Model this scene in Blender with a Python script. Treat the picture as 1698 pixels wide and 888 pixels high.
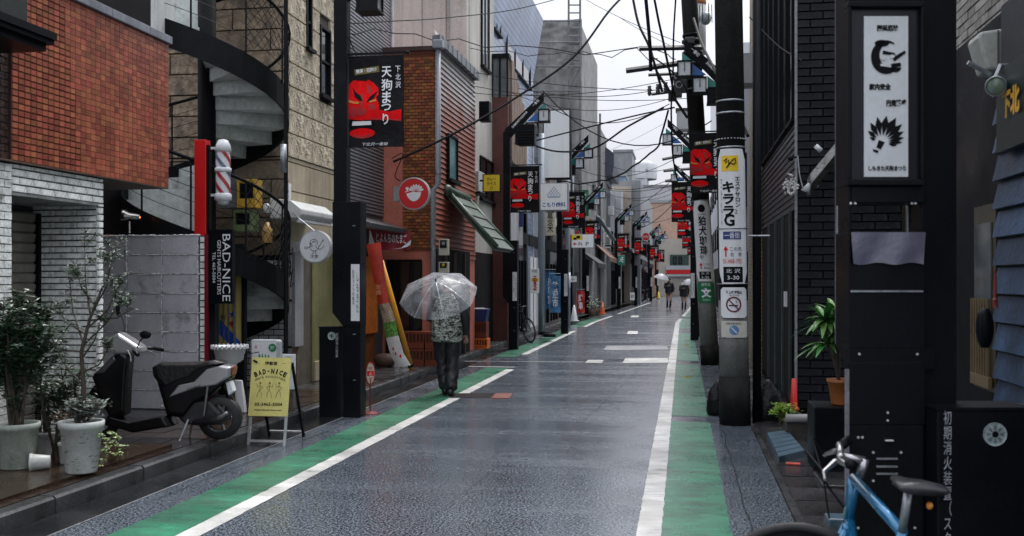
import bpy, math, random
from mathutils import Vector, Matrix, noise
random.seed(7)
scene = bpy.context.scene
COL = scene.collection
for o in list(bpy.data.objects): bpy.data.objects.remove(o)
R = math.radians; PI = math.pi
# ---------------- camera ----------------
EYE = 1.65; FPX = 1700.0; VPX = 1133.0; HY = 464.0
TH = math.atan((VPX-849)/FPX); CT, ST = math.cos(TH), math.sin(TH)
cam_data = bpy.data.cameras.new('camera'); cam = bpy.data.objects.new('camera', cam_data); COL.objects.link(cam)
cam.location = (0, 0, EYE); cam.rotation_euler = (R(90), 0, TH)
cam_data.sensor_width = 36; cam_data.lens = 36*FPX/1698; cam_data.shift_y = (HY-444)/1698
cam_data.clip_start = 0.05; cam_data.clip_end = 2000
cam_data.dof.use_dof = True; cam_data.dof.focus_distance = 13.0; cam_data.dof.aperture_fstop = 4.5
scene.camera = cam
# ---------------- overcast sky, soft sun ----------------
SUN_EL, SUN_AZ = R(62), R(20)
world = bpy.data.worlds.new('World'); scene.world = world; world.use_nodes = True
nt = world.node_tree; nt.nodes.clear()
sky = nt.nodes.new('ShaderNodeTexSky'); sky.sky_type = 'NISHITA'; sky.sun_disc = False
sky.sun_elevation = SUN_EL; sky.sun_rotation = SUN_AZ; sky.air_density = 1.0; sky.dust_density = 4.0
mix = nt.nodes.new('ShaderNodeMixRGB'); mix.inputs[0].default_value = 0.93
tc = nt.nodes.new('ShaderNodeTexCoord'); nz = nt.nodes.new('ShaderNodeTexNoise'); nz.inputs['Scale'].default_value = 1.6; nz.inputs['Detail'].default_value = 4
cr = nt.nodes.new('ShaderNodeValToRGB')
cr.color_ramp.elements[0].position = .3; cr.color_ramp.elements[0].color = (.70, .72, .80, 1)
cr.color_ramp.elements[1].position = .75; cr.color_ramp.elements[1].color = (.86, .87, .93, 1)
# CIE overcast gradient: zenith three times as bright as the horizon
sep = nt.nodes.new('ShaderNodeSeparateXYZ'); grd = nt.nodes.new('ShaderNodeMapRange')
grd.inputs['From Min'].default_value = 0; grd.inputs['From Max'].default_value = 1; grd.inputs['To Min'].default_value = 4.0; grd.inputs['To Max'].default_value = 14.5
mul = nt.nodes.new('ShaderNodeMixRGB'); mul.blend_type = 'MULTIPLY'; mul.inputs[0].default_value = 1; pass
bg = nt.nodes.new('ShaderNodeBackground'); bg.inputs['Strength'].default_value = 0.1
wo = nt.nodes.new('ShaderNodeOutputWorld')
L = nt.links.new
L(tc.outputs['Generated'], nz.inputs['Vector']); L(nz.outputs[0], cr.inputs[0]); L(cr.outputs[0], mul.inputs[1])
L(tc.outputs['Generated'], sep.inputs[0]); L(sep.outputs[2], grd.inputs['Value']); L(grd.outputs[0], mul.inputs[2]); L(sky.outputs[0], mix.inputs[1]); L(mul.outputs[0], mix.inputs[2]); L(mix.outputs[0], bg.inputs['Color']); L(bg.outputs[0], wo.inputs['Surface'])
sd = bpy.data.lights.new('sun', 'SUN'); sd.energy = 1.5; sd.angle = R(25); sd.color = (1, .97, .93)
so = bpy.data.objects.new('sun', sd); COL.objects.link(so)
so.rotation_euler = (R(90)-SUN_EL, 0, PI-SUN_AZ)
scene.view_settings.view_transform = 'Standard'; scene.view_settings.look = 'None'
scene.view_settings.exposure = 1.0; scene.view_settings.gamma = 1.0
# ---------------- placing helpers ----------------
def at(px, py, X=None, Y=None, z=None):
    """world point seen at photo pixel px,py on the plane X=.., Y=.. or z=.."""
    t = (px-849)/FPX; a = t*CT-ST; b = t*ST+CT; c = (HY-py)/FPX
    k = X/a if X is not None else Y/b if Y is not None else (z-EYE)/c
    return Vector((k*a, k*b, EYE+k*c))
def yx(px, X): return at(px, 0, X=X).y
def xy(px, Y): return at(px, 0, Y=Y).x
def bend(y): return max(0, y-40)*0.03
# ---------------- object helpers ----------------
ORG = {}
def props(o, label=None, cat=None, group=None, kind=None):
    if label: o['label'] = label
    if cat: o['category'] = cat
    if group: o['group'] = group
    if kind: o['kind'] = kind
    return o
def thing(name, label, cat, loc=(0, 0, 0), group=None, rot=None):
    o = bpy.data.objects.new(name, None); COL.objects.link(o); o.empty_display_size = .2
    o.location = loc
    if rot is not None: o.rotation_euler = rot if hasattr(rot, '__len__') else (0, 0, rot)
    ORG[o.name] = Vector((0, 0, 0)) if rot is not None else Vector(loc)
    return props(o, label, cat, group)
def setting(name, kind='structure', label=None):
    o = bpy.data.objects.new(name, None); COL.objects.link(o); ORG[o.name] = Vector((0, 0, 0)); o['kind'] = kind
    if label: o['label'] = label
    return o
def org(o): return ORG.get(o.name, Vector((0, 0, 0))) if o else Vector((0, 0, 0))
def link(name, me, parent, offset=None):
    o = bpy.data.objects.new(name, me); COL.objects.link(o)
    if parent: o.parent = parent
    if offset is not None:
        o.location = Vector(offset)-org(parent); ORG[o.name] = Vector(offset)
    else: ORG[o.name] = org(parent).copy()
    return o
class Fr:
    """a flat frame: origin, right u, up v, normal n (towards the viewer)"""
    def __init__(s, O, u=(1, 0, 0), v=(0, 0, 1)):
        s.O = Vector(O); s.u = Vector(u).normalized(); s.v = Vector(v).normalized(); s.n = s.u.cross(s.v)
    def p(s, a, b, c=0): return s.O+s.u*a+s.v*b+s.n*c
def FF(x, y, z): return Fr((x, y, z))                       # faces the camera (-Y)
def FS(x, y, z): return Fr((x, y, z), (0, 1, 0))            # faces the street from the left (+X)
def FR(x, y, z): return Fr((x, y, z), (0, -1, 0))           # faces the street from the right (-X)
class MB:
    def __init__(s): s.v = []; s.f = []
    def add(s, vs, fs):
        n = len(s.v); s.v += [tuple(q) for q in vs]; s.f += [tuple(i+n for i in f) for f in fs]; return s
    def box(s, x0, x1, y0, y1, z0, z1):
        return s.add([(x0, y0, z0), (x1, y0, z0), (x1, y1, z0), (x0, y1, z0), (x0, y0, z1), (x1, y0, z1), (x1, y1, z1), (x0, y1, z1)],
                     [(0, 3, 2, 1), (4, 5, 6, 7), (0, 1, 5, 4), (1, 2, 6, 5), (2, 3, 7, 6), (3, 0, 4, 7)])
    def fbox(s, F, a0, a1, b0, b1, c0, c1):
        return s.add([F.p(a, b, c) for c in (c0, c1) for b in (b0, b1) for a in (a0, a1)],
                     [(0, 2, 3, 1), (4, 5, 7, 6), (0, 1, 5, 4), (1, 3, 7, 5), (3, 2, 6, 7), (2, 0, 4, 6)])
    def prism(s, F, pts, c0, c1):
        n = len(pts)
        return s.add([F.p(a, b, c0) for a, b in pts]+[F.p(a, b, c1) for a, b in pts],
                     [tuple(range(n-1, -1, -1)), tuple(range(n, 2*n))]+[(i, (i+1) % n, n+(i+1) % n, n+i) for i in range(n)])
    def flat(s, F, pts, c=0): return s.add([F.p(a, b, c) for a, b in pts], [tuple(range(len(pts)))])
    def loft(s, rings, cap=True, closed=True):
        n = len(rings[0]); vs = [q for r in rings for q in r]; fs = []
        for i in range(len(rings)-1):
            for j in range(n if closed else n-1):
                k = (j+1) % n; fs.append((i*n+j, i*n+k, (i+1)*n+k, (i+1)*n+j))
        if cap: fs += [tuple(range(n-1, -1, -1)), tuple((len(rings)-1)*n+j for j in range(n))]
        return s.add(vs, fs)
    def tube(s, pts, r, n=6, cap=True):
        pts = [Vector(p) for p in pts]; rings = []; up = Vector((0, 0, 1)); prev = None
        for i, p in enumerate(pts):
            d = (pts[min(i+1, len(pts)-1)]-pts[max(i-1, 0)])
            d = d.normalized() if d.length > 1e-9 else Vector((0, 0, 1))
            if prev is None: a = d.cross(up if abs(d.z) < .95 else Vector((1, 0, 0))).normalized()
            else: a = (prev-d*prev.dot(d)).normalized()
            prev = a; b = d.cross(a); rr = r[i] if hasattr(r, '__len__') else r
            rings.append([p+a*rr*math.cos(2*PI*k/n)+b*rr*math.sin(2*PI*k/n) for k in range(n)])
        return s.loft(rings, cap)
    def lathe(s, prof, c, n=20, F=None, a0=0, a1=2*PI):
        """prof = [(radius, height)]; axis = +z at c, or the normal of frame F"""
        F = F or Fr(c, (1, 0, 0), (0, 1, 0)); full = abs(a1-a0-2*PI) < 1e-6; m = n if full else n+1
        rings = [[F.p(r*math.cos(a0+(a1-a0)*k/n), r*math.sin(a0+(a1-a0)*k/n), h) for k in range(m)] for r, h in prof]
        return s.loft(rings, cap=False, closed=full)
    def ball(s, c, rx, ry=None, rz=None, n=12, m=8):
        ry = ry or rx; rz = rz or rx; c = Vector(c)
        rings = [[c+Vector((rx*math.sin(PI*i/m)*math.cos(2*PI*k/n), ry*math.sin(PI*i/m)*math.sin(2*PI*k/n), -rz*math.cos(PI*i/m))) for k in range(n)]
                 for i in range(1, m)]
        return s.loft(rings)
    def xform(s, M): s.v = [tuple(M @ Vector(q)) for q in s.v]; return s
    def mesh(s, name, mat, sub=None, smooth=False):
        me = bpy.data.meshes.new(name); o = sub or Vector((0, 0, 0))
        me.from_pydata([(a-o.x, b-o.y, c-o.z) for a, b, c in s.v], [], s.f); me.materials.append(mat)
        if smooth: me.polygons.foreach_set('use_smooth', [True]*len(me.polygons))
        me.update(); return me
    def build(s, name, mat, parent=None, label=None, cat=None, group=None, kind=None, smooth=False, bevel=0, angle=None):
        o = link(name, s.mesh(name, mat, org(parent), smooth), parent)
        props(o, label, cat, group, kind)
        if bevel:
            m = o.modifiers.new('bevel', 'BEVEL'); m.width = bevel; m.segments = 2; m.limit_method = 'ANGLE'; m.angle_limit = R(35)
        return o
    def solo(s, name, mat, label, cat, group=None, smooth=False, bevel=0, loc=None):
        """a thing that is one mesh; its origin goes to its lowest middle"""
        xs = [q[0] for q in s.v]; ys = [q[1] for q in s.v]; zs = [q[2] for q in s.v]
        c = Vector(((min(xs)+max(xs))/2, (min(ys)+max(ys))/2, min(zs)))
        me = s.mesh(name, mat, c, smooth); o = bpy.data.objects.new(name, me); COL.objects.link(o); o.location = c
        ORG[o.name] = c; props(o, label, cat, group)
        if bevel:
            m = o.modifiers.new('bevel', 'BEVEL'); m.width = bevel; m.segments = 2; m.limit_method = 'ANGLE'; m.angle_limit = R(35)
        return o
def copy_thing(o, loc, label=None, rot=None, parent=None):
    c = o.copy(); COL.objects.link(c)
    if parent is None:
        c.location = loc
        if rot is not None: c.rotation_euler = (0, 0, rot)
        if label: c['label'] = label
    else: c.parent = parent
    for ch in o.children: copy_thing(ch, None, parent=c)
    ORG[c.name] = Vector(loc) if loc is not None else Vector((0, 0, 0))
    return c
# ---------------- writing (flat print) ----------------
def lettering(txt, F, a, b, w, h, mat, parent, c=.003, name='lettering', vert=False, rot=0, bold=0, lines=None, shear=0):
    """text fitted into a w x h rectangle centred at (a, b) of frame F"""
    cu = bpy.data.curves.new('t', 'FONT'); cu.body = '\n'.join(txt) if vert else txt
    cu.align_x = 'CENTER'; cu.resolution_u = 2; cu.offset = bold; cu.shear = shear
    if vert: cu.space_line = 1.0
    ob = bpy.data.objects.new('t', cu); me = bpy.data.meshes.new_from_object(ob)
    bpy.data.objects.remove(ob); bpy.data.curves.remove(cu)
    if not me.vertices: return None
    xs = [v.co.x for v in me.vertices]; ys = [v.co.y for v in me.vertices]
    x0, x1, y0, y1 = min(xs), max(xs), min(ys), max(ys); sx = w/max(x1-x0, 1e-6); sy = h/max(y1-y0, 1e-6)
    cr_, sr_ = math.cos(rot), math.sin(rot); o_ = org(parent)
    for v in me.vertices:
        p = (v.co.x-(x0+x1)/2)*sx; q = (v.co.y-(y0+y1)/2)*sy
        v.co = F.p(a+p*cr_-q*sr_, b+p*sr_+q*cr_, c)-o_
    me.name = name; me.materials.clear(); me.materials.append(mat); me.update()
    return link(name, me, parent)
# ---------------- materials ----------------
def lin(c):
    if isinstance(c, str):
        c = [int(c[i:i+2], 16)/255 for i in (0, 2, 4)]; c = [x/12.92 if x <= .04045 else ((x+.055)/1.055)**2.4 for x in c]
    return tuple(c)
MATS = {}
def M(name, col, rough=.6, var=.25, scale=5, bump=.15, bscale=60, metal=0, island=0, streak=0, spec=.5, emit=None, es=1, dirt=None, dirtamt=.5, rvar=0, coords='Object', coat=0, hue=0, shadeless=False):
    if name in MATS: return MATS[name]
    m = bpy.data.materials.new(name); m.use_nodes = True; t = m.node_tree; N = t.nodes; K = t.links.new
    b = N['Principled BSDF']; col = lin(col)
    b.inputs['Roughness'].default_value = rough; b.inputs['Metallic'].default_value = metal
    b.inputs['Specular IOR Level'].default_value = spec; b.inputs['Coat Weight'].default_value = coat
    tc = N.new('ShaderNodeTexCoord'); src = tc.outputs[coords]
    if coords == 'World':
        pass
    nz = N.new('ShaderNodeTexNoise'); nz.inputs['Scale'].default_value = scale; nz.inputs['Detail'].default_value = 5; K(src, nz.inputs['Vector'])
    mr = N.new('ShaderNodeMapRange'); mr.inputs['From Min'].default_value = .3; mr.inputs['From Max'].default_value = .7
    mr.inputs['To Min'].default_value = 1-var; mr.inputs['To Max'].default_value = 1+var; K(nz.outputs[0], mr.inputs['Value'])
    val = mr.outputs[0]
    if island:
        g = N.new('ShaderNodeNewGeometry'); oi = N.new('ShaderNodeObjectInfo'); ad = N.new('ShaderNodeMath'); ad.operation = 'ADD'
        K(g.outputs['Random Per Island'], ad.inputs[0]); K(oi.outputs['Random'], ad.inputs[1])
        fr = N.new('ShaderNodeMath'); fr.operation = 'FRACT'; K(ad.outputs[0], fr.inputs[0])
        m2 = N.new('ShaderNodeMapRange'); m2.inputs['To Min'].default_value = 1-island; m2.inputs['To Max'].default_value = 1+island; K(fr.outputs[0], m2.inputs['Value'])
        pr = N.new('ShaderNodeMath'); pr.operation = 'MULTIPLY'; K(val, pr.inputs[0]); K(m2.outputs[0], pr.inputs[1]); val = pr.outputs[0]
    if bump:
        n9 = N.new('ShaderNodeTexNoise'); n9.inputs['Scale'].default_value = bscale*.6; n9.inputs['Detail'].default_value = 4; n9.inputs['Roughness'].default_value = .7; K(src, n9.inputs['Vector'])
        m9 = N.new('ShaderNodeMapRange'); m9.inputs['From Min'].default_value = .35; m9.inputs['From Max'].default_value = .65; m9.inputs['To Min'].default_value = 1-min(.5, var*.8); m9.inputs['To Max'].default_value = 1+min(.5, var*.8); K(n9.outputs[0], m9.inputs['Value'])
        p9 = N.new('ShaderNodeMath'); p9.operation = 'MULTIPLY'; K(val, p9.inputs[0]); K(m9.outputs[0], p9.inputs[1]); val = p9.outputs[0]
    if streak:
        mp = N.new('ShaderNodeMapping'); mp.inputs['Scale'].default_value = (9, 9, .35); K(src, mp.inputs['Vector'])
        n3 = N.new('ShaderNodeTexNoise'); n3.inputs['Scale'].default_value = 1.0; n3.inputs['Detail'].default_value = 4; K(mp.outputs[0], n3.inputs['Vector'])
        m3 = N.new('ShaderNodeMapRange'); m3.inputs['From Min'].default_value = .45; m3.inputs['From Max'].default_value = .75
        m3.inputs['To Min'].default_value = 1; m3.inputs['To Max'].default_value = 1-streak; K(n3.outputs[0], m3.inputs['Value'])
        pr = N.new('ShaderNodeMath'); pr.operation = 'MULTIPLY'; K(val, pr.inputs[0]); K(m3.outputs[0], pr.inputs[1]); val = pr.outputs[0]
    vm = N.new('ShaderNodeVectorMath'); vm.operation = 'SCALE'; vm.inputs[0].default_value = col; K(val, vm.inputs['Scale'])
    out = vm.outputs[0]
    if island and hue:
        hs = N.new('ShaderNodeHueSaturation'); K(out, hs.inputs['Color'])
        m4 = N.new('ShaderNodeMapRange'); m4.inputs['To Min'].default_value = .5-hue; m4.inputs['To Max'].default_value = .5+hue
        mm = N.new('ShaderNodeMath'); mm.operation = 'MULTIPLY'; mm.inputs[1].default_value = 7.3; K(fr.outputs[0], mm.inputs[0])
        f2 = N.new('ShaderNodeMath'); f2.operation = 'FRACT'; K(mm.outputs[0], f2.inputs[0]); K(f2.outputs[0], m4.inputs['Value'])
        K(m4.outputs[0], hs.inputs['Hue']); out = hs.outputs[0]
    if dirt:
        nd = N.new('ShaderNodeTexNoise'); nd.inputs['Scale'].default_value = scale*.6; nd.inputs['Detail'].default_value = 8; nd.inputs['Roughness'].default_value = .7; K(src, nd.inputs['Vector'])
        rd = N.new('ShaderNodeMapRange'); rd.inputs['From Min'].default_value = .62-dirtamt*.25; rd.inputs['From Max'].default_value = .72-dirtamt*.1; K(nd.outputs[0], rd.inputs['Value'])
        mx = N.new('ShaderNodeMixRGB'); K(rd.outputs[0], mx.inputs[0]); K(out, mx.inputs[1]); mx.inputs[2].default_value = (*lin(dirt), 1); out = mx.outputs[0]
    K(out, b.inputs['Base Color'])
    if rvar:
        r5 = N.new('ShaderNodeMapRange'); r5.inputs['From Min'].default_value = .35; r5.inputs['From Max'].default_value = .65
        r5.inputs['To Min'].default_value = max(.03, rough-rvar); r5.inputs['To Max'].default_value = min(1, rough+rvar)
        n5 = N.new('ShaderNodeTexNoise'); n5.inputs['Scale'].default_value = scale*.5; n5.inputs['Detail'].default_value = 4; K(src, n5.inputs['Vector']); K(n5.outputs[0], r5.inputs['Value']); K(r5.outputs[0], b.inputs['Roughness'])
    if bump:
        bn = N.new('ShaderNodeTexNoise'); bn.inputs['Scale'].default_value = bscale; bn.inputs['Detail'].default_value = 3; K(src, bn.inputs['Vector'])
        bu = N.new('ShaderNodeBump'); bu.inputs['Strength'].default_value = min(1, bump*2); bu.inputs['Distance'].default_value = .035 if bscale < 18 else .012 if bscale < 36 else .005
        K(bn.outputs[0], bu.inputs['Height']); K(bu.outputs[0], b.inputs['Normal'])
    if emit is not None:
        b.inputs['Emission Color'].default_value = (*lin(emit), 1); b.inputs['Emission Strength'].default_value = es
    MATS[name] = m; return m
def MGRID(name, col, joint, w, h, jw=.006, rough=.35, off=0.0, var=.3, bump=.4):
    """brick-texture grid over the walls (u = x+y, v = z), for surfaces too far to count"""
    if name in MATS: return MATS[name]
    m = bpy.data.materials.new(name); m.use_nodes = True; t = m.node_tree; N = t.nodes; K = t.links.new; b = N['Principled BSDF']
    tc = N.new('ShaderNodeNewGeometry'); sp = N.new('ShaderNodeSeparateXYZ'); K(tc.outputs['Position'], sp.inputs[0])
    ad = N.new('ShaderNodeMath'); ad.operation = 'ADD'; K(sp.outputs[0], ad.inputs[0]); K(sp.outputs[1], ad.inputs[1])
    cb = N.new('ShaderNodeCombineXYZ'); K(ad.outputs[0], cb.inputs[0]); K(sp.outputs[2], cb.inputs[1])
    bt = N.new('ShaderNodeTexBrick'); K(cb.outputs[0], bt.inputs['Vector']); bt.offset = off
    c = lin(col); bt.inputs['Color1'].default_value = (*[x*(1-var) for x in c], 1); bt.inputs['Color2'].default_value = (*[min(1, x*(1+var)) for x in c], 1)
    bt.inputs['Mortar'].default_value = (*lin(joint), 1); bt.inputs['Scale'].default_value = 1
    bt.inputs['Brick Width'].default_value = w; bt.inputs['Row Height'].default_value = h; bt.inputs['Mortar Size'].default_value = jw
    nz = N.new('ShaderNodeTexNoise'); nz.inputs['Scale'].default_value = .8; nz.inputs['Detail'].default_value = 6; K(tc.outputs['Position'], nz.inputs['Vector'])
    mr = N.new('ShaderNodeMapRange'); mr.inputs['From Min'].default_value = .3; mr.inputs['From Max'].default_value = .7; mr.inputs['To Min'].default_value = .7; mr.inputs['To Max'].default_value = 1.2; K(nz.outputs[0], mr.inputs['Value'])
    vm = N.new('ShaderNodeVectorMath'); vm.operation = 'SCALE'; K(bt.outputs['Color'], vm.inputs[0]); K(mr.outputs[0], vm.inputs['Scale']); K(vm.outputs[0], b.inputs['Base Color'])
    b.inputs['Roughness'].default_value = rough
    bu = N.new('ShaderNodeBump'); bu.inputs['Strength'].default_value = bump; bu.inputs['Distance'].default_value = .01; bu.invert = True
    K(bt.outputs['Fac'], bu.inputs['Height']); K(bu.outputs[0], b.inputs['Normal'])
    MATS[name] = m; return m
def MWET(name, base, speck, rough=.28, paint=None, wear=.5, bump=.5):
    """wet ground: aggregate speckle, puddly gloss, worn paint on top of asphalt"""
    m = bpy.data.materials.new(name); m.use_nodes = True; t = m.node_tree; N = t.nodes; K = t.links.new; b = N['Principled BSDF']
    g = N.new('ShaderNodeNewGeometry'); P = g.outputs['Position']
    def noi(s, d=4, ro=.5, mp=None):
        n = N.new('ShaderNodeTexNoise'); n.inputs['Scale'].default_value = s; n.inputs['Detail'].default_value = d; n.inputs['Roughness'].default_value = ro
        if mp:
            q = N.new('ShaderNodeMapping'); q.inputs['Scale'].default_value = mp; K(P, q.inputs['Vector']); K(q.outputs[0], n.inputs['Vector'])
        else: K(P, n.inputs['Vector'])
        return n.outputs[0]
    def mrg(v, a, c, d, e):
        r = N.new('ShaderNodeMapRange'); r.inputs['From Min'].default_value = a; r.inputs['From Max'].default_value = c; r.inputs['To Min'].default_value = d; r.inputs['To Max'].default_value = e; K(v, r.inputs['Value']); return r.outputs[0]
    sp = noi(56, 2, .85); big = noi(.55, 5); lane = noi(1.0, 5, .6, (.35, 1.7, 1))
    mx = N.new('ShaderNodeMixRGB'); K(mrg(sp, .46, .58, 0, 1), mx.inputs[0]); mx.inputs[1].default_value = (*base, 1); mx.inputs[2].default_value = (*speck, 1)
    out = mx.outputs[0]
    if paint:
        w1 = noi(5, 9, .75, (.45, 1.6, 1)); w2 = noi(120, 2, .6); w3 = noi(1.2, 3)
        a1 = N.new('ShaderNodeMath'); a1.operation = 'ADD'; K(mrg(w1, 0, 1, 0, 1), a1.inputs[0]); K(mrg(w2, 0, 1, -.2, .2), a1.inputs[1])
        a2 = N.new('ShaderNodeMath'); a2.operation = 'ADD'; K(a1.outputs[0], a2.inputs[0]); K(mrg(w3, 0, 1, -.12, .12), a2.inputs[1])
        mp = N.new('ShaderNodeMixRGB'); K(mrg(a2.outputs[0], .58-wear*.3, .75-wear*.1, 1, .12), mp.inputs[0]); K(out, mp.inputs[1])
        pm = N.new('ShaderNodeMixRGB'); pm.inputs[1].default_value = (*[x*.75 for x in paint], 1); pm.inputs[2].default_value = (*[min(1, x*1.25) for x in paint], 1); K(mrg(noi(2, 5), .35, .65, 0, 1), pm.inputs[0])
        K(pm.outputs[0], mp.inputs[2]); out = mp.outputs[0]
    vm = N.new('ShaderNodeVectorMath'); vm.operation = 'SCALE'; K(out, vm.inputs[0]); K(mrg(big, .3, .7, .85, 1.15), vm.inputs['Scale']); K(vm.outputs[0], b.inputs['Base Color'])
    ra = N.new('ShaderNodeMath'); ra.operation = 'ADD'; K(mrg(lane, .35, .65, rough-.10, rough+.08), ra.inputs[0]); K(mrg(noi(9, 3), .3, .7, -.06, .06), ra.inputs[1]); K(ra.outputs[0], b.inputs['Roughness'])
    bu = N.new('ShaderNodeBump'); bu.inputs['Strength'].default_value = bump; bu.inputs['Distance'].default_value = .003; K(sp, bu.inputs['Height']); K(bu.outputs[0], b.inputs['Normal'])
    MATS[name] = m; return m
def MGLASS(name, col=(.008, .010, .012), rough=.08, t=0.0):
    if name in MATS: return MATS[name]
    m = M(name, col, rough, .3, 2, 0, spec=.8); m.node_tree.nodes['Principled BSDF'].inputs['Transmission Weight'].default_value = t; return m
black = M('black_paint', (.0035, .0045, .007), .5, .3, 1.6, .05, 80, rvar=.25, spec=.14, dirt=(.014, .015, .017), dirtamt=.25, streak=.3)
blackmetal = M('black_metal', (.004, .005, .007), .5, .3, 8, .1, 80, spec=.15)
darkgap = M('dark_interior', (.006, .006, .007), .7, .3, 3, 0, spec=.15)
steel = M('galvanised_steel', (.30, .32, .34), .4, .2, 9, .1, 60, metal=.7)
white = M('white_enamel', (.70, .72, .74), .35, .06, 4, .02, streak=.12)
offwhite = M('off_white_panel', (.55, .57, .56), .45, .1, 4, .03, streak=.2)
inkblack = M('black_ink', (.006, .007, .009), .6, .1, 3, 0, spec=.1)
inkwhite = M('white_ink', (.72, .74, .76), .5, .06, 3, 0)
inkred = M('red_ink', (.55, .012, .012), .5, .1, 3, 0, spec=.15)
inkblue = M('navy_ink', (.02, .04, .16), .5, .1, 3, 0)
wirem = M('cable_rubber', (.008, .008, .010), .6, .2, 5, .1, spec=.15)
glassd = MGLASS('dark_window_glass')
# ======================= GROUND =======================
asphalt = MWET('wet_asphalt', (.004, .006, .009), (.188, .222, .268), .22, bump=.22)
greenm = MWET('worn_green_paint', (.02, .03, .03), (.06, .09, .075), .34, paint=(.036, .235, .13), wear=.95, bump=.35)
whitem = MWET('worn_white_paint', (.06, .06, .07), (.14, .14, .15), .45, paint=(.52, .52, .50), wear=.3, bump=.3)
conc = M('wet_concrete', (.040, .040, .042), .3, .35, 3, .3, 50, dirt=(.03, .03, .033), rvar=.15, coords='Object')
kerbm = M('wet_kerb_stone', (.040, .041, .043), .25, .4, 2.2, .3, 40, island=.25, dirt=(.012, .012, .013), rvar=.12)
paverm = M('wet_dark_paver', (.035, .034, .036), .25, .4, 2.5, .35, 40, island=.25, rvar=.12)
brownpav = M('wet_brown_tile', (.034, .022, .017), .25, .4, 3, .3, 40, island=.3, rvar=.12)
def ribbon(x0, x1, y0, y1, z, step=1.0, z1=None):
    b = MB(); n = max(1, int((y1-y0)/step)); vs = []
    for i in range(n+1):
        y = y0+(y1-y0)*i/n; s = bend(y); vs += [(x0+s, y, z), (x1+s, y, z if z1 is None else z1)]
    return b.add(vs, [(2*i, 2*i+1, 2*i+3, 2*i+2) for i in range(n)])
g = MB(); g.add([(-600, -200, -.06), (600, -200, -.06), (600, 1200, -.06), (-600, 1200, -.06)], [(0, 1, 2, 3)])
g.build('ground', M('far_ground', (.06, .06, .062), .5), kind='structure')
ribbon(-4.04, .752, -4, 125, 0).build('road', asphalt, kind='structure')
gm = setting('road_markings')
def strip(x0, x1, y0, y1, mat, z=.004, name='painted_strip'):
    b = MB(); n = max(2, int((y1-y0)/.09)); vs = []; a_ = .008 if mat is whitem else .012
    for i in range(n+1):
        y = y0+(y1-y0)*i/n; s = bend(y); e = [a_*(noise.noise(Vector((k*9, y*6, z)))+.6*noise.noise(Vector((k*5, y*23, z)))) for k in (1, 2)]; vs += [(x0+s+e[0], y, z), (x1+s+e[1], y, z)]
    return b.add(vs, [(2*i, 2*i+1, 2*i+3, 2*i+2) for i in range(n)]).build(name, mat, gm)
YJ = at(850, 610, z=0).y; YK = at(850, 592, z=0).y
def gx(px, py): return at(px, py, z=0)
# left edge: green then white, mitred at the junction
strip(-3.66, -3.225, 3, YJ, greenm, name='green_stripe'); strip(-3.225, -3.07, 3, YJ-.3, whitem, name='white_line')
b = MB(); b.add([(-4.1, YJ+.12, .004), (-3.15, YJ+.12, .004), (-3.15, YJ+.24, .004), (-4.1, YJ+.24, .004)], [(0, 1, 2, 3)]); b.build('white_line', whitem, gm)
strip(-4.0, -3.55, YK, 33, greenm, name='green_stripe'); strip(-3.55, -3.4, YK+.8, 33, whitem, name='white_line')
strip(-4.0, -3.5, 36, 44, greenm, name='green_stripe'); strip(-3.5, -3.36, 36, 47, whitem, name='white_line')
strip(-3.5, -3.36, 50, 75, whitem, name='white_line')
# right edge
ys = [3, at(1140, 700, z=0).y, at(1140, 690, z=0).y, at(1140, 604, z=0).y, at(1140, 598, z=0).y, at(1140, 552, z=0).y, at(1140, 545, z=0).y, 44, 46, 75]
strip(-.30, -.14, 3, ys[7], whitem, .008, 'white_line')
strip(-.30, -.14, 47, 75, whitem, .008, 'white_line')
for i in range(0, 10, 2): strip(-.14, .31, ys[i], ys[i+1], greenm, .004, 'green_stripe')
# crossing dashes
def dash(p0, p1, p2, p3, name='white_dash'):
    b = MB(); q = [gx(*p) for p in (p0, p1, p2, p3)]
    b.add([(v.x, v.y, .008) for v in q], [(3, 2, 1, 0)]); b.build(name, whitem, gm)
dash((1037, 594), (1107, 594), (1109, 602), (1032, 602)); dash((975, 597), (1001, 597), (998, 602), (970, 602))
faint = MWET('faint_white_paint', (.04, .042, .05), (.10, .105, .12), .4, paint=(.33, .34, .36), wear=.7)
b = MB(); q = [gx(*p) for p in ((1006, 573), (1106, 573), (1108, 580), (1001, 580))]
b.add([(v.x, v.y, .004) for v in q], [(3, 2, 1, 0)]); b.build('faint_dash', faint, gm)
b = MB(); q = [gx(*p) for p in ((770, 598.3), (972, 599.8), (972, 600.6), (770, 599.3))]
b.add([(v.x, v.y, .0045) for v in q], [(3, 2, 1, 0)]); b.build('thin_line', faint, gm)
dash((1042, 549), (1058, 549), (1057, 554), (1039, 554)); dash((1048, 523), (1060, 523), (1058, 526), (1045, 526))
ribbon(-4.06, -4.025, 3, 24, .003).build('gutter_line', faint, gm)
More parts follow.
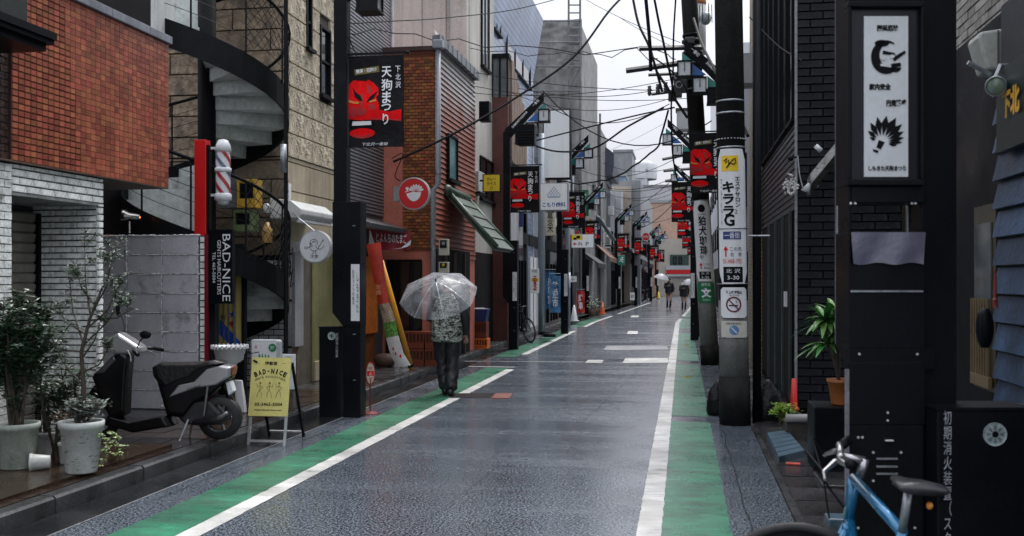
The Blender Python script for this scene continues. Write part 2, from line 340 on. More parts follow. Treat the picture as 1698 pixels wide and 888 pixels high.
# cracks and resurfacing seams in the asphalt
crk = M('asphalt_seam', (.008, .008, .009), .35, .2, 4, 0, spec=.3); rnd = random.Random(12)
for (xa, ya, xb, yb, w) in ((-3.0, at(1140, 606, z=0).y, .74, at(1140, 604, z=0).y, .05), (-2.9, 24.5, .3, 24.6, .05), (.45, 5, .42, 13, .008), (-1.9, 4.5, -1.6, 9, .005), (-3.9, 7.0, -3.78, 13, .010), (-1.15, 12, -.8, 19, .006)):
    b = MB(); n = 40; L_ = math.hypot(xb-xa, yb-ya); nx_, ny_ = -(yb-ya)/L_, (xb-xa)/L_; vs = []
    for i in range(n+1):
        f = i/n; o_ = .022*noise.noise(Vector((xa+f*L_*1.5, ya, 2)))+.012*noise.noise(Vector((xa+f*L_*9, ya, 5))); ww = w*(.55+.6*abs(noise.noise(Vector((f*L_*3, xa, 1))))); px_, py_ = xa+(xb-xa)*f+nx_*o_, ya+(yb-ya)*f+ny_*o_; vs += [(px_-nx_*ww/2, py_-ny_*ww/2, .0095), (px_+nx_*ww/2, py_+ny_*ww/2, .0095)]
    b.add(vs, [(2*i, 2*i+1, 2*i+3, 2*i+2) for i in range(n)]).build('crack', crk, gm)
# reddish manhole patch near the walker
b = MB(); q = [gx(*p) for p in ((752, 652), (850, 652), (842, 660), (745, 660))]
b.add([(v.x, v.y, .0045) for v in q], [(3, 2, 1, 0)]); b.build('asphalt_patch', M('patch_asphalt', (.02, .02, .022), .3), gm)
mh = thing('manhole_cover', 'rust red rectangular cover set in the asphalt ahead of the umbrella walker', 'manhole cover', gx(832, 657)+Vector((0, 0, .01)))
q = [gx(*p) for p in ((822, 653), (850, 653), (844, 661), (814, 661))]
b = MB(); b.add([(v.x, v.y, .012) for v in q]+[(v.x, v.y, -.02) for v in q], [(3, 2, 1, 0), (0, 1, 5, 4), (1, 2, 6, 5), (2, 3, 7, 6), (3, 0, 4, 7)]); b.build('lid', M('rust_red', (.16, .045, .03), .5, .5, 12), mh)
# yellow manhole specks on the right stripe
yl = M('yellow_marker', (.55, .38, .02), .5)
for i, (px, py) in enumerate(((1139, 572), (1140, 626))):
    p = gx(px, py); b = MB(); b.lathe([(.055, 0), (.05, .012)], (p.x, p.y, .012), 14)
    b.solo('road_stud', yl, ['round yellow survey marker on the green stripe by the leaning pole foot', 'round yellow survey marker on the green stripe nearer the camera'][i], 'road stud')
# left gutter, kerb stones, raised pavement
ribbon(-4.36, -4.04, -2, 60, .004).build('gutter', M('wet_gutter', (.016, .017, .019), .2, .4, 2, .2, 30, rvar=.1), kind='structure')
KH = .125
kerb = setting('left_kerb')
y = 3.0
bm_ = MB().prism(Fr((-4.5, .59, 0), (1, 0, 0), (0, 0, 1)), [(0, 0), (.13, 0), (.13, KH-.018), (.112, KH), (0, KH)], 0, .59); kme = bm_.mesh('kerb_stone', kerbm)
while y < 40:
    o = link('kerb_stone', kme, kerb, (0, y, 0)); o.rotation_euler.z = random.uniform(-.004, .004); y += .6
ribbon(-4.5, -4.37, 40, 100, KH-.01).build('far_kerb', kerbm, kerb)
lp = setting('left_pavement')
ribbon(-9, -4.5, -4, 48, KH-.012).build('paving_bed', conc, lp)
ribbon(-9, -4.5, 48, 110, KH-.012).build('far_paving', conc, lp)
# brown tiles along the near pavement, concrete slabs further on
tb = MB().box(0, .292, 0, .292, 0, .02); tme = tb.mesh('tile', brownpav)
rest = MB(); cnt = 0
for j in range(0, 40):
    for i in range(0, 4):
        x = -4.51-.3*(i+1); yy = 5.6+.3*j
        if yy > 13.5: continue
        if cnt < 300: link('tile', tme, lp, (x, yy, KH-.018+random.uniform(-.002, .002))); cnt += 1
        else: rest.box(x, x+.292, yy, yy+.292, KH-.018, KH+.002)
sl = MB().box(0, .592, 0, .592, 0, .02); sme = sl.mesh('slab', conc)
for j in range(0, 36):
    link('slab', sme, lp, (-5.11, 13.6+.6*j, KH-.018+random.uniform(-.002, .003)))
# right: kerb step, dark pavers
rp = setting('right_pavement')
ribbon(.752, .80, -2, 60, .015).build('edge_strip', kerbm, rp)
ribbon(.80, 9, -4, 110, .012).build('paving_bed', paverm, rp)
for j in range(24):
    for i in range(2):
        w = .42 if i == 0 else .3
        b = MB().box(0, w-.012, 0, .46, 0, .025); me = b.mesh('paver', paverm)
        o = link('paver', me, rp, (.81+.42*i, 3.0+.48*j, .0+random.uniform(0, .006))); o.rotation_euler = (random.uniform(-.006, .006), random.uniform(-.006, .006), random.uniform(-.006, .006))
# ======================= MASONRY HELPER =======================
def masonry(parent, F, W, H, bw, bh, j, dep, mat, name='brick', off=.5, holes=(), limit=300, jit=0, c0=0.0, near=None, ok=None):
    """real pieces over a W x H wall; the nearest `limit` are parts, the rest one joined part"""
    items = []
    nr = int(math.ceil(H/bh-1e-6))
    for r in range(nr):
        v0 = r*bh; v1 = min(H, v0+bh)-j
        if v1-v0 < .012: continue
        u = -(bw*off if r % 2 else 0)
        while u < W-.01:
            a0, a1 = max(0, u), min(W, u+bw)-j; u += bw
            segs = [(a0, a1)]
            for (h0, h1, g0, g1) in holes:
                if v1 > g0+.005 and v0 < g1-.005:
                    ns = []
                    for (s0, s1) in segs:
                        if s1 <= h0 or s0 >= h1: ns.append((s0, s1)); continue
                        if s0 < h0-.015: ns.append((s0, h0))
                        if s1 > h1+.015: ns.append((h1, s1))
                    segs = ns
            for (s0, s1) in segs:
                if s1-s0 > .015 and (ok is None or ok((s0+s1)/2, (v0+v1)/2)): items.append((s0, s1, v0, v1))
    key = near or (lambda it: (F.p((it[0]+it[1])/2, (it[2]+it[3])/2)-Vector((0, 0, EYE))).length)
    items.sort(key=key); cache = {}; rest = MB(); po = org(parent)
    for i, (s0, s1, v0, v1) in enumerate(items):
        c1 = dep+random.uniform(-jit, jit)
        if i < limit:
            k = (round(s1-s0, 3), round(v1-v0, 3))
            if k not in cache:
                m = MB(); e = min(.004, (v1-v0)*.12)
                m.add([F.u*a+F.v*b_+F.n*c for (a, b_, c) in ((0, 0, 0), (s1-s0, 0, 0), (s1-s0, v1-v0, 0), (0, v1-v0, 0),
                      (e, e, dep), (s1-s0-e, e, dep), (s1-s0-e, v1-v0-e, dep), (e, v1-v0-e, dep))],
                      [(4, 5, 6, 7), (0, 1, 5, 4), (1, 2, 6, 5), (2, 3, 7, 6), (3, 0, 4, 7)])
                cache[k] = m.mesh(name, mat)
            o = bpy.data.objects.new(name, cache[k]); COL.objects.link(o); o.parent = parent
            o.location = F.p(s0, v0, c0+c1-dep)-po
        else: rest.fbox(F, s0, s1, v0, v1, c0, c0+c1)
    if rest.v: rest.build(name+'_field', mat, parent, kind='stuff')
def window(parent, F, a0, a1, b0, b1, frame=None, glass=None, bars=1, sill=True, dep=.05, cross=0, fw=.04):
    frame = frame or blackmetal; glass = glass or glassd
    m = MB(); m.fbox(F, a0, a0+fw, b0, b1, -.03, dep); m.fbox(F, a1-fw, a1, b0, b1, -.03, dep)
    m.fbox(F, a0+fw, a1-fw, b0, b0+fw, -.03, dep-.002); m.fbox(F, a0+fw, a1-fw, b1-fw, b1, -.03, dep-.002)
    for k in range(1, bars): x = a0+(a1-a0)*k/bars; m.fbox(F, x-fw*.4, x+fw*.4, b0+fw, b1-fw, -.03, dep-.01)
    for k in range(cross): z = b0+(b1-b0)*(k+1)/(cross+1); m.fbox(F, a0+fw, a1-fw, z-fw*.4, z+fw*.4, -.03, dep-.012)
    w = m.build('window', frame, parent)
    m = MB(); m.fbox(F, a0+.01, a1-.01, b0+.01, b1-.01, .004, .014); m.build('pane', glass, w)
    if sill: m = MB(); m.fbox(F, a0-.04, a1+.04, b0-.05, b0-.002, .0, dep+.05); m.build('sill', frame, w)
    return w
# ======================= WHITE BRICK BUILDING WITH ORANGE TILED UPPER STOREY =======================
wbrick = M('white_painted_brick', (.76, .79, .77), .45, .2, 7, .35, 35, island=.14, dirt=(.10, .11, .10), dirtamt=.35)
mortar = M('grey_mortar', (.035, .037, .036), .8, .3, 10, .3)
otile = M('orange_glazed_tile', (.31, .092, .052), .35, .22, 2.5, .12, 50, island=.34, hue=.012, spec=.4, streak=.25)
darktile = M('dark_brown_brick', (.035, .02, .016), .4, .3, 6, .3, 30, island=.3)
XF = -5.6
Y20, Y165, Y172 = yx(20, XF), yx(163, XF), yx(172, XF)
ZC = at(172, 337, X=XF).z; Y22, Y281 = yx(22, XF+.06), yx(281, XF+.06)
ZB, ZT = at(281, 313, X=XF+.06).z, at(281, 73, X=XF+.06).z
wb = thing('brick_house', 'white painted brick shop front with orange tiled upper storey at far left', 'building', (XF, 7.5, .12))
m = MB()
m.box(XF-3, XF-.02, 3, Y20, 0, ZB); m.box(XF-3, XF-.02, Y20, Y172, ZC, ZB)
m.box(XF-3, XF-.02, Y165+.02, Y172, 0, ZC); m.box(XF-3, XF-.70, Y20, Y165+.02, 0, ZC)
m.build('wall', mortar, wb)
F = FS(XF-.02, Y20-1.3, .12)
masonry(wb, F, 1.3, ZB-.12, .2, .068, .009, .022, wbrick, limit=160, jit=.003, c0=0)
F = FS(XF-.02, Y20, ZC); masonry(wb, F, Y172-Y20, ZB-ZC, .2, .068, .009, .022, wbrick, limit=90, jit=.003)
F = FS(XF-.02, Y165, .12); masonry(wb, F, Y172-Y165, ZC-.12, .2, .068, .009, .022, wbrick, limit=60, jit=.003)
F = FF(XF-.70, Y165+.02, .12); masonry(wb, F, .68+.0, ZC-.12, .235, .060, .009, .022, wbrick, name='brick', limit=190, jit=.003)
m = MB(); m.box(XF-.7, XF, Y20, Y165, ZC-.03, ZC-.004); m.build('soffit', M('grey_render', (.22, .235, .23), .6, .2, 4, .15, streak=.0, dirt=(.08, .08, .08)), wb)
sh = M('beige_shutter', (.19, .18, .15), .45, .2, 5, .1, streak=.3)
m = MB(); m.box(XF-.70, XF-.66, Y20+.05, Y165-.02, .14, ZC-.12); s_ = m.build('shutter', sh, wb)
sm = MB()
for i in range(22):
    z0 = .16+i*.098; F = FS(XF-.66, Y20+.07, z0); m = MB()
    m.add([F.p(a, b_, c) for a in (0, Y165-Y20-.12) for b_, c in ((0, 0), (0, .018), (.07, .028), (.092, 0))], [(0, 1, 2, 3), (7, 6, 5, 4), (0, 4, 5, 1), (1, 5, 6, 2), (2, 6, 7, 3)])
    m.build('slat', sh, s_)
m = MB(); m.box(XF-.66, XF-.60, Y165-.05, Y165-.01, .14, ZC-.1); m.build('shutter_rail', blackmetal, wb)
# orange tiled storey
m = MB(); m.box(XF-3, XF+.04, Y22, Y281-.01, ZB+.01, ZT); m.build('upper_wall', M('brown_mortar', (.07, .035, .028), .8), wb)
m = MB(); m.box(XF-3, XF+.05, Y22-.5, Y281, ZB, ZB+.012); m.build('soffit', M('brown_soffit', (.12, .075, .06), .5), wb)
F = FS(XF+.04, Y22, ZB+.012)
masonry(wb, F, Y281-Y22, ZT-ZB-.014, (Y281-Y22)/32, (ZT-ZB)/29, .0045, .012, otile, name='tile', off=0, limit=300, jit=.0012)
F = FF(XF-1, Y281, ZB)
m = MB(); m.box(XF-3, XF+.02, 3, Y22-.004, ZB+.01, ZT+.6); m.build('side_wall', darktile, wb)
F = FS(XF+.02, Y22-1.2, ZB+.02); masonry(wb, F, 1.19, 1.25, .12, .06, .008, .01, darktile, limit=0)
F = FS(XF+.035, Y22-1.4, ZT-.5); masonry(wb, F, 1.4, .5, .084, .0545, .007, .014, otile, name='tile', off=0, limit=0)
capm = M('grey_coping', (.20, .22, .25), .4, .2, 5, .1, streak=.2)
yy = Y22-1.4
while yy < Y281:
    m = MB(); y1 = min(Y281+.03, yy+.72); m.box(XF-.2, XF+.085, yy, y1-.006, ZT, ZT+.085); m.build('coping', capm, wb, bevel=.006); yy += .72
m = MB(); m.box(XF-.24, XF-.16, Y22-1.4, Y281, ZT-.3, ZT+.6); m.build('parapet', darkgap, wb)
# rooftop box behind the coping
p = at(240, 40, Y=11.2)
rb = thing('rooftop_unit', 'pale grey ventilation unit on the roof above the orange tiles', 'ventilation unit', (p.x, 11.2, p.z-.2))
m = MB(); m.box(p.x-.22, p.x+.12, 11.2, 11.7, p.z-.2, p.z+1.2); m.build('casing', offwhite, rb, bevel=.02)
m = MB(); [m.box(p.x-.19, p.x+.09, 11.18, 11.2, p.z-.13+k*.03, p.z-.115+k*.03) for k in range(3)]; m.build('grille', blackmetal, rb)
# dark canopy, top left
cp = thing('canopy', 'black metal canopy with ribbed edge jutting from the top left wall', 'canopy', (-5.3, 6.9, 3.5))
Yc = yx(80, -5.1); zc = at(80, 85, X=-5.1).z
m = MB(); m.box(-5.6, -5.12, 5.0, Yc, zc, zc+.06); m.build('underside', black, cp)
m = MB(); m.box(-5.6, -5.08, 5.0, Yc+.05, zc+.06, zc+.10); m.box(-5.12, -5.06, 5.0, Yc+.06, zc+.10, zc+.16); m.build('gutter', blackmetal, cp)
m = MB(); m.box(-5.6, -5.2, 5.0, Yc-.12, zc+.16, zc+.8); m.build('fascia', M('green_black_metal', (.02, .028, .024), .45, .3, 4, .1), cp, bevel=.01)
# ======================= GREY BLOCK WALL =======================
block = M('grey_painted_block', (.50, .50, .535), .5, .12, 4, .22, 60, island=.05, dirt=(.12, .12, .125), dirtamt=.3)
joint = M('rough_white_mortar', (.62, .63, .64), .8, .3, 20, .6, 30)
YB = 11.3; x0, x1 = xy(150, YB), xy(332, YB); zt = at(340, 389, Y=YB).z
bw = thing('block_wall', 'grey painted concrete block wall behind the scooter', 'wall', ((x0+x1)/2, YB, .12))
m = MB(); m.box(x0, x1, YB+.015, YB+.14, .1, zt-.005); m.build('core', M('block_core', (.13, .13, .14), .8, .3), bw)
cw = (xy(268, YB)-xy(202, YB)); F = FF(x0, YB+.015, .12); H = zt-.12; rows = 9; bh = H/rows
first = xy(207, YB)-x0; widths = []
u = first-.43
cols = []
while u < x1-x0: cols.append((max(u, 0), min(u+.455, x1-x0))); u += .455
k = 0
for r in range(rows):
    for (a0, a1) in cols:
        if a1-a0 < .03: continue
        F1 = Fr(F.p(a0, r*bh)); m = MB(); e = .006
        m.add([F1.p(a, b_, c) for (a, b_, c) in ((0.003, .003, 0), (a1-a0-.009, .003, 0), (a1-a0-.009, bh-.009, 0), (.003, bh-.009, 0), (.008, .008, .016), (a1-a0-.014, .008, .016), (a1-a0-.014, bh-.014, .016), (.008, bh-.014, .016))],
              [(4, 5, 6, 7), (0, 1, 5, 4), (1, 2, 6, 5), (2, 3, 7, 6), (3, 0, 4, 7)])
        m.build('block', block, bw)
# squeezed out mortar beads, uneven
m = MB()
def bead(p0, p1, n, r):
    pts = []; rr = []
    for i in range(n+1):
        t = i/n; p = Vector(p0).lerp(Vector(p1), t); q = noise.noise(p*9+Vector((3, 7, 1)))
        pts.append(p+Vector((0, -.002, .004*q))+Vector((.004*noise.noise(p*14), 0, 0))); rr.append(max(.0015, r*(.75+1.1*noise.noise(p*23))))
    m.tube(pts, rr, 5)
for r in range(1, rows+1): bead((x0, YB, .12+r*bh-.003), (x1, YB, .12+r*bh-.003), 70, .0065 if r < rows else .011)
for (a0, a1) in cols[1:]: bead((x0+a0-.004, YB, .12), (x0+a0-.004, YB, zt), 60, .009)
m.build('mortar_joint', joint, bw)
# quoin tiles and red trim at its right end
xr = x1; m = MB()
for i in range(27):
    z0 = .13+i*(H-.02)/27; mm = MB(); mm.box(xr+.004, xr+.055, YB-.01, YB+.10, z0, z0+(H/27)-.014); mm.build('edge_brick', wbrick, bw)
m = MB(); m.box(xr, xr+.05, YB+.005, YB+.1, .12, zt-.01); m.build('edge_core', darkgap, bw)
m = MB(); m.box(xr+.058, xr+.082, YB-.012, YB+.06, .12, zt+.01); m.build('trim', M('dark_red_paint', (.22, .008, .02), .4), bw)
# ======================= SPOT LAMP =======================
lampp = at(215, 386, Y=YB+.05)
sl_ = thing('spot_lamp', 'small metal spotlight glowing orange on top of the grey block wall', 'spotlight', lampp)
chrome = M('worn_chrome', (.45, .43, .40), .25, .3, 10, .05, metal=1)
m = MB(); m.tube([lampp, lampp+Vector((0, 0, .14))], .014); m.build('stem', chrome, sl_)
h = lampp+Vector((.02, 0, .2)); hd = Vector((-1, -.35, .12)).normalized()
F = Fr(h-hd*.02, hd.cross(Vector((0, 0, 1))), hd.cross(Vector((0, 0, 1))).cross(hd)); F.n = hd
m = MB(); m.lathe([(.02, -.08), (.04, -.07), (.042, .04), (.065, .08), (.07, .13), (.06, .13), (.05, .09)], None, 16, F); m.build('shade', chrome, sl_, smooth=True)
m = MB(); m.lathe([(.0, .10), (.04, .105), (.055, .12), (.0, .132)], None, 16, F); m.build('bulb', M('lit_orange_bulb', (.8, .3, .05), .4, emit=(1, .30, .04), es=9), sl_, smooth=True)
# ======================= DARK REAR ANNEX =======================
m = MB(); m.box(-11, -7.25, 9.4, 13.6, 0, 3.3); m.solo('rear_annex', M('dark_annex_wall', (.02, .022, .024), .7, .4, 2, .2), 'dark rear annex wall between the tiled storey and the spiral stair', 'building')
# ======================= BEIGE STONE BUILDING =======================
XB = -5.49; YS = yx(477, XB); YE = yx(577, XB); ZS = at(477, 258, X=XB).z
stone = M('beige_split_stone', (.47, .41, .30), .7, .3, 6, 1.0, 14, island=.08, dirt=(.16, .13, .10), dirtamt=.3)
stone2 = M('beige_smooth_stone', (.44, .38, .27), .55, .16, 2.5, .15, 60, streak=.3)
bb = thing('stone_building', 'beige split stone building behind the black spiral staircase', 'building', (XB-2, YS, .12))
m = MB(); m.box(-13, XB-.03, YS+.03, YE, 0, 10); m.build('wall', M('stone_joint', (.10, .085, .065), .8), bb)
holes = [(yx(506, XB)-YS, yx(516, XB)-YS, at(510, 82, X=XB).z-ZS, at(510, -10, X=XB).z-ZS), (yx(529, XB)-YS, yx(547, XB)-YS, at(530, 158, X=XB).z-ZS, at(530, 38, X=XB).z-ZS)]
F = FS(XB-.03, YS, ZS)
masonry(bb, F, YE-YS, 6.2, .95, .335, .012, .045, stone, name='stone_block', off=.37, limit=140, holes=holes, jit=.003)
F = FF(-12, YS+.03, ZS); masonry(bb, F, XB+12, 6.2, .95, .30, .014, .05, M('shaded_brown_stone', (.27, .205, .14), .7, .35, 5, 1.0, 13, island=.12, dirt=(.10, .075, .06), dirtamt=.4), name='stone_block', off=.4, limit=150, jit=.006, near=lambda it: -it[0]-.01*it[2])  # front face is a darker brown copy, with shade partly put into the colour
F = FF(-12, YS+.03, 2.0); masonry(bb, F, XB+12, ZS-2.0, .95, .27, .012, .035, M('shaded_brown_band', (.20, .155, .11), .6, .25, 4, .3, 20), name='stone_band', off=.4, limit=40, near=lambda it: -it[0])  # lower bands of that face, shade partly put into their brown too
F = FS(XB-.03, YS, 2.1); masonry(bb, F, YE-YS, ZS-2.1, 2.6, .41, .01, .03, stone2, name='stone_band', off=.0, limit=40)
Fw = FS(XB-.03, YS, ZS)
for h_ in holes: window(bb, Fw, h_[0]+.01, h_[1]-.01, h_[2]+.02, h_[3]-.02, cross=1, sill=True, dep=.06)
# white tiled base on its front face
wt = M('white_wall_tile', (.50, .53, .54), .2, .1, 3, .03, island=.06, spec=.6)
xa, xb = xy(405, YS), xy(474, YS)
F = FF(xa, YS+.01, .12); m = MB(); m.box(xa-1.5, xb+.03, YS+.004, YS+.03, .12, 2.0); m.build('tile_bed', blackmetal, bb)
masonry(bb, Fr((xa-1.0, YS+.004, .14)), xb-xa+1.0, 1.8, .152, .082, .012, .012, wt, name='wall_tile', off=.5, limit=290, near=lambda it: -it[0])
# ground floor towards the street
gv = M('olive_wall', (.20, .19, .075), .6, .25, 2, .15, streak=.35)
m = MB(); a, b_ = yx(500, XB), yx(519, XB)
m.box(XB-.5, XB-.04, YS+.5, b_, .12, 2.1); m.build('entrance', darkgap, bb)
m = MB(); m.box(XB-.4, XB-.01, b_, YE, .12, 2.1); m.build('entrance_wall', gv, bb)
m = MB(); m.box(XB-.4, XB+.02, b_+.06, yx(537, XB), .12, .42); m.build('plinth', stone2, bb, bevel=.01)
m = MB(); m.box(XB-.1, XB+.04, yx(485, XB), yx(499, XB), .7, 2.08)
m.build('side_panel', M('pale_panel', (.30, .31, .33), .45, .15, 3, .1, streak=.25), bb)
m = MB(); m.box(XB-.06, XB+.02, yx(481, XB), yx(490, XB), .12, .7); m.build('wood_post', M('dark_brown_wood', (.05, .022, .012), .4, .3, 8, .2), bb)
# grey pipe and meter on the corner
pc = at(478, 440, Y=YS-.08)
dp = thing('drain_pipe', 'grey drain pipe with cable bundle on the corner of the beige stone building', 'drain pipe', (pc.x, YS-.08, .12))
m = MB(); m.tube([(pc.x, YS-.08, .12), (pc.x, YS-.08, 3.0)], .045, 12); m.build('pipe', M('pipe_grey', (.22, .23, .24), .4, .15, 4, .05), dp, smooth=True)
for z in (.7, 1.35, 2.0): m = MB(); m.tube([(pc.x, YS-.08, z), (pc.x, YS-.08, z+.03)], .054, 12); m.build('clamp', blackmetal, dp)
q = at(477, 400, Y=YS-.1)
m = MB(); m.box(q.x-.06, q.x+.05, YS-.2, YS-.11, q.z-.15, q.z+.25); m.build('meter_box', black, dp, bevel=.01)
m = MB()
for k in range(9):
    a = q+Vector((random.uniform(-.05, .05), -.1, .2)); e = q+Vector((random.uniform(-.06, .09), -.12, -.55+random.uniform(-.1, .1)))
    m.tube([a, a.lerp(e, .4)+Vector((random.uniform(-.05, .08), -.03, 0)), a.lerp(e, .8)+Vector((random.uniform(-.05, .1), -.04, 0)), e, e+Vector((.05, 0, .06))], .008, 5)
m.build('cable_bundle', wirem, dp)
# window awning box over the entrance
a, b_ = yx(500, XB+.45), yx(556, XB+.45); zz = at(505, 362, X=XB+.45).z
aw = thing('awning_box', 'white curved awning box over the entrance beside the round bird sign', 'awning', (XB+.2, (a+b_)/2, zz))
m = MB(); prof = [(0, 0), (.40, 0), (.45, .05), (.45, .12), (.3, .24), (0, .28)]
m.prism(Fr((XB, a, zz), (1, 0, 0), (0, 0, 1)), prof, -(b_-a), 0); m.build('cover', offwhite, aw, bevel=.015)
m = MB(); m.tube([(XB+.38, a+.05, zz-.03), (XB+.38, b_, zz-.03)], .03, 10); m.build('roller', white, aw, smooth=True)
# ======================= SPIRAL STAIRCASE =======================
C = at(343, 464, Y=12.5); C.z = .12; RR = 1.05; PT = 2.43
stm = M('black_stair_steel', (.005, .006, .007), .55, .3, 6, .15, 60, spec=.15)
under = M('grey_stair_plate', (.50, .54, .52), .55, .18, 3, .15, 30, streak=.15, dirt=(.14, .14, .13), dirtamt=.3)
zR = at(473, 150, Y=12.5).z-.12
def sp(phi, r, dz=0): return Vector((C.x+r*math.cos(R(phi)), C.y+r*math.sin(R(phi)), .12+zR-PT*phi/360+dz))
# phi: 0 = right, decreasing = front and up (descends left -> front -> right -> back)
ss = thing('spiral_staircase', 'black steel spiral staircase with cable railing by the barber shop', 'staircase', C)
m = MB(); m.tube([C, C+Vector((0, 0, 8))], .115, 18); m.build('column', stm, ss, smooth=True)
step = 25.7; n0 = -300
def ang(phi): return phi            # front is -Y: phi=-90
treads = []
k = 0; phi = -300
while phi < 590:
    p1 = phi+step
    z = .12+zR-PT*(phi+step/2)/360-.06
    if z < .3: break
    N_ = 5; m = MB(); top = []; bot = []
    pts = [(C.x+.09*math.cos(R(phi)), C.y+.09*math.sin(R(phi)))]+[(C.x+(RR-.02)*math.cos(R(phi+step*i/N_)), C.y+(RR-.02)*math.sin(R(phi+step*i/N_))) for i in range(N_+1)]+[(C.x+.09*math.cos(R(p1)), C.y+.09*math.sin(R(p1)))]
    m.prism(Fr((0, 0, z), (1, 0, 0), (0, 1, 0)), pts, -.012, 0)
    # riser down to the next tread
    a = Vector((C.x+.09*math.cos(R(p1)), C.y+.09*math.sin(R(p1)), z)); b = Vector((C.x+(RR-.02)*math.cos(R(p1)), C.y+(RR-.02)*math.sin(R(p1)), z))
    u = (b-a).normalized(); F = Fr(a, u, (0, 0, 1)); m.fbox(F, 0, (b-a).length, -PT*step/360-.012, -.012, -.006, .006)
    m.build('tread', under, ss); phi += step
m = MB(); seg = []
for i in range(0, 91):
    ph = -300+i*10
    if sp(ph, RR).z < .2: break
    seg.append(ph)
rings = [[sp(ph, RR-.02, -.24), sp(ph, RR+.0, -.24), sp(ph, RR+.0, .10), sp(ph, RR-.02, .10)] for ph in seg]
m.loft(rings); m.build('stringer', stm, ss)
m = MB(); m.tube([sp(ph, RR, .95) for ph in seg], .022, 8); m.build('handrail', stm, ss, smooth=True)
ph = -290
while ph < seg[-1]:
    m = MB(); m.tube([sp(ph, RR, .08), sp(ph, RR, .95)], .012, 6); m.build('baluster', stm, ss); ph += 36
for hgt in (.28, .45, .62, .79):
    m = MB(); m.tube([sp(ph, RR, hgt) for ph in seg], .004, 4); m.build('rail_wire', stm, ss)
# outer post with diamond mesh, right side
po_ = at(474, 300, Y=12.35)
m = MB(); m.tube([(po_.x, po_.y, .12), (po_.x, po_.y, 8)], .028, 8); m.build('outer_post', stm, ss)
for zz0, zz1 in ((1.9, 3.0), (4.5, 5.6)):
    m = MB(); a = xy(430, 12.7)
    for i in range(-8, 9):
        for sgn in (1, -1):
            pts = []
            for t in range(0, 9):
                ph = -38+t*6; zc_ = zz0+(t/8*sgn+ (i/8))*1.05
                if zz0 <= zc_ <= zz1: pts.append(Vector((C.x+(RR+.01)*math.cos(R(ph)), C.y+(RR+.01)*math.sin(R(ph)), zc_)))
            if len(pts) > 1: m.tube(pts, .004, 4)
    m.build('diamond_mesh', stm, ss)
for zz in (3.25, 5.75):
    q = at(470, 0, Y=12.2)
    m = MB(); m.tube([(q.x, q.y, zz-.25), (q.x, q.y, zz+.1)], .04, 10); m.build('pipe_cap', steel, ss, smooth=True)
# crates on the stair landing
crs = [(493/1.0, 0)]
def crate(name, px, py, Y, w, h, col, label, dark=True):
    p = at(px, py, Y=Y); t = thing(name, label, 'crate', (p.x, Y, p.z), 'bottle crates on the spiral stair')
    m = MB(); m.box(p.x-w/2, p.x+w/2, Y-.12, Y+.12, p.z, p.z+h*.32); m.box(p.x-w/2, p.x-w/2+.03, Y-.12, Y+.12, p.z+h*.32, p.z+h); m.box(p.x+w/2-.03, p.x+w/2, Y-.12, Y+.12, p.z+h*.32, p.z+h)
    m.box(p.x-w/2+.03, p.x+w/2-.03, Y-.12, Y-.1, p.z+h*.88, p.z+h); m.build('shell', col, t, bevel=.005)
    m = MB(); m.box(p.x-w/2+.035, p.x+w/2-.035, Y-.09, Y+.1, p.z+h*.3, p.z+h*.86); m.build('content', black, t)
yel = M('yellow_plastic', (.50, .30, .03), .45, .2, 6, .05, dirt=(.15, .10, .03), dirtamt=.3)
grn = M('faded_green_plastic', (.10, .14, .06), .5, .3, 5, .1)
crate('bottle_crate', 414, 345, 12.95, .26, .38, yel, 'yellow crate with black box inside, upper one on the spiral stair')
crate('bottle_crate', 408, 384, 12.9, .26, .28, grn, 'green crate below the yellow one on the spiral stair')
q = at(381, 345, Y=13.0); m = MB(); m.box(q.x-.14, q.x+.12, 12.95, 13.2, q.z, q.z+.42); m.solo('storage_box', M('grey_plastic', (.18, .19, .20), .5), 'plain grey storage box beside the yellow crate on the stair', 'box', bevel=.01)
q = at(443, 402, Y=12.9); m = MB(); m.tube([q, q+Vector((0, 0, .18)), q+Vector((0, 0, .2)), q+Vector((0, 0, .27))], [.07, .07, .05, .03], 10)
m.solo('plastic_bottle', M('amber_plastic', (.45, .27, .08), .4), 'amber plastic bottle standing behind the stair mesh', 'bottle', smooth=True)
q = at(442, 352, Y=12.9); m = MB(); m.tube([q, q+Vector((0, 0, .1)), q+Vector((0, 0, .12))], [.04, .045, .02], 10)
m.solo('paper_cup', white, 'small white cup on the stair beside the diamond mesh', 'cup', smooth=True)
# ======================= BARBER SHOP: post, pole, sign =======================
redp = M('bright_red_paint', (.62, .012, .012), .35, .1, 3, .03)
YP = 11.42; a, b_ = xy(322, YP), xy(341, YP)
rpst = thing('red_post', 'bright red square post above the grey block wall beside the barber pole', 'post', ((a+b_)/2, YP, zt))
m = MB(); m.box(a, b_, YP, YP+.13, zt-.02, at(330, 231, Y=YP).z); m.build('shaft', redp, rpst, bevel=.006)
m = MB(); m.box(b_+.003, b_+.03, YP+.02, YP+.10, zt-.02, at(330, 240, Y=YP).z); m.build('edge_strip', black, rpst)
bp = at(370, 292, Y=11.5)
k_ = 11.6/1700
pz = lambda py: at(370, py, Y=11.5).z
bpl = thing('barber_pole', 'striped barber pole with white dome cap mounted on the red post', 'barber pole', (bp.x, 11.5, pz(355)))
m = MB(); m.lathe([(.0, pz(230)), (.055, pz(232)), (.085, pz(240)), (.098, pz(250)), (.075, pz(252))], (bp.x, 11.5, 0), 20); m.build('cap', white, bpl, smooth=True)
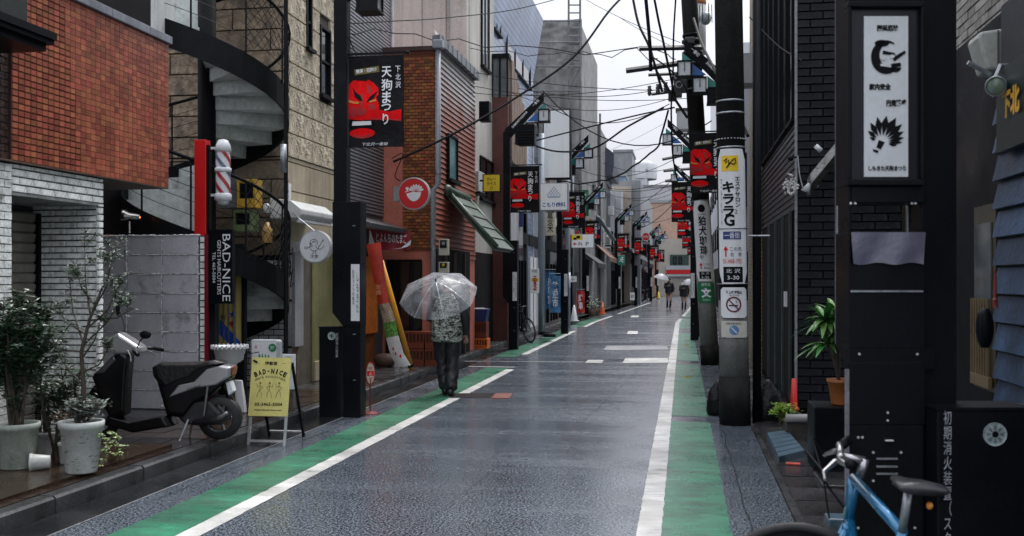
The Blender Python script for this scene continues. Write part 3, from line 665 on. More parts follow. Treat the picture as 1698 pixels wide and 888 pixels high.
m = MB(); m.lathe([(.075, pz(333)), (.10, pz(331)), (.10, pz(322)), (.085, pz(320))], (bp.x, 11.5, 0), 20); m.lathe([(.0, pz(340)), (.06, pz(338)), (.075, pz(331))], (bp.x, 11.5, 0), 20); m.build('base', white, bpl, smooth=True)
m = MB(); m.lathe([(.082, pz(286)), (.098, pz(284)), (.098, pz(279)), (.082, pz(277))], (bp.x, 11.5, 0), 20); m.build('ring', white, bpl, smooth=True)
m = MB(); m.lathe([(.082, pz(321)), (.088, pz(300)), (.082, pz(282)), (.088, pz(268)), (.078, pz(250))], (bp.x, 11.5, 0), 24); m.build('cylinder', white, bpl, smooth=True)
for s0 in range(4):
    m = MB(); rg = []
    for i in range(25):
        z = pz(320)+(pz(252)-pz(320))*i/24; a0 = R(s0*90)-i*.19
        rg.append([Vector((bp.x+.0895*math.cos(a0+d_), 11.5+.0895*math.sin(a0+d_), z)) for d_ in (0, .2, .4, .6)])
    m.loft(rg, cap=False, closed=False); m.build('stripe', M('barber_red', (.36, .035, .04), .3, .3, 9, .1) if s0 != 1 else M('barber_blue', (.12, .15, .20), .3, .3, 9, .1), bpl)
m = MB(); m.box(b_+.02, bp.x, 11.49, 11.52, pz(247), pz(243)); m.box(b_+.02, bp.x, 11.49, 11.52, pz(325), pz(321)); m.build('bracket', white, bpl)
# black vertical sign
YQ = 11.25; x0_, x1_ = xy(345, YQ), xy(385, YQ); z0_, z1_ = at(345, 503, Y=YQ).z, at(345, 380, Y=YQ).z
bs = thing('hanging_sign', 'black vertical sign reading BAD-NICE in white letters below the barber pole', 'sign', ((x0_+x1_)/2, YQ, z0_))
m = MB(); m.box(x0_, x1_, YQ, YQ+.08, z0_, z1_); m.build('board', black, bs, bevel=.004)
m = MB(); m.box(x0_-.05, xy(356, YQ+.1), YQ+.1, YQ+.2, .12, z0_); m.build('backing_post', black, bs)
F = FF(0, YQ, 0); zc = (z0_+z1_)/2; kx = lambda px: xy(px, YQ); kz = lambda py: at(360, py, Y=YQ).z
ph_ = lambda a, b: (kx(b)-kx(a)); pv_ = lambda a, b: kz(a)-kz(b)
lettering('BAD-NICE', F, kx(375.5), kz(443.5), pv_(388, 499), ph_(369, 382), inkwhite, bs, rot=-PI/2)
lettering('GENTS HAIRCUTTERS', F, kx(363.5), kz(443), pv_(398, 488), ph_(360.5, 366.5), inkwhite, bs, rot=-PI/2)
lettering('TEL 465-5004', F, kx(355), kz(443), pv_(418, 469), ph_(352.5, 357.5), inkwhite, bs, rot=-PI/2)
# shop door with painted glass panel (blue and yellow)
YD = 12.0; px0, px1 = xy(357, YD), xy(402, YD)
dpnl = thing('shop_door', 'barber shop door with blue, yellow and red starred glass under the stair', 'door', ((px0+px1)/2, YD, .12))
m = MB(); m.box(px0-.05, px0, YD-.03, YD+.05, .12, 2.1); m.box(px1, px1+.04, YD-.03, YD+.05, .12, 2.1); m.build('frame', stm, dpnl)
m = MB(); m.box(px0-1.6, px0-.05, YD, YD+.05, .12, 2.2); m.box(px0, px1, YD+.006, YD+.05, .12, 2.1); m.build('backing', darkgap, dpnl)
F = FF(0, YD, 0); X = lambda px: xy(px, YD); Z = lambda py: at(380, py, Y=YD).z
m = MB(); m.fbox(F, px0, px1, Z(600), Z(450), 0, .005); m.build('pane', M('yellow_glass', (.42, .34, .10), .2, .2, 4, 0), dpnl)
bl = M('blue_glass', (.02, .07, .36), .2, .2, 4, 0)
m = MB(); m.flat(F, [(X(357), Z(548)), (X(357), Z(520)), (X(399), Z(566)), (X(399), Z(578)), (X(390), Z(578))], .008); m.build('pane', bl, dpnl)
m = MB(); m.flat(F, [(X(357), Z(512)), (X(357), Z(500)), (X(366), Z(500)), (X(362), Z(512))], .008); m.build('pane', bl, dpnl)
m = MB(); m.flat(F, [(X(378), Z(534)), (X(392), Z(531)), (X(388), Z(545))], .010); m.build('pane', M('brick_glass', (.26, .04, .03), .2), dpnl)
def star(F, cx, cz, r, c, r2=.42): return [(cx+(r if i % 2 == 0 else r*r2)*math.sin(PI*i/5), cz+(r if i % 2 == 0 else r*r2)*math.cos(PI*i/5)) for i in range(10)]
m = MB(); m.flat(F, star(F, X(371), Z(525), .045, 0), .012); m.build('star', M('brown_glass', (.07, .03, .03), .3), dpnl)
m = MB(); m.flat(F, star(F, X(386), Z(521), .05, 0), .012); m.build('star', bl, dpnl)
m = MB(); [m.fbox(F, X(q)-.006, X(q)+.006, Z(600), Z(450), .013, .02) for q in (364, 372, 380)]; m.fbox(F, X(391)-.012, X(391)+.012, Z(590), Z(445), .02, .05); m.build('glazing_bar', steel, dpnl)
# globe behind the sign
q = at(387, 430, Y=12.1); m = MB(); m.ball(q, .105, n=16, m=10); m.solo('globe_lamp', M('frosted_globe', (.55, .57, .58), .3), 'unlit white globe lamp half hidden by the black barber sign', 'lamp', smooth=True)
# white plant tub
q = at(381, 590, Y=11.0); wtub = thing('white_tub', 'white ribbed tub planter behind the scooter seat', 'planter', (q.x, 11.0, .12))
zt_ = at(381, 573, Y=11).z; m = MB(); m.lathe([(.0, zt_-.26), (.07, zt_-.26), (.085, zt_-.20), (.15, zt_-.16), (.185, zt_-.02), (.2, zt_-.015), (.2, zt_), (.17, zt_), (.16, zt_-.05)], (q.x, 11.0, 0), 24); m.build('tub', white, wtub, smooth=True); m = MB(); m.lathe([(.14, .12), (.10, .14), (.06, .3), (.05, zt_-.262), (0, zt_-.262)], (q.x, 11.0, 0), 16); m.build('stand', blackmetal, wtub, smooth=True)
m = MB(); m.lathe([(0, zt_-.04), (.165, zt_-.04)], (q.x, 11.0, 0), 16); m.build('soil', M('dark_soil', (.02, .015, .01), .8), wtub)
m = MB(); [m.box(q.x+.2*math.cos(a)-.008, q.x+.2*math.cos(a)+.008, 11+.2*math.sin(a)-.008, 11+.2*math.sin(a)+.008, zt_-.03, zt_+.012) for a in [i*PI/12 for i in range(24)]]; m.build('rim_notch', white, wtub, kind='stuff')
m = MB(); [m.tube([q+Vector((random.uniform(-.08, .08), .02, -.02)), q+Vector((random.uniform(-.2, .35), .02, .0+random.uniform(0, .1)))], .005, 4) for _ in range(6)]; m.build('twig', stm, wtub)
# 3F light box
Y3 = 11.4
b3 = thing('light_box', 'white rounded sign box marked 3F in a green disc behind the yellow board', 'sign', (xy(438, Y3), Y3, .12))
F = FF(0, Y3, 0); X = lambda px: xy(px, Y3); Z = lambda py: at(438, py, Y=Y3).z
m = MB(); m.box(X(414), X(462), Y3, Y3+.14, Z(640), Z(563)); m.build('casing', M('sign_grey', (.36, .38, .40), .35, .1), b3, bevel=.03)
m = MB(); m.fbox(F, X(418), X(458), Z(636), Z(567), .0, .004); m.build('face', white, b3)
m = MB(); m.box(X(420), X(456), Y3+.03, Y3+.11, .12, Z(640)); m.build('stand', blackmetal, b3)
gink = M('green_ink', (.01, .20, .06), .4)
m = MB(); m.lathe([(0, .008), (.048, .008), (.048, .004)], None, 20, Fr((X(452), Y3, Z(576)))); m.build('disc', gink, b3)
lettering('3F', F, X(452), Z(576), .055, .04, inkwhite, b3, c=.011); lettering('営', F, X(424.5), Z(575), .03, .03, inkred, b3, c=.006)
m = MB()
for i in range(4): m.flat(F, [(X(428+i*5), Z(600)), (X(430+i*5), Z(584+i)), (X(432+i*5), Z(590)), (X(431+i*5), Z(600))], .006)
m.build('figure_mark', gink, b3)
# small white face sign
Y4 = 11.6; F = FF(0, Y4, 0); X = lambda px: xy(px, Y4); Z = lambda py: at(476, py, Y=Y4).z
sf = thing('face_board', 'small white board with a black patterned head beside the yellow sandwich board', 'sign', (X(476), Y4, .12))
m = MB(); m.box(X(463), X(489), Y4, Y4+.03, Z(645), Z(587)); m.build('panel', white, sf, bevel=.003)
m = MB(); m.box(X(465), X(468), Y4+.03, Y4+.05, .12, Z(645)); m.box(X(484), X(487), Y4+.03, Y4+.05, .12, Z(645)); m.build('leg', steel, sf)
m = MB()
hd_ = [(X(478)+.055*math.cos(a)*(1 if math.sin(a) > 0 else .7), Z(612)+.10*math.sin(a)) for a in [i*PI/8 for i in range(16)]]
m.flat(F, hd_, .004); m.build('head_mark', inkblack, sf)
m = MB()
for i in range(7): m.flat(F, [(X(478)-.035+(i % 3)*.025, Z(608)-.06+i*.018), (X(478)-.02+(i % 3)*.025, Z(608)-.06+i*.018), (X(478)-.022+(i % 3)*.025, Z(608)-.052+i*.018)], .007)
m.build('pattern_mark', inkwhite, sf)
lettering('OPEN', F, X(478), Z(592), .07, .02, inkblack, sf, c=.006)
# ======================= SANDWICH BOARD =======================
sbp = at(441, 738, z=0)
sb = thing('sandwich_board', 'yellow A frame board reading BAD-NICE standing in front of the scooter', 'sign', (sbp.x, sbp.y, 0), rot=R(2))
k = sbp.length and (738-464)/1.65    # px per metre
wbd = 62/k; hT = (738-592)/k; F = Fr((0, 0, 0), (1, 0, 0), (0, .20, 1))
al = M('aluminium_tube', (.50, .52, .52), .35, .15, 8, .05, metal=.6)
for s in (-1, 1):
    m = MB(); m.fbox(F, s*wbd/2-(.012), s*wbd/2+.012, 0, hT, -.022, 0); m.build('leg', al, sb)
    m = MB(); p_ = Vector((s*wbd/2, .2*hT+.03, hT)); F2 = Fr((s*wbd/2, .2*hT+.42, 0), (1, 0, 0), (p_-Vector((s*wbd/2, .2*hT+.42, 0)))); m.fbox(F2, -.012, .012, 0, 1.0*hT, -.012, .012); m.build('rear_leg', blackmetal, sb)
m = MB(); m.fbox(F, -wbd/2, wbd/2, .03, .055, -.02, -.002); m.build('cross_bar', al, sb)
m = MB(); m.fbox(F2, -wbd, 0, .05, .07, -.01, .01); m.build('rear_bar', al, sb)
bz0, bz1 = (738-690)/k, hT; yp = M('pale_yellow_board', (.66, .60, .20), .4, .08, 3, .03, streak=.1)
m = MB(); m.fbox(F, -wbd/2-.018, wbd/2+.018, bz0, bz1, .001, .014); m.build('board', yp, sb)
Fk = Fr(F.p(0, 0, .014), F.u, F.v); bzh = bz1-bz0; zf = lambda f: bz1-bzh*f
m = MB(); [m.fbox(Fk, a, a+.035, zf(.10)-.003, zf(.10), 0, .001) for a in (-wbd/2+.03, wbd/2-.07)]; m.build('rule', inkblack, sb)
lettering('理髪堂', Fk, 0, zf(.10), .13, .035, inkblack, sb, bold=.02)
for i, ch in enumerate('BAD-NICE'):
    a = (i-3.5)*.125; lettering(ch, Fk, math.sin(a)*.36, zf(.235)-.36+.36*math.cos(a)*1.0, .034 if ch != '-' and ch != 'I' else (.02 if ch == '-' else .014), .052 if ch != '-' else .012, inkblack, sb, rot=-a, bold=.045)
for i, ch in enumerate('GENTS HAIRCUTTERS'):
    if ch == ' ': continue
    a = (i-8)*.055; lettering(ch, Fk, math.sin(a)*.36, zf(.33)-.36+.36*math.cos(a), .013 if ch != 'I' else .006, .022, inkblack, sb, rot=-a, bold=.03)
def figure(fx, fz, fl):
    m = MB(); P = lambda a, b_: Fk.p(fx+a*fl, fz+b_, .002)
    for seg_ in ([(0, .03), (0, -.02)], [(0, -.02), (.022, -.06), (.018, -.10)], [(0, -.02), (-.02, -.06), (-.026, -.10)], [(0, .02), (.03, 0), (.012, -.02)], [(0, .02), (-.03, .005), (-.035, .04)]):
        m.tube([P(*q) for q in seg_], .0026, 4)
    m.ball(P(0, .045), .011, .004, .014, 8, 5); return m
for fx, fl in ((-.1, 1), (0, -1), (.1, 1)): figure(fx, zf(.55)+.02, fl).build('figure_mark', M('brown_ink', (.22, .17, .05), .6), sb)
lettering('03-3465-5004', Fk, 0, zf(.80), .29, .034, inkblack, sb, bold=.02); lettering('http://bad-nice.net', Fk, 0, zf(.90), .28, .02, inkblack, sb, bold=.02)
m = MB(); m.tube([F.p(-wbd/2+.0, hT-.03, .02), F.p(-wbd/2+.04, hT-.05, .025)], .01, 6); m.build('clip', blackmetal, sb)
# ======================= STREET PYLONS AND FESTIVAL BANNERS =======================
lampglass = M('frosted_lamp_glass', (.60, .63, .66), .4, .08, 5, .02, streak=.1)
blueg = M('blue_panel_glass', (.02, .13, .42), .25, .15, 3, 0); greeng = M('teal_panel_glass', (.02, .24, .20), .25, .15, 3, 0)
inkolive = M('olive_gold_cloth', (.16, .13, .03), .7, .2, 6, 0)
red1 = M('red_cloth_print', (.72, .004, .006), .6, .18, 4, .05, 30, spec=.1); red2 = M('dark_red_cloth_print', (.36, .004, .008), .6, .2, 4, 0)
cloth = M('black_cloth', (.007, .007, .009), .6, .3, 3, .15, 12, spec=.15); oran = M('orange_print', (.60, .20, .03), .6)
PZ = 5.17
def pylon(s, label, loc, group):
    t = thing('street_pylon', label, 'street pylon', loc, group, rot=0)
    bx = lambda m, x0, x1, *r: m.box(*(sorted((s*x0, s*x1))), *r)
    m = MB(); bx(m, -.10, .115, -.11, .11, 0, 1.16); m.build('post', black, t, bevel=.006)
    m = MB(); F = Fr((0, .12, 0), (1, 0, 0), (0, 0, 1)); pts = [(-.23, 1.26), (-.10, 1.10), (.118, 1.10), (.118, 2.59), (-.23, 2.59)]
    pts = [(s*a, b) for a, b in pts]; pts = pts if s > 0 else pts[::-1]
    m.prism(F, pts, 0, .245); c = m.build('cabinet', black, t, bevel=.005)
    m = MB(); bx(m, -.066, -.060, -.1275, -.1255, 1.2, 2.56); m.build('cabinet_seam', blackmetal, c)
    m = MB(); bx(m, -.23, -.07, -.08, .08, 2.592, PZ); m.build('shaft', black, t, bevel=.005)
    m = MB()
    for z in (.45, 1.0, 1.6, 2.3): m.lathe([(0, .004), (.007, .003), (.008, 0)], None, 8, Fr((s*.03, -.126 if z > 1.1 else -.11, z))); m.lathe([(0, .004), (.007, .003), (.008, 0)], None, 8, Fr((s*.05, -.126 if z > 1.1 else -.11, z)))
    m.build('bolt', steel, t)
    # camera notice
    m = MB(); bx(m, .005, .112, -.131, -.1265, 1.16, 1.84); n = m.build('notice', white, t)
    Fn = Fr((s*.036, -.131, 0)); lettering('防犯カメラ作動中', Fn, 0, 1.56, .026, .42, inkblack, n, vert=True)
    lettering('しもきた', Fr((s*.088, -.131, 0)), 0, 1.50, .030, .48, inkblack, n, vert=True)
    # sloping arm
    A0, A1 = (-.2, PZ-.06), (.74, 6.04); w = .15
    pts = [(A0[0], A0[1]-.02), (A0[0]+.12, A0[1]-.1), (A1[0], A1[1]-w), (A1[0], A1[1]+.06), (A0[0], A0[1]+.12)]
    pts = [(s*a, b) for a, b in pts]; pts = pts if s > 0 else pts[::-1]
    m = MB(); m.prism(Fr((0, .03, 0)), pts, 0, .06); ar = m.build('arm', black, t)
    ang_ = math.atan2(A1[1]-A0[1]+.05, A1[0]-A0[0]); Fa = Fr((0, -.031, 0))
    lettering('SHIMOKITAZAWA', Fa, s*.16, 5.46, .52, .055, inkwhite, ar, rot=s*ang_, bold=.02); lettering('一番街', Fa, s*.545, 5.845, .2, .07, inkwhite, ar, rot=s*ang_, bold=.02)
    for (a, b, sz, mt) in ((.23, 5.19, .26, greeng), (.50, 5.42, .26, blueg), (.72, 5.70, .18, greeng)):
        pts = [(a-sz*.62, b), (a+sz*.38, b), (a+sz*.38, b+sz*.85)]; pts = [(s*q, r) for q, r in pts]; pts = pts if s > 0 else pts[::-1]
        m = MB(); m.prism(Fr((0, .012, 0)), pts, 0, .012); m.build('glass_panel', mt, t)
    for i, (a, b) in enumerate(((.2, 5.02), (.47, 5.22), (.745, 5.53))):
        m = MB(); h = .12
        bx(m, a-h-.012, a+h+.012, -.13, .13, b+.13, b+.155); bx(m, a-h-.02, a+h+.02, -.14, .14, b-.15, b-.125)
        for p_ in (-1, 1):
            for q_ in (-1, 1): m.box(s*a+p_*h-.012, s*a+p_*h+.012, q_*h-.012, q_*h+.012, b-.125, b+.13)
        if i == 0: m.box(s*a-h+.01, s*a+h-.01, -h-.006, -h+.01, b-.12, b+.125)
        l = m.build('lantern', blackmetal, t)
        m = MB(); m.box(s*a-h+.008, s*a+h-.008, -h+.012, h-.008, b-.123, b+.128); m.build('lamp_glass', lampglass, l)
        if i: m = MB(); m.tube([(s*a, -h-.002, b-.03), (s*a, -h-.002, b+.11)], .012, 6); m.build('tube_mark', steel, l)
    m = MB(); bx(m, -.08, .66, -.012, .012, 4.372, 4.395); m.tube([(s*.655, 0, 4.383), (s*.69, 0, 4.383)], .018, 8); m.build('banner_bar', blackmetal, t)
    m = MB(); bx(m, -.08, .0, -.006, .006, 3.265, 3.277); m.tube([(s*-.07, 0, 4.6), (s*.02, 0, 4.39)], .006, 5); m.build('bracket', blackmetal, t)
    return t
def banner(s, label, loc, group):
    """cloth banner, local origin at the pylon foot; image always reads left to right"""
    t = thing('festival_banner', label, 'banner', (loc[0], loc[1], loc[2]+3.25), group, rot=0)
    x0 = -.06 if s > 0 else -.63; W, H = .69, 1.09
    def warp(a, b): return .012*math.sin(b*9+a*2)+.008*math.sin(a*7+1)*(1-b/H)
    nx, nz_ = 10, 18; m = MB()
    for side in (0, .003):
        m.add([(x0+W*i/nx, -.02+warp(W*i/nx, H*j/nz_)+side, H*j/nz_) for j in range(nz_+1) for i in range(nx+1)],
              [(j*(nx+1)+i, j*(nx+1)+i+1, (j+1)*(nx+1)+i+1, (j+1)*(nx+1)+i) for j in range(nz_) for i in range(nx)])
    m.build('cloth', cloth, t, smooth=True)
    m = MB(); m.tube([(x0, -.02, H+.004), (x0+W, -.02, H+.004)], .012, 6); m.build('top_hem', blackmetal, t)
    A = lambda x: (x-132)/333*W; B = lambda y: (875-y)/535*H
    def shape(pts, c, mat, name):
        m = MB(); n = len(pts); P = [(A(x), B(y)) for x, y in pts]
        # scanline strips so that the print follows the folds
        ys = sorted({p[1] for p in P}); ys = [y0+(y1-y0)*k/max(1, int((y1-y0)/.04)+1) for y0, y1 in zip(ys, ys[1:]) for k in range(max(1, int((y1-y0)/.04)+1))]+[ys[-1]]
        def cuts(y):
            r = []
            for i in range(n):
                (xa, ya), (xb, yb) = P[i], P[(i+1) % n]
                if (ya <= y < yb) or (yb <= y < ya): r.append((xa+(xb-xa)*(y-ya)/(yb-ya), i))
            return sorted(r)
        for y0, y1 in zip(ys, ys[1:]):
            if y1-y0 < 1e-6: continue
            mid = cuts((y0+y1)/2)
            def xat(i, y): (xa, ya), (xb, yb) = P[i], P[(i+1) % n]; return xa+(xb-xa)*(y-ya)/(yb-ya)
            for (_, i), (_, j) in zip(mid[::2], mid[1::2]):
                q = [(xat(i, y0), y0), (xat(j, y0), y0), (xat(j, y1), y1), (xat(i, y1), y1)]; S = 4
                m.add([(x0+q[0][0]+(q[1][0]-q[0][0])*k/S, -.02+warp(q[0][0]+(q[1][0]-q[0][0])*k/S, y0)-c, y0) for k in range(S+1)]+[(x0+q[3][0]+(q[2][0]-q[3][0])*k/S, -.02+warp(q[3][0]+(q[2][0]-q[3][0])*k/S, y1)-c, y1) for k in range(S+1)], [(k, k+1, S+2+k, S+1+k) for k in range(S)])
        return m.build(name, mat, t)
    ell = lambda cx, cy, rx, ry, n=16: [(cx+rx*math.cos(2*PI*i/n), cy+ry*math.sin(2*PI*i/n)) for i in range(n)]
    shape([(133, 705), (133, 500), (160, 475), (200, 468), (245, 472), (280, 492), (310, 525), (312, 565), (298, 580), (318, 625), (316, 665), (290, 700), (215, 715)], .002, red1, 'mask_face')
    shape([(215, 655), (300, 652), (380, 668), (452, 655), (452, 728), (385, 716), (300, 714), (225, 712)], .0045, red1, 'mask_nose')
    shape(ell(208, 662, 34, 26), .006, red2, 'mask_cheek')
    shape([(240, 500), (262, 512), (278, 540), (262, 560), (245, 548)], .0035, red2, 'mask_fold'); shape([(150, 625), (180, 640), (176, 690), (160, 700), (142, 680)], .0035, red2, 'mask_fold'); shape([(250, 625), (285, 618), (300, 650), (262, 655)], .0035, red2, 'mask_fold'); shape([(200, 560), (226, 560), (222, 632), (206, 634)], .0035, red2, 'mask_fold'); shape([(150, 792), (212, 806), (274, 792), (262, 812), (212, 822), (162, 812)], .0045, red2, 'mask_fold'); shape([(240, 700), (330, 706), (452, 716), (452, 728), (385, 718), (300, 716)], .0055, red2, 'mask_fold')
    shape(ell(212, 790, 78, 30), .003, red1, 'mask_chin')
    shape([(133, 708), (215, 722), (285, 712), (290, 745), (272, 758), (150, 758), (133, 750)], .005, inkblack, 'mask_mouth')
    shape([(155, 720), (268, 720), (270, 742), (150, 744)], .007, inkwhite, 'mask_teeth')
    shape([(140, 470), (180, 448), (225, 446), (250, 462), (240, 482), (200, 478)], .005, inkblack, 'mask_cap')
    shape([(158, 520), (175, 545), (205, 570), (218, 600), (200, 600), (170, 575)], .005, inkblack, 'mask_brow'); shape([(310, 540), (290, 555), (262, 575), (240, 610), (258, 606), (285, 585)], .005, inkblack, 'mask_brow')
    shape([(133, 592), (165, 602), (198, 605), (194, 618), (160, 614), (133, 606)], .006, oran, 'mask_eye'); shape([(255, 604), (298, 590), (300, 602), (265, 612)], .006, oran, 'mask_eye')
    shape([(165, 412), (315, 395), (317, 430), (167, 446)], .004, inkolive, 'tag_patch')
    Fb = Fr((x0, -.02, 0)); c_ = .010; before = set(t.children)
    lettering('開運・厄除け', Fb, A(241), B(420), .26, .05, inkwhite, t, c=c_+.004, rot=R(5), bold=.03)
    for i, ch in enumerate('天狗まつり'): lettering(ch, Fb, A(362-(i == 4)*4), B([432, 508, 583, 642, 712][i]), [.125, .135, .11, .12, .075][i], [.13, .14, .15, .085, .13][i], inkwhite, t, c=c_, bold=.02)
    for i, ch in enumerate('下北沢'): lettering(ch, Fb, A(430), B(418+i*46), .065, .075, inkwhite, t, c=c_, bold=.01)
    lettering('下北沢一番街', Fb, A(292), B(856), .33, .04, inkwhite, t, c=c_, shear=.2)
    for o in set(t.children)-before:
        for v in o.data.vertices: v.co.y += warp(v.co.x-x0, v.co.z)
    return t
def base(px, py): q = at(px, py, z=0); return (q.x, q.y, 0)
gl, gr_ = 'black lamp pylons along the left kerb', 'black lamp pylons along the right side'
LP = [(587, 690), (851, 579), (936, 553), (973, 524), (1026, 511), (1054, 506.5), (1079, 499), (1090, 494.5)]
lbl = ['nearest black pylon on the left kerb, beside the standing hydrant cabinet', 'black pylon on the left kerb between the beer crates and the yellow wall', 'black pylon on the left beside the leaning bicycle',
       'black pylon on the left kerb by the red cone, fourth from the camera', 'black pylon on the left beneath the green exit sign', 'black pylon far left behind the green exit sign', 'distant black pylon beside the yellow hydrant marker', 'farthest black pylon on the left near the end of the street']
blb = ['largest red mask banner, on the nearest left pylon', 'red mask banner beside the white dental clinic sign', 'red mask banner behind and below the dental clinic sign', 'red mask banner above the yellow and white parking arrow sign',
       'red mask banner just above the green exit sign', 'red mask banner just right of the green exit sign', 'small red mask banner left of the distant walker with umbrella', 'farthest small red mask banner on the left side']
p0 = pylon(1, lbl[0], base(*LP[0]), gl); b0 = banner(1, blb[0], base(*LP[0]), 'festival banners on the pylons')
for i in range(1, len(LP)):
    loc = Vector(base(*LP[i])); copy_thing(p0, loc, lbl[i]); copy_thing(b0, loc+Vector((0, 0, 3.25)), blb[i])
RP = [(18.8, 1203), (28.2, 1152), (39, 1151), (52, 1152), (66, 1156)]
rl = ['black pylon half hidden behind the near concrete pole on the right', 'black pylon behind the leaning concrete pole on the right', 'third black pylon on the right, behind the leaning pole', 'small black pylon far right by the no smoking street', 'farthest black pylon on the right']
rl[3] = 'fourth black pylon on the right, seen past the leaning pole'
rb_ = ['red mask banner showing between the two concrete poles', 'red mask banner left of the leaning concrete pole', 'red mask banner below the large one left of the leaning pole', 'small distant red mask banner at right, fourth in its row', 'farthest red mask banner on the right side']
q1 = None
for i, (d, px) in enumerate(RP):
    a = (px-849)/FPX*d; loc = Vector((a*CT-d*ST, a*ST+d*CT, 0))
    if q1 is None: q1 = pylon(-1, rl[0], loc, gr_); q2 = banner(-1, rb_[0], loc, 'festival banners on the pylons')
    else: copy_thing(q1, loc, rl[i]); copy_thing(q2, loc+Vector((0, 0, 3.25)), rb_[i])
# ---- hydrant cabinets
def hydrant_box(loc, w, h, d, label, txt, front=-1, tx=None):
    t = thing('hydrant_cabinet', label, 'hydrant cabinet', loc, 'hydrant cabinets beside the pylons', rot=0)
    m = MB(); m.box(-w/2, w/2, -d/2, d/2, 0, h-.012); m.build('casing', black, t, bevel=.008)
    m = MB(); m.box(-w/2-.006, w/2+.006, -d/2-.006, d/2+.006, h-.012, h); m.build('lid', blackmetal, t)
    F = Fr((0, -d/2, 0)); r = .048
    m = MB(); m.lathe([(r*.86, .004), (r, .006), (r, 0)], None, 28, Fr((w*.02+.035, -d/2, h-.11))); m.lathe([(0, .003), (r*.86, .003)], None, 28, Fr((w*.02+.035, -d/2, h-.11)))
    e = m.build('emblem', M('emblem_grey', (.30, .36, .36), .4, .3, 30), t); m = MB(); m.lathe([(0, .006), (r*.28, .006)], None, 14, Fr((w*.02+.035, -d/2, h-.11))); m.build('emblem_dot', black, e)
    m = MB()
    for k in range(8):
        a = k*PI/4; F0 = Fr((w*.02+.035, -d/2, h-.11)); m.flat(F0, [(r*.38*math.cos(a-.25), r*.38*math.sin(a-.25)), (r*.75*math.cos(a-.2), r*.75*math.sin(a-.2)), (r*.75*math.cos(a+.2), r*.75*math.sin(a+.2)), (r*.38*math.cos(a+.25), r*.38*math.sin(a+.25))], .005)
    m.build('emblem_petal', M('emblem_dark', (.10, .13, .13), .4), e)
    lettering(txt, F, tx if tx is not None else -w*.32, h*.58 if len(txt) > 10 else h*.80, .034, .062*len(txt)*.78 if len(txt) < 11 else h*.80*1.02, M('grey_lettering', (.32, .34, .36), .5), t, vert=True)
    return t
q = at(553, 690, z=0); hydrant_box((q.x-.02, q.y-.02, 0), .24, 1.09, .2, 'black hydrant cabinet on the left kerb, beside the nearest left pylon', '初期消火装置', tx=.105)
# ======================= SIGNS ON THE LEFT =======================
def round_sign(px, py, Y, r, face, label, name='round_sign'):
    q = at(px, py, Y=Y); t = thing(name, label, 'sign', (q.x, Y, q.z-r))
    F = Fr(q, (1, 0, 0), (0, 0, 1))
    m = MB(); m.lathe([(0, -.06), (r*.97, -.06), (r, -.05), (r, .05), (r*.94, .055)], None, 36, F); m.lathe([(0, .048), (r*.94, .048)], None, 36, F)
    m.build('rim', M('silver_rim', (.42, .44, .45), .3, .1, 5, .02, metal=.3), t, smooth=False)
    m = MB(); m.lathe([(0, .052), (r*.925, .052)], None, 36, F); m.build('face', face, t)
    return t, F
t, F = round_sign(524, 409, 12.9, 28/1700*13.2, white, 'round white sign with a spoon carrying bird above the entrance')
m = MB(); m.fbox(F, -.30, -.2, -.07, .07, -.04, .04); m.build('bracket', steel, t); m = MB(); m.tube([F.p(-.02, .21), F.p(-.45, .5, -.2)], .006, 5); m.build('stay', steel, t)
m = MB(); P = lambda pts, r_=.003: m.tube([F.p(a, b, .054) for a, b in pts], r_, 4)
circ = lambda cx, cy, rx, ry, a0=0, a1=2*PI, n=16: [(cx+rx*math.cos(a0+(a1-a0)*i/n), cy+ry*math.sin(a0+(a1-a0)*i/n)) for i in range(n+1)]
P(circ(-.01, .055, .05, .045, R(-40), R(250))); P(circ(-.005, .0, .062, .055, R(120), R(380))); P(circ(.07, .04, .06, .07, R(200), R(340))); P(circ(-.115, -.015, .025, .014)); P([(-.09, -.012), (-.03, .01)])
P([(-.02, -.055), (-.02, -.085), (-.035, -.09)]); P([(.01, -.055), (.01, -.085), (.025, -.09)]); P([(.06, .0), (.10, .06), (.12, .10)]); P([(.10, .06), (.125, .085)]); P(circ(-.02, .065, .006, .006)); P(circ(.005, .068, .006, .006)); P([(-.06, .05), (-.075, .045), (-.055, .04)])
m.build('bird_drawing', inkblack, t)
lettering('洋食', F, -.005, -.125, .115, .05, inkblack, t, c=.054)
t, F = round_sign(687, 321, 17.4, 27/1700*17.9, M('sign_red', (.55, .012, .018), .35, .08, 3, 0), 'round red sign with a white bowl and feather emblem on the salmon building')
m = MB(); m.fbox(F, -.36, -.27, -.13, .13, -.05, .05); m.build('bracket', steel, t)
m = MB()
for i in range(7):
    a = R(25+i*21); c_, s_ = math.cos(a), math.sin(a); L0, L1, w = .03, .155, .020
    o0 = (.045, .015); m.flat(F, [(o0[0]+L0*c_, o0[1]+L0*s_), (o0[0]+L1*.8*c_+w*s_, o0[1]+L1*.8*s_-w*c_), (o0[0]+L1*c_, o0[1]+L1*s_), (o0[0]+L1*.8*c_-w*s_, o0[1]+L1*.8*s_+w*c_)], .055)
bowl = [(-.13, .0)]+[(-.13+.27*i/12, .0-.135*math.sin(PI*i/12)**.7) for i in range(1, 12)]+[(.14, .02), (.0, .03)]
m.flat(F, bowl, .055); m.flat(F, [(-.15, .10), (-.10, .12), (-.085, .10), (-.10, .06), (-.12, .04), (-.13, .07)], .055); m.flat(F, [(-.15, .02), (-.07, .045), (-.07, .055), (-.155, .035)], .0555)
m.build('bowl_mark', inkwhite, t)
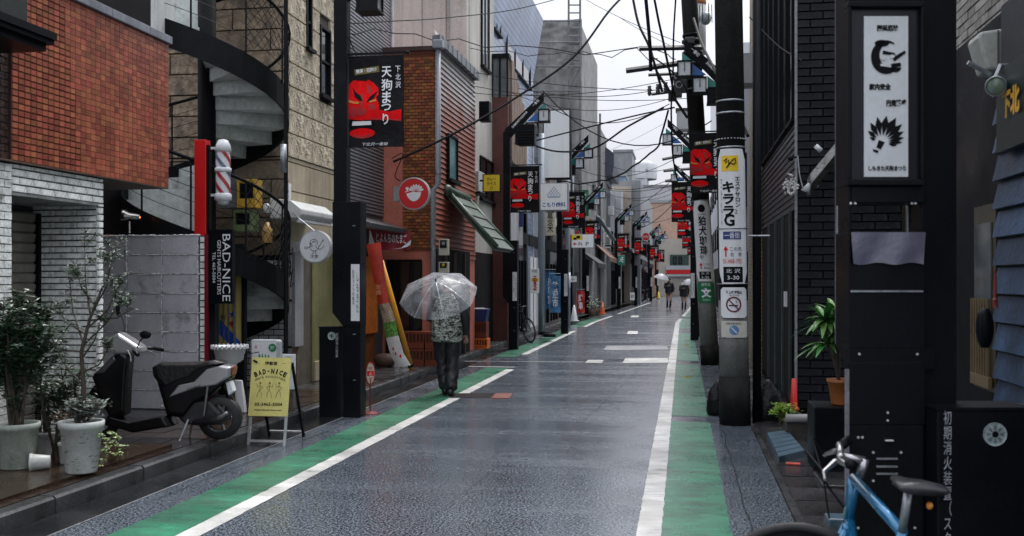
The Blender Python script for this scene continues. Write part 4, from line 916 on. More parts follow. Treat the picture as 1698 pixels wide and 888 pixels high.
# red stop marker
q = at(614, 686, z=0); rs = thing('stand_marker', 'small oval red marker sign on a thin stand by the left kerb', 'sign', q)
m = MB(); m.lathe([(.0, .035), (.03, .035), (.115, .012), (.12, 0)], (q.x, q.y, 0), 20); m.build('base', M('dark_red_rubber', (.12, .012, .016), .4), rs)
m = MB(); m.tube([q+Vector((0, 0, .02)), q+Vector((0, 0, .42))], .009, 8); m.build('pole', MATS['dark_red_rubber'], rs)
F = Fr(q+Vector((0, 0, .50)), Vector((.75, .66, 0)), (0, 0, 1)); ov = [(.065*math.cos(i*PI/12), .145*math.sin(i*PI/12)) for i in range(24)]
m = MB(); m.prism(F, ov, -.012, .004); m.build('plate', M('dark_red_paint2', (.28, .02, .02), .4), rs); m = MB(); m.flat(F, [(a*.82, b*.88) for a, b in ov], .006); m.build('face', M('cream_face', (.45, .38, .30), .5), rs)
m = MB(); m.fbox(F, -.045, .045, -.03, .03, .006, .008); m.build('band', redp, rs); lettering('駐車', F, 0, .065, .05, .04, inkred, rs, c=.009); lettering('止', F, 0, 0, .035, .04, inkwhite, rs, c=.010); lettering('禁', F, 0, -.07, .04, .04, inkred, rs, c=.009)
# ======================= MID LEFT BUILDINGS =======================
def wallbox(t, x0, x1, y0, y1, z0, z1, mat, name='wall', bevel=0): m = MB(); m.box(x0, x1, y0, y1, z0, z1); return m.build(name, mat, t, bevel=bevel)
# grey corrugated building
XG = XB-.02; Y0, Y1 = YE, yx(652, XB)
gb = thing('siding_building', 'grey corrugated siding building behind the nearest red mask banner', 'building', (XG-2, Y0, .12))
sid = M('grey_siding', (.22, .23, .245), .4, .12, 3, .05, streak=.2); sid.node_tree.nodes['Principled BSDF'].inputs['Metallic'].default_value = .3
zb, ztp = at(600, 352, X=XG).z, 8.5
wallbox(gb, -13, XG-.03, Y0+.01, Y1, 0, ztp, M('siding_back', (.08, .08, .09), .6))
m = MB(); z = zb
while z < ztp:
    F = FS(XG-.03, Y0+.01, z); L_ = Y1-Y0-.01
    m.add([F.p(a, b_, c) for a in (0, L_) for b_, c in ((0, 0), (.012, .028), (.046, .028), (.058, 0))], [(0, 4, 5, 1), (1, 5, 6, 2), (2, 6, 7, 3)]); z += .062
m.build('siding_ribs', sid, gb, kind='stuff')
m = MB(); m.box(XG-.06, XG+.03, Y1-.09, Y1, zb, ztp); m.build('corner_trim', M('pale_trim', (.38, .40, .42), .4), gb)
# ground floor: orange lit shop front under a dark awning with a red banner
wallbox(gb, XG-1.2, XG-.05, Y0+.01, Y1, .12, .2, conc, 'step')
orw = M('orange_shop_wall', (.62, .16, .02), .45, .25, 3, .08, 40); 
lit = M('lit_paper_lamp', (.8, .35, .06), .5, .3, 6, 0, emit=(1, .34, .03), es=2.6)
a0, a1 = yx(603, XG+.1), yx(625, XG+.1)
lb = thing('lantern_box', 'tall glowing orange lantern box beside the nearest left pylon', 'lantern', (XG+.1, a0, .12)); 
zc0, zc1 = at(612, 553, X=XG+.1).z, at(612, 425, X=XG+.1).z
m = MB(); m.box(XG-.25, XG+.12, a0, a1, zc0, zc1); m.build('case', orw, lb, bevel=.01)
m = MB(); m.box(XG-.14, XG+.02, a0-.012, a0-.001, zc0+.2, zc1-.1); m.build('glow_panel', lit, lb)
m = MB()
for f in (.12, .4, .62, .88): m.box(XG-.15, XG+.03, a0-.02, a0-.013, zc0+(zc1-zc0)*f, zc0+(zc1-zc0)*f+.02)
m.box(XG-.068, XG-.055, a0-.02, a0-.013, zc0+.2, zc1-.1); m.build('lattice', M('dark_amber_wood', (.20, .06, .01), .5), lb)
m = MB(); m.box(XG-.2, XG+.06, a0+.05, a1, .12, zc0); m.build('stand', M('orange_brown_wood', (.20, .06, .015), .5, .3, 8), lb)
wallbox(gb, XG-1.2, XG-.1, a0+.3, Y1, .12, 1.05, M('stall_counter', (.05, .03, .02), .5, .3), 'counter')
ya, yb_ = yx(606, XG+.5), yx(668, XG+.5); zaw = at(612, 362, X=XG+.3).z
aw2 = thing('awning', 'dark rolled awning over the red shop cloth beside the nearest left pylon', 'awning', (XG+.3, (ya+yb_)/2, zaw-.1))
m = MB(); m.prism(Fr((XG, ya, zaw-.15), (1, 0, 0), (0, 0, 1)), [(0, 0), (.6, -.05), (.62, .03), (0, .22)], -(yb_-ya), 0); m.build('cover', M('awning_grey', (.06, .065, .07), .4, .3, 6, .1, streak=.3), aw2, bevel=.01)
# red shop cloth, facing the street and the camera
q0, q1_ = at(606, 372, Y=16.6), at(680, 425, Y=18.0)
nor = thing('shop_cloth', 'dark red shop cloth with white hiragana hanging under the awning', 'banner', (q0.x, 16.6, 2.2))
Fn = Fr((q0.x, 16.7, at(606, 408, Y=16.6).z), (q1_.x-q0.x, 1.3, 0), (0, 0, 1)); Ln = math.hypot(q1_.x-q0.x, 1.3); hN = .34
m = MB(); nx = 16; m.add([Fn.p(Ln*i/nx, hN*j/4-.05*math.sin(PI*i/nx)*(1-j/4), .025*math.sin(i*.9+j*.5)) for j in range(5) for i in range(nx+1)], [(j*(nx+1)+i, j*(nx+1)+i+1, (j+1)*(nx+1)+i+1, (j+1)*(nx+1)+i) for j in range(4) for i in range(nx)])
m.build('cloth', M('dark_red_cloth', (.26, .012, .03), .6, .2, 3, .1), nor, smooth=True)
lettering('とよんちのたまご', Fn, Ln*.52, .17, Ln*.72, .17, inkwhite, nor, c=.03, bold=.01)
m = MB(); m.add([Fn.p(Ln*.5, -.03, .03), Fn.p(Ln*.72, -.01, .032), Fn.p(Ln*.97, .06, .03), Fn.p(Ln*.99, .16, .03), Fn.p(Ln*.9, .03, .034), Fn.p(Ln*.7, .0, .034)], [(0, 1, 2, 3, 4, 5)]); m.build('white_fold', inkwhite, nor)
m = MB(); m.add([Fn.p(.0, .02, .028), Fn.p(Ln*.16, .0, .03), Fn.p(Ln*.02, .3, .03)], [(0, 1, 2)]); m.build('white_fold', inkwhite, nor)
# salmon and brick building
XS = -4.52; YG = at(722, 464, X=XS).y; YH = yx(790, XS)
sb2 = thing('salmon_building', 'salmon and orange brick building with a sloping tin roof edge', 'building', (XS-2, YG, .12))
ztop = at(722, 78, Y=YG).z; salm = M('salmon_paint', (.48, .145, .10), .6, .15, 2, .1, 40, streak=.15); xm = xy(668, YG)
wallbox(sb2, -12, XS-.04, YG+.03, YH, .0, ztop-.05, salm)
obr = M('orange_brown_brick', (.24, .070, .018), .55, .25, 5, .25, 40, island=.5, hue=.02)
m = MB(); m.box(xm, XS-.01, YG+.012, YG+.03, 2.2, ztop-.1); m.build('brick_bed', M('brick_bed', (.14, .045, .02), .8), sb2)
masonry(sb2, Fr((xm, YG+.014, 2.25)), XS-xm-.01, ztop-2.4, .12, .060, .009, .014, obr, limit=300, jit=.003, near=lambda it: it[2])
m = MB(); m.box(xm-.9, XS+.06, YG-.06, YG+.1, ztop-.06, ztop+.02); m.build('eave', M('brown_eave', (.05, .022, .02), .5), sb2)
# shutter / dark opening on the camera side
wallbox(sb2, xy(640, YG), xy(700, YG), YG-.004, YG+.02, .12, at(660, 433, Y=YG).z, glassd, 'dark_window')
m = MB(); [m.box(xy(p_, YG)-.012, xy(p_, YG)+.012, YG-.02, YG-.005, .12, at(660, 433, Y=YG).z) for p_ in (641, 662, 680, 699)]; m.box(xy(640, YG), xy(700, YG), YG-.02, YG-.006, at(660, 433, Y=YG).z, at(660, 430, Y=YG).z); m.build('window_frame', blackmetal, sb2)
# street side: slanting lap boards, mural patch
m = MB(); z = 2.1
while z < ztop+.3:
    F = FS(XS-.04, YG+.06, z); L_ = YH-YG-.06; m.add([F.p(a, b_, c) for a in (0, L_) for b_, c in ((0, .03), (.10, 0))], [(0, 2, 3, 1)]); m.add([F.p(a, 0, c) for a in (0, L_) for c in (0, .03)], [(0, 2, 3, 1)]); z += .1
def lapmat():
    mm = M('painted_lap_board', (.42, .40, .39), .5, .12, 3, .05, streak=.1, dirt=(.36, .075, .05), dirtamt=0)
    N = mm.node_tree.nodes; K = mm.node_tree.links.new; b = N['Principled BSDF']; old = b.inputs['Base Color'].links[0].from_socket
    g_ = N.new('ShaderNodeNewGeometry'); sp_ = N.new('ShaderNodeSeparateXYZ'); K(g_.outputs['Position'], sp_.inputs[0])
    n_ = N.new('ShaderNodeTexNoise'); n_.inputs['Scale'].default_value = 1.4; n_.inputs['Detail'].default_value = 6; K(g_.outputs['Position'], n_.inputs['Vector'])
    a_ = N.new('ShaderNodeMath'); a_.operation = 'MULTIPLY_ADD'; a_.inputs[1].default_value = 1.6; K(n_.outputs[0], a_.inputs[0]); K(sp_.outputs[2], a_.inputs[2])
    r_ = N.new('ShaderNodeMapRange'); r_.inputs['From Min'].default_value = 6.5; r_.inputs['From Max'].default_value = 5.6; K(a_.outputs[0], r_.inputs['Value'])
    x_ = N.new('ShaderNodeMixRGB'); K(r_.outputs[0], x_.inputs[0]); K(old, x_.inputs[1]); x_.inputs[2].default_value = (.26, .075, .045, 1); K(x_.outputs[0], b.inputs['Base Color']); return mm
m.build('lap_boards', lapmat(), sb2, kind='stuff')
window(sb2, FS(XS-.01, 0, 0), yx(742, XS), yx(757, XS), at(748, 299, X=XS).z, at(748, 224, X=XS).z, glass=M('teal_window', (.10, .22, .24), .15, .1, 2, 0), bars=1)
# sloping roof edge towards the white building
m = MB(); P0 = at(730, 78, X=XS+.02); P1 = at(790, 135, X=XS+.02)
m.add([(XS-.05, YG-.05, P0.z), (XS+.10, YG-.05, P0.z), (XS+.10, P1.y, P1.z+.02), (XS-.05, P1.y, P1.z+.02), (XS-.05, YG-.05, P0.z+.14), (XS+.10, YG-.05, P0.z+.16), (XS+.10, P1.y, P1.z+.2), (XS-.05, P1.y, P1.z+.16)],
      [(0, 3, 2, 1), (4, 5, 6, 7), (0, 1, 5, 4), (1, 2, 6, 5), (2, 3, 7, 6), (3, 0, 4, 7)]); m.build('roof_edge', M('tin_grey', (.13, .14, .16), .4, .3, 6, .05), sb2)
for i in range(9):
    t_ = (i+.5)/9; y_ = YG+(P1.y-YG)*t_; z_ = P0.z+(P1.z-P0.z)*t_; m = MB(); m.box(XS-.05, XS+.11, y_-.02, y_+.02, z_+.0, z_+.19); m.build('roof_seam', M('tin_seam', (.18, .19, .21), .4), sb2)
# grey downpipe with elbow, in front of the corner
dq = thing('drain_pipe', 'tall grey downpipe on the corner of the brick and salmon building', 'drain pipe', (XS+.02, YG-.1, .12))
gp = M('downpipe_grey', (.27, .29, .32), .4, .1, 4, .03, streak=.2); xx = xy(724, YG-.1); xx2 = xy(720, YG-.1); zb_ = at(724, 305, Y=YG-.1).z
m = MB(); m.tube([(xx+.03, YG-.1, ztop-.05), (xx+.03, YG-.1, zb_), (xx2-.02, YG-.1, zb_-.1), (xx2-.02, YG-.1, .12)], .05, 12); m.build('pipe', gp, dq, smooth=True)
m = MB(); m.box(xx-.06, xx+.13, YG-.2, YG-.02, ztop-.06, ztop+.1); m.build('hopper', gp, dq, bevel=.02)
for z_ in (1.2, 2.2, 3.6): m = MB(); m.tube([(xx2-.02 if z_ < zb_ else xx+.03, YG-.1, z_), (xx2-.02 if z_ < zb_ else xx+.03, YG-.1, z_+.04)], .06, 12); m.build('clamp', steel, dq)
# power meters
for i, (py0, py1) in enumerate(((396, 423), (434, 452))):
    Ym = YG-.06; a = at(736, py1, Y=Ym); z1_ = at(736, py0, Y=Ym).z; t = thing('power_meter', ['upper electricity meter box beside the grey downpipe', 'lower electricity meter box just above the umbrella'][i], 'meter', (a.x, Ym, a.z), 'electricity meters on the brick wall')
    w = .09; m = MB(); m.box(a.x-w, a.x+w, Ym-.04, Ym+.07, a.z, z1_); m.build('casing', M('meter_beige', (.42, .40, .33), .5, .1), t, bevel=.008)
    m = MB(); m.box(a.x-w*.72, a.x+w*.72, Ym-.047, Ym-.041, a.z+(z1_-a.z)*.45, z1_-.02); m.build('glass', glassd, t); m = MB(); m.lathe([(0, .002), (.03, 0)], None, 12, Fr((a.x, Ym-.048, a.z+(z1_-a.z)*.72))); m.build('dial', yel if i else steel, t)
# green tiled awning
ga = M('green_roof_tile', (.048, .078, .056), .4, .25, 5, .15, 30, island=.18, dirt=(.03, .04, .035), dirtamt=.35)
Ya, Yb_ = yx(745, XS), yx(795, XS)+.9
A_, B_ = at(737, 320, X=XS+.05), at(778, 344, X=XS+.05); Yb_ = B_.y
z_top = at(742, 318, X=XS+.05).z; out = .95; zl = at(775, 403, X=XS+out).z
gt = thing('tiled_awning', 'green tiled awning sloping out over the dark shop front behind the umbrella', 'awning', (XS+.4, (Ya+Yb_)/2, zl))
u = Vector((0, 1, 0)); vdir = Vector((out, 0, zl-z_top)); Lr = vdir.length; Ft = Fr((XS+.02, Ya-.2, z_top), u, -vdir); # n faces up and out
WT = Yb_-Ya+.2
m = MB(); m.fbox(Ft, 0, WT, -Lr, 0, -.07, -.02); m.build('deck', M('deck_green', (.04, .06, .045), .6), gt)
nr, nc = 5, 16
tm = MB(); pw = WT/nc; ph2 = Lr/nr
Vn = Ft.n if Ft.n.z > 0 else -Ft.n; 
for r in range(nr):
    for c in range(nc):
        key = ('t',); 
        if r == 0 and c == 0:
            mt_ = MB(); sgn = 1 if Ft.n.z > 0 else -1
            rings = [[Ft.u*(pw*i/6)+Ft.v*(-b)+Ft.n*sgn*(off+.016*math.sin(PI*i/6)) for i in range(7)] for b, off in ((0, .0), (ph2*1.04, .030), (ph2*1.04, .0))]
            mt_.loft(rings, cap=False, closed=False); tme_ = mt_.mesh('roof_tile', ga)
        link('roof_tile', tme_, gt, Ft.p(c*pw, -r*ph2))
m = MB(); m.tube([Ft.p(-.05, .04, .02), Ft.p(WT, .04, .02)], .09, 10); m.build('ridge', ga, gt, smooth=True)
m = MB(); m.ball(Ft.p(-.05, .04, .02), .12, n=12, m=8); m.build('ridge_end', ga, gt, smooth=True)
for a in (0, WT): m = MB(); m.tube([Ft.p(a, 0, .02), Ft.p(a, -Lr, .03)], .045, 8); m.build('verge', ga, gt, smooth=True)
# dark shop under it
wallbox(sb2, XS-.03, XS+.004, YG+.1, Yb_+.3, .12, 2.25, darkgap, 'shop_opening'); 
yS0 = YG+.1
for k_, y_ in enumerate((yS0+.6, yS0+1.4, yS0+2.3)):
    m = MB(); m.box(XS, XS+.05, y_, y_+.06, .12, 2.2); m.build('door_post', M('timber_dark', (.05, .035, .025), .5, .3, 8, .1), sb2)
# white concrete building
XW = -4.75; YW = YH+.02; YW2 = yx(819, XW)
wbd_ = thing('white_building', 'tall off white concrete building with a tall narrow window', 'building', (XW-2, YW, .12))
cw = M('offwhite_concrete', (.50, .485, .44), .7, .1, 1.2, .2, 25, streak=.28, dirt=(.30, .28, .24), dirtamt=.2)
wallbox(wbd_, -12, XW, YW, YW2, 0, 13, cw)
m = MB(); [m.box(xy(px_, YW)-.008, xy(px_, YW)+.008, YW-.012, YW+.001, 5.5, 13) for px_ in (700, 740, 778)]; m.build('panel_joint', M('joint_grey', (.25, .24, .22), .8), wbd_)
m = MB(); m.box(xy(742, YW), xy(745, YW), YW-.05, YW, at(742, 300, Y=YW).z, at(742, 0, Y=YW).z); m.build('conduit', M('conduit', (.3, .3, .29), .6), wbd_)
window(wbd_, FS(XW, 0, 0), yx(797, XW), yx(809, XW), at(800, 110, X=XW).z, at(800, -20, X=XW).z, bars=2, glass=M('pale_glass', (.30, .32, .34), .1, .1, 2, 0))
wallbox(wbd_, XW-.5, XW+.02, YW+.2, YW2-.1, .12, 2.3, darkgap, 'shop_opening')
window(wbd_, FS(XW, 0, 0), yx(795, XW), yx(816, XW), at(800, 330, X=XW).z, at(800, 260, X=XW).z, bars=2)
# sloping canopy fin on it
p_ = at(822, 50, X=XW+.4)
# air conditioners
def aircon(px0_, px1_, py0, py1, Y, label, side=None):
    a = at(px0_, py1, Y=Y); b = at(px1_, py0, Y=Y); t = thing('air_conditioner', label, 'air conditioner', ((a.x+b.x)/2, Y, a.z), 'air conditioner units on the left walls')
    w, h = b.x-a.x, b.z-a.z
    m = MB(); m.box(a.x, b.x, Y, Y+.7, a.z, b.z); m.build('casing', offwhite, t, bevel=.012)
    m = MB(); n = 9
    for i in range(n): m.box(a.x+w*.08, b.x-w*.1, Y-.008, Y-.001, a.z+h*(.08+.84*i/n), a.z+h*(.08+.84*i/n)+h*.035)
    for i in range(6): m.box(a.x+w*(.08+.82*i/5)-.004, a.x+w*(.08+.82*i/5)+.004, Y-.014, Y-.009, a.z+h*.08, a.z+h*.92)
    m.build('grille', M('grille_grey', (.16, .17, .18), .5), t)
    m = MB(); m.box(a.x-.03, b.x+.03, Y, Y+.7, a.z-.05, a.z-.002); m.build('bracket', blackmetal, t)
    return t
aircon(774, 794, 282, 317, YH+.6, 'white air conditioner unit on a bracket left of the yellow curry sign')
# yellow curry sign
Yc_ = 22.6; F = FF(0, Yc_, 0); X = lambda px: xy(px, Yc_); Z = lambda py: at(815, py, Y=Yc_).z
cs = thing('hanging_sign', 'square yellow sign with katakana for curry rice and 2F', 'sign', (X(815), Yc_, Z(318)))
m = MB(); m.box(X(800), X(830), Yc_, Yc_+.12, Z(318), Z(288)); m.build('frame', blackmetal, cs, bevel=.006)
m = MB(); m.fbox(F, X(802), X(828.5), Z(316.5), Z(289.5), .0, .006); m.build('face', M('sign_yellow', (.72, .58, .03), .4, .08, 3, 0), cs)
lettering('カレー', F, X(815), Z(296.5), .21, .075, inkblack, cs, c=.008, bold=.02); lettering('ライス', F, X(815), Z(304), .21, .075, inkblack, cs, c=.008, bold=.02); lettering('2F', F, X(815), Z(311.5), .08, .06, inkblack, cs, c=.008)
m = MB(); m.box(X(795), X(800), Yc_+.03, Yc_+.09, Z(300), Z(297)); m.build('bracket', blackmetal, cs)
# black speaker-like box and rolled shutter stuff above the AC
for (a, b_, c, d, lab) in ((794, 811, 167, 200, 'black louvred box fixed high on the white building'), (858, 886, 205, 240, 'dark square box behind the second left pylon arm')):
    p0_ = at(a, d, Y=22.3); p1_ = at(b_, c, Y=22.3); m = MB(); m.box(p0_.x, p1_.x, 22.3, 22.6, p0_.z, p1_.z); [m.box(p0_.x+.01, p1_.x-.01, 22.285, 22.3, p0_.z+.04+i*.06, p0_.z+.07+i*.06) for i in range(5)]
    m.solo('vent_box', black, lab, 'vent box', bevel=.006)
# ======================= FURTHER LEFT BUILDINGS =======================
btile = MGRID('blue_tile_grid', (.075, .14, .29), (.30, .36, .44), .16, .16, .022, .3, var=.18)
def block_building(name, label, Xs, y0, y1, z1, mat, depth=8, wins=(), mat_front=None, roof=True, base_h=0, base_mat=None, sg=1):
    """left side (sg=1): street wall at X=Xs; right side sg=-1"""
    xa_, xb_ = (Xs-depth, Xs) if sg > 0 else (Xs, Xs+depth)
    t = thing(name, label, 'building', ((xa_+xb_)/2, y0, 0)); wallbox(t, xa_, xb_, y0, y1, 0, z1, mat)
    if roof: m = MB(); m.box(xa_-.04, xb_+.06 if sg > 0 else xb_+.04, y0-.05, y1, z1+.002, z1+.14); m.build('parapet', M('parapet_grey', (.22, .23, .24), .6, .2, 3, .1), t)
    for w in wins:
        F = (FS(Xs, 0, 0) if sg > 0 else FR(Xs, 0, 0)) if w[0] == 's' else FF(0, y0, 0)
        a0, a1, b0_, b1 = w[1:5]
        if sg < 0 and w[0] == 's': a0, a1 = -a1, -a0
        window(t, F, a0, a1, b0_, b1, **(w[5] if len(w) > 5 else {}))
    return t
def wz(px, py, Y=None, X=None): q = at(px, py, Y=Y, X=X); return q
# blue tiled
XU = -4.9; YU = YW2+.05; YU2 = yx(884, XU)
zU = at(866, 26, Y=YU).z
ub = thing('blue_tile_building', 'blue tiled building with a slanting top corner beside the scaffold', 'building', (XU-2, YU, 0))
m = MB(); m.prism(Fr((0, YU+.001, 0)), [(-11, 0), (XU, 0), (XU, zU-.1), (at(832, 0, Y=YU).x, zU+1.9), (-11, zU+1.9)], -(YU2-YU), 0); m.build('wall', btile, ub)
m = MB(); m.box(XU, XU+.03, YU, YU+.12, 0, zU-.1); m.box(XU, XU+.03, YU2-.12, YU2, 0, zU-1.0); m.build('edge_trim_or_highlight', M('pale_trim2', (.42, .45, .5), .4), ub)
window(ub, FS(XU, 0, 0), YU+.5, YU+1.6, at(873, 120, X=XU).z, at(873, 45, X=XU).z, bars=2); window(ub, FS(XU, 0, 0), YU+2.6, YU2-.8, at(880, 150, X=XU).z, at(880, 60, X=XU).z, bars=3)
# glass balcony and brown slatted side in front of it
Yk = YU-.3; bal = thing('balcony_house', 'low house with glazed balcony and slatted brown side before the blue tiled building', 'building', (-5.4, Yk, 0))
xk0, xk1 = xy(816, Yk), xy(842, Yk); zk1, zk0 = at(842, 95, Y=Yk).z, at(842, 160, Y=Yk).z
wallbox(bal, -9, xk1, Yk, YU-.01, 0, zk0, M('maroon_wall', (.10, .03, .025), .5, .3, 4, .1)); wallbox(bal, xk0, xk1, Yk+.02, YU-.01, zk0+.004, zk1, M('smoke_glass', (.14, .16, .17), .12, .2, 2, 0), 'glazing')
m = MB(); m.box(xk0, xk1+.04, Yk-.04, YU, zk1, zk1+.1); [m.box(xk0+(xk1-xk0)*f-.02, xk0+(xk1-xk0)*f+.02, Yk-.03, Yk+.018, zk0, zk1) for f in (.02, .5, .98)]; m.build('frame', blackmetal, bal)
slm = M('brown_slat', (.20, .14, .10), .6, .25, 5, .1)
for i in range(6):
    y_ = Yk+.3+i*.42; zt1 = at(842, 95, Y=Yk).z-.2*i; m = MB(); m.box(xk1+.002, xk1+.06, y_, y_+.38, zk0-1.6, zt1); m.build('slat', slm, bal)
m = MB(); m.box(XU+.01, XU+.5, YU+.05, YU+2.5, 2.6, at(855, 165, X=XU+.5).z); m.build('side_gable', M('pale_gable', (.40, .41, .42), .6, .2, 3, .1, streak=.2), bal)
# scaffold with sheeting
net = M('scaffold_sheet', (.22, .225, .22), .7, .25, .8, .9, 2.2, streak=.25)
Ysc = 46; xs0, xs1 = xy(868, Ysc), xy(965, Ysc); zsc = at(900, 34, Y=Ysc).z
sc = thing('scaffold_tower', 'tall building wrapped in grey scaffold sheeting with a ladder frame above', 'scaffold', ((xs0+xs1)/2, Ysc, 0))
def sheet(x0, x1, Y, z0, z1, parent, amp=.12):
    m = MB(); nx, nz2 = 26, 40
    m.add([(x0+(x1-x0)*i/nx, Y-amp*(.5+noise.noise(Vector((i*.35, j*.22, Y)))+.5*noise.noise(Vector((i*.8+j*.5, j*.3, 3)))), z0+(z1-z0)*j/nz2) for j in range(nz2+1) for i in range(nx+1)],
          [(j*(nx+1)+i, j*(nx+1)+i+1, (j+1)*(nx+1)+i+1, (j+1)*(nx+1)+i) for j in range(nz2) for i in range(nx)])
    return m.build('sheeting', net, parent, smooth=True)
wallbox(sc, xs0, xs1-.05, Ysc+.1, Ysc+9, 0, zsc-.2, net, 'wrapped_body'); sheet(xs0, xs1, Ysc, 2, zsc-2.2, sc, .25)
sheet(xs0, xs1, Ysc+.02, zsc-2.2, zsc, sc, .08)
pole = M('scaffold_pole', (.13, .14, .15), .4, .2, 5, 0, metal=.5)
for px_, py_ in ((868, 34), (890, 25), (943, -40), (962, -40)):
    q = at(px_, py_, Y=Ysc-.4); m = MB(); m.tube([(q.x, Ysc-.4, 0), (q.x, Ysc-.4, q.z)], .05, 6); m.build('scaffold_pole', pole, sc)
for py_ in range(-5, 110, 13):
    a = at(943, py_, Y=Ysc-.4); b = at(962, py_, Y=Ysc-.4); m = MB(); m.tube([a, b], .035, 5); m.build('ladder_rung', pole, sc)
for py_ in (34, 70, 110, 150): a = at(868, py_, Y=Ysc-.45); b = at(962, py_, Y=Ysc-.45); m = MB(); m.tube([a, b], .035, 5); m.build('ledger', pole, sc)
m = MB(); m.tube([at(943, 110, Y=Ysc-.42), at(962, 75, Y=Ysc-.42)], .03, 5); m.tube([at(943, 150, Y=Ysc-.42), at(962, 110, Y=Ysc-.42)], .03, 5); m.build('brace', pole, sc)
Y2_ = 56; a, b = xy(950, Y2_), xy(996, Y2_); z2 = at(980, 207, Y=Y2_).z
s2 = thing('scaffold_tower', 'lower scaffold wrapped in pale grey mesh with one thin mast', 'scaffold', ((a+b)/2, Y2_, 0))
wallbox(s2, a, b-.05, Y2_+.1, Y2_+5, 0, z2-.1, net, 'wrapped_body'); sheet(a, b, Y2_, 2, z2, s2, .2)
for px_, py_ in ((952, 200), (974, 205), (995, 188)): q = at(px_, py_, Y=Y2_-.35); m = MB(); m.tube([(q.x, Y2_-.35, 0), (q.x, Y2_-.35, q.z)], .06, 6); m.build('scaffold_pole', pole, s2)
m = MB(); m.ball(at(972, 198, Y=Y2_+1), .5, .5, .35, 10, 5); m.build('roof_equipment', pole, s2)
Y3_ = 60; a, b = at(996, 290, Y=Y3_), at(1018, 245, Y=Y3_); 
m = MB(); m.prism(Fr((0, Y3_, 0)), [(a.x, a.z), (b.x-.1, a.z), (b.x, a.z+.6), (b.x, b.z-.3), (a.x, b.z+.3)], -6, 0); m.build('x', M('mesh_navy', (.05, .06, .09), .5, .2, 1, .2)); 
o_ = bpy.data.objects['x']; o_.name = 'mesh_enclosure'; props(o_, 'dark navy mesh enclosure on the roofline behind the pale scaffold', 'enclosure')
# far buildings, left to centre: (name, label, px0, px1, py_top, Y, material)
pink = M('peach_render', (.50, .30, .22), .6, .1, 2, .05, streak=.15); lgrey = M('light_grey_render', (.22, .235, .25), .6, .1, 1.5, .05, streak=.25)
wht = M('white_render', (.46, .48, .50), .6, .08, 1.5, .05, streak=.2); bluec = M('blue_sheet_wall', (.14, .24, .38), .5, .12, 1, .1, streak=.2); brn = M('brown_brick_far', (.13, .08, .06), .6, .25, 6, .2)
far = [('peach_building', 'narrow peach building above the third left pylon', 949, 976, 252, 52, pink, 5), ('grey_gable_house', 'grey gabled house front beneath the pale scaffold', 976, 1000, 300, 60, lgrey, 6),
       ('blue_building', 'blue sheet clad building in the distance', 1003, 1036, 293, 96, bluec, 8), ('brown_brick_building', 'dark brown brick building behind the fifth left pylon', 998, 1015, 326, 68, brn, 8),
       ('white_apartment', 'pale apartment tower with a flat top beyond the blue building', 1018, 1048, 252, 118, lgrey, 8), ('water_tank_building', 'white building with a rounded water tank on its roof', 1048, 1073, 284, 135, wht, 8),
       ('stepped_white_building', 'white stepped apartment building with dark windows in the distance', 1060, 1118, 310, 128, wht, 8), ('cream_house', 'cream house with a steep roof line beyond the brown brick building', 1013, 1040, 342, 84, M('cream_render', (.52, .48, .40), .6, .1, 2, .05), 8),
       ('salmon_apartment', 'salmon tiled apartment block closing the street, with framed windows', 1070, 1160, 336, 112, M('salmon_tile_far', (.38, .25, .19), .6, .12, 1.5, .05, streak=.15), 10)]
for (n, lab, a, b, pt, Y, mt, dep) in far:
    xa_, xb_ = xy(a, Y), xy(b, Y); zt_ = at((a+b)/2, pt, Y=Y).z; t = thing(n, lab, 'building', ((xa_+xb_)/2, Y, 0)); wallbox(t, xa_, xb_, Y, Y+dep, 0, zt_, mt)
    m = MB(); m.box(xa_-.1, xb_+.1, Y-.1, Y+dep, zt_+.003, zt_+.3); m.build('parapet', M('parapet_grey', (.22, .23, .24), .6, .2, 3, .1), t)
    W = xb_-xa_; rows = max(1, int((zt_-5)/3.0)); cols_ = max(1, int(W/2.4))
    if n in ('blue_building', 'grey_gable_house'):
        m = MB(); [m.box(xa_+W*i/8-.03, xa_+W*i/8+.03, Y-.05, Y-.001, 2, zt_-.1) for i in range(1, 8)]; m.build('sheet_seam', M('seam_grey', (.2, .24, .3), .5), t); continue
    for r in range(rows):
        for c in range(cols_):
            x_ = xa_+W*(c+.5)/cols_; z_ = 5.2+r*3.0
            if z_+1.4 < zt_: window(t, FF(0, Y, 0), x_-.8, x_+.8, z_, z_+1.35, frame=M('win_frame', (.25, .25, .26), .5), glass=M('far_glass', (.10, .12, .14), .15, .3, 1, 0), bars=2, fw=.08, dep=.12)
q = at(1060, 290, Y=134); m = MB(); m.lathe([(2.2, q.z-.3), (2.3, q.z+1.6), (1.2, q.z+2.2), (0, q.z+2.3)], (q.x, 137, 0), 20); m.solo('water_tank', wht, 'rounded white water tank on the far white building', 'water tank', smooth=True)
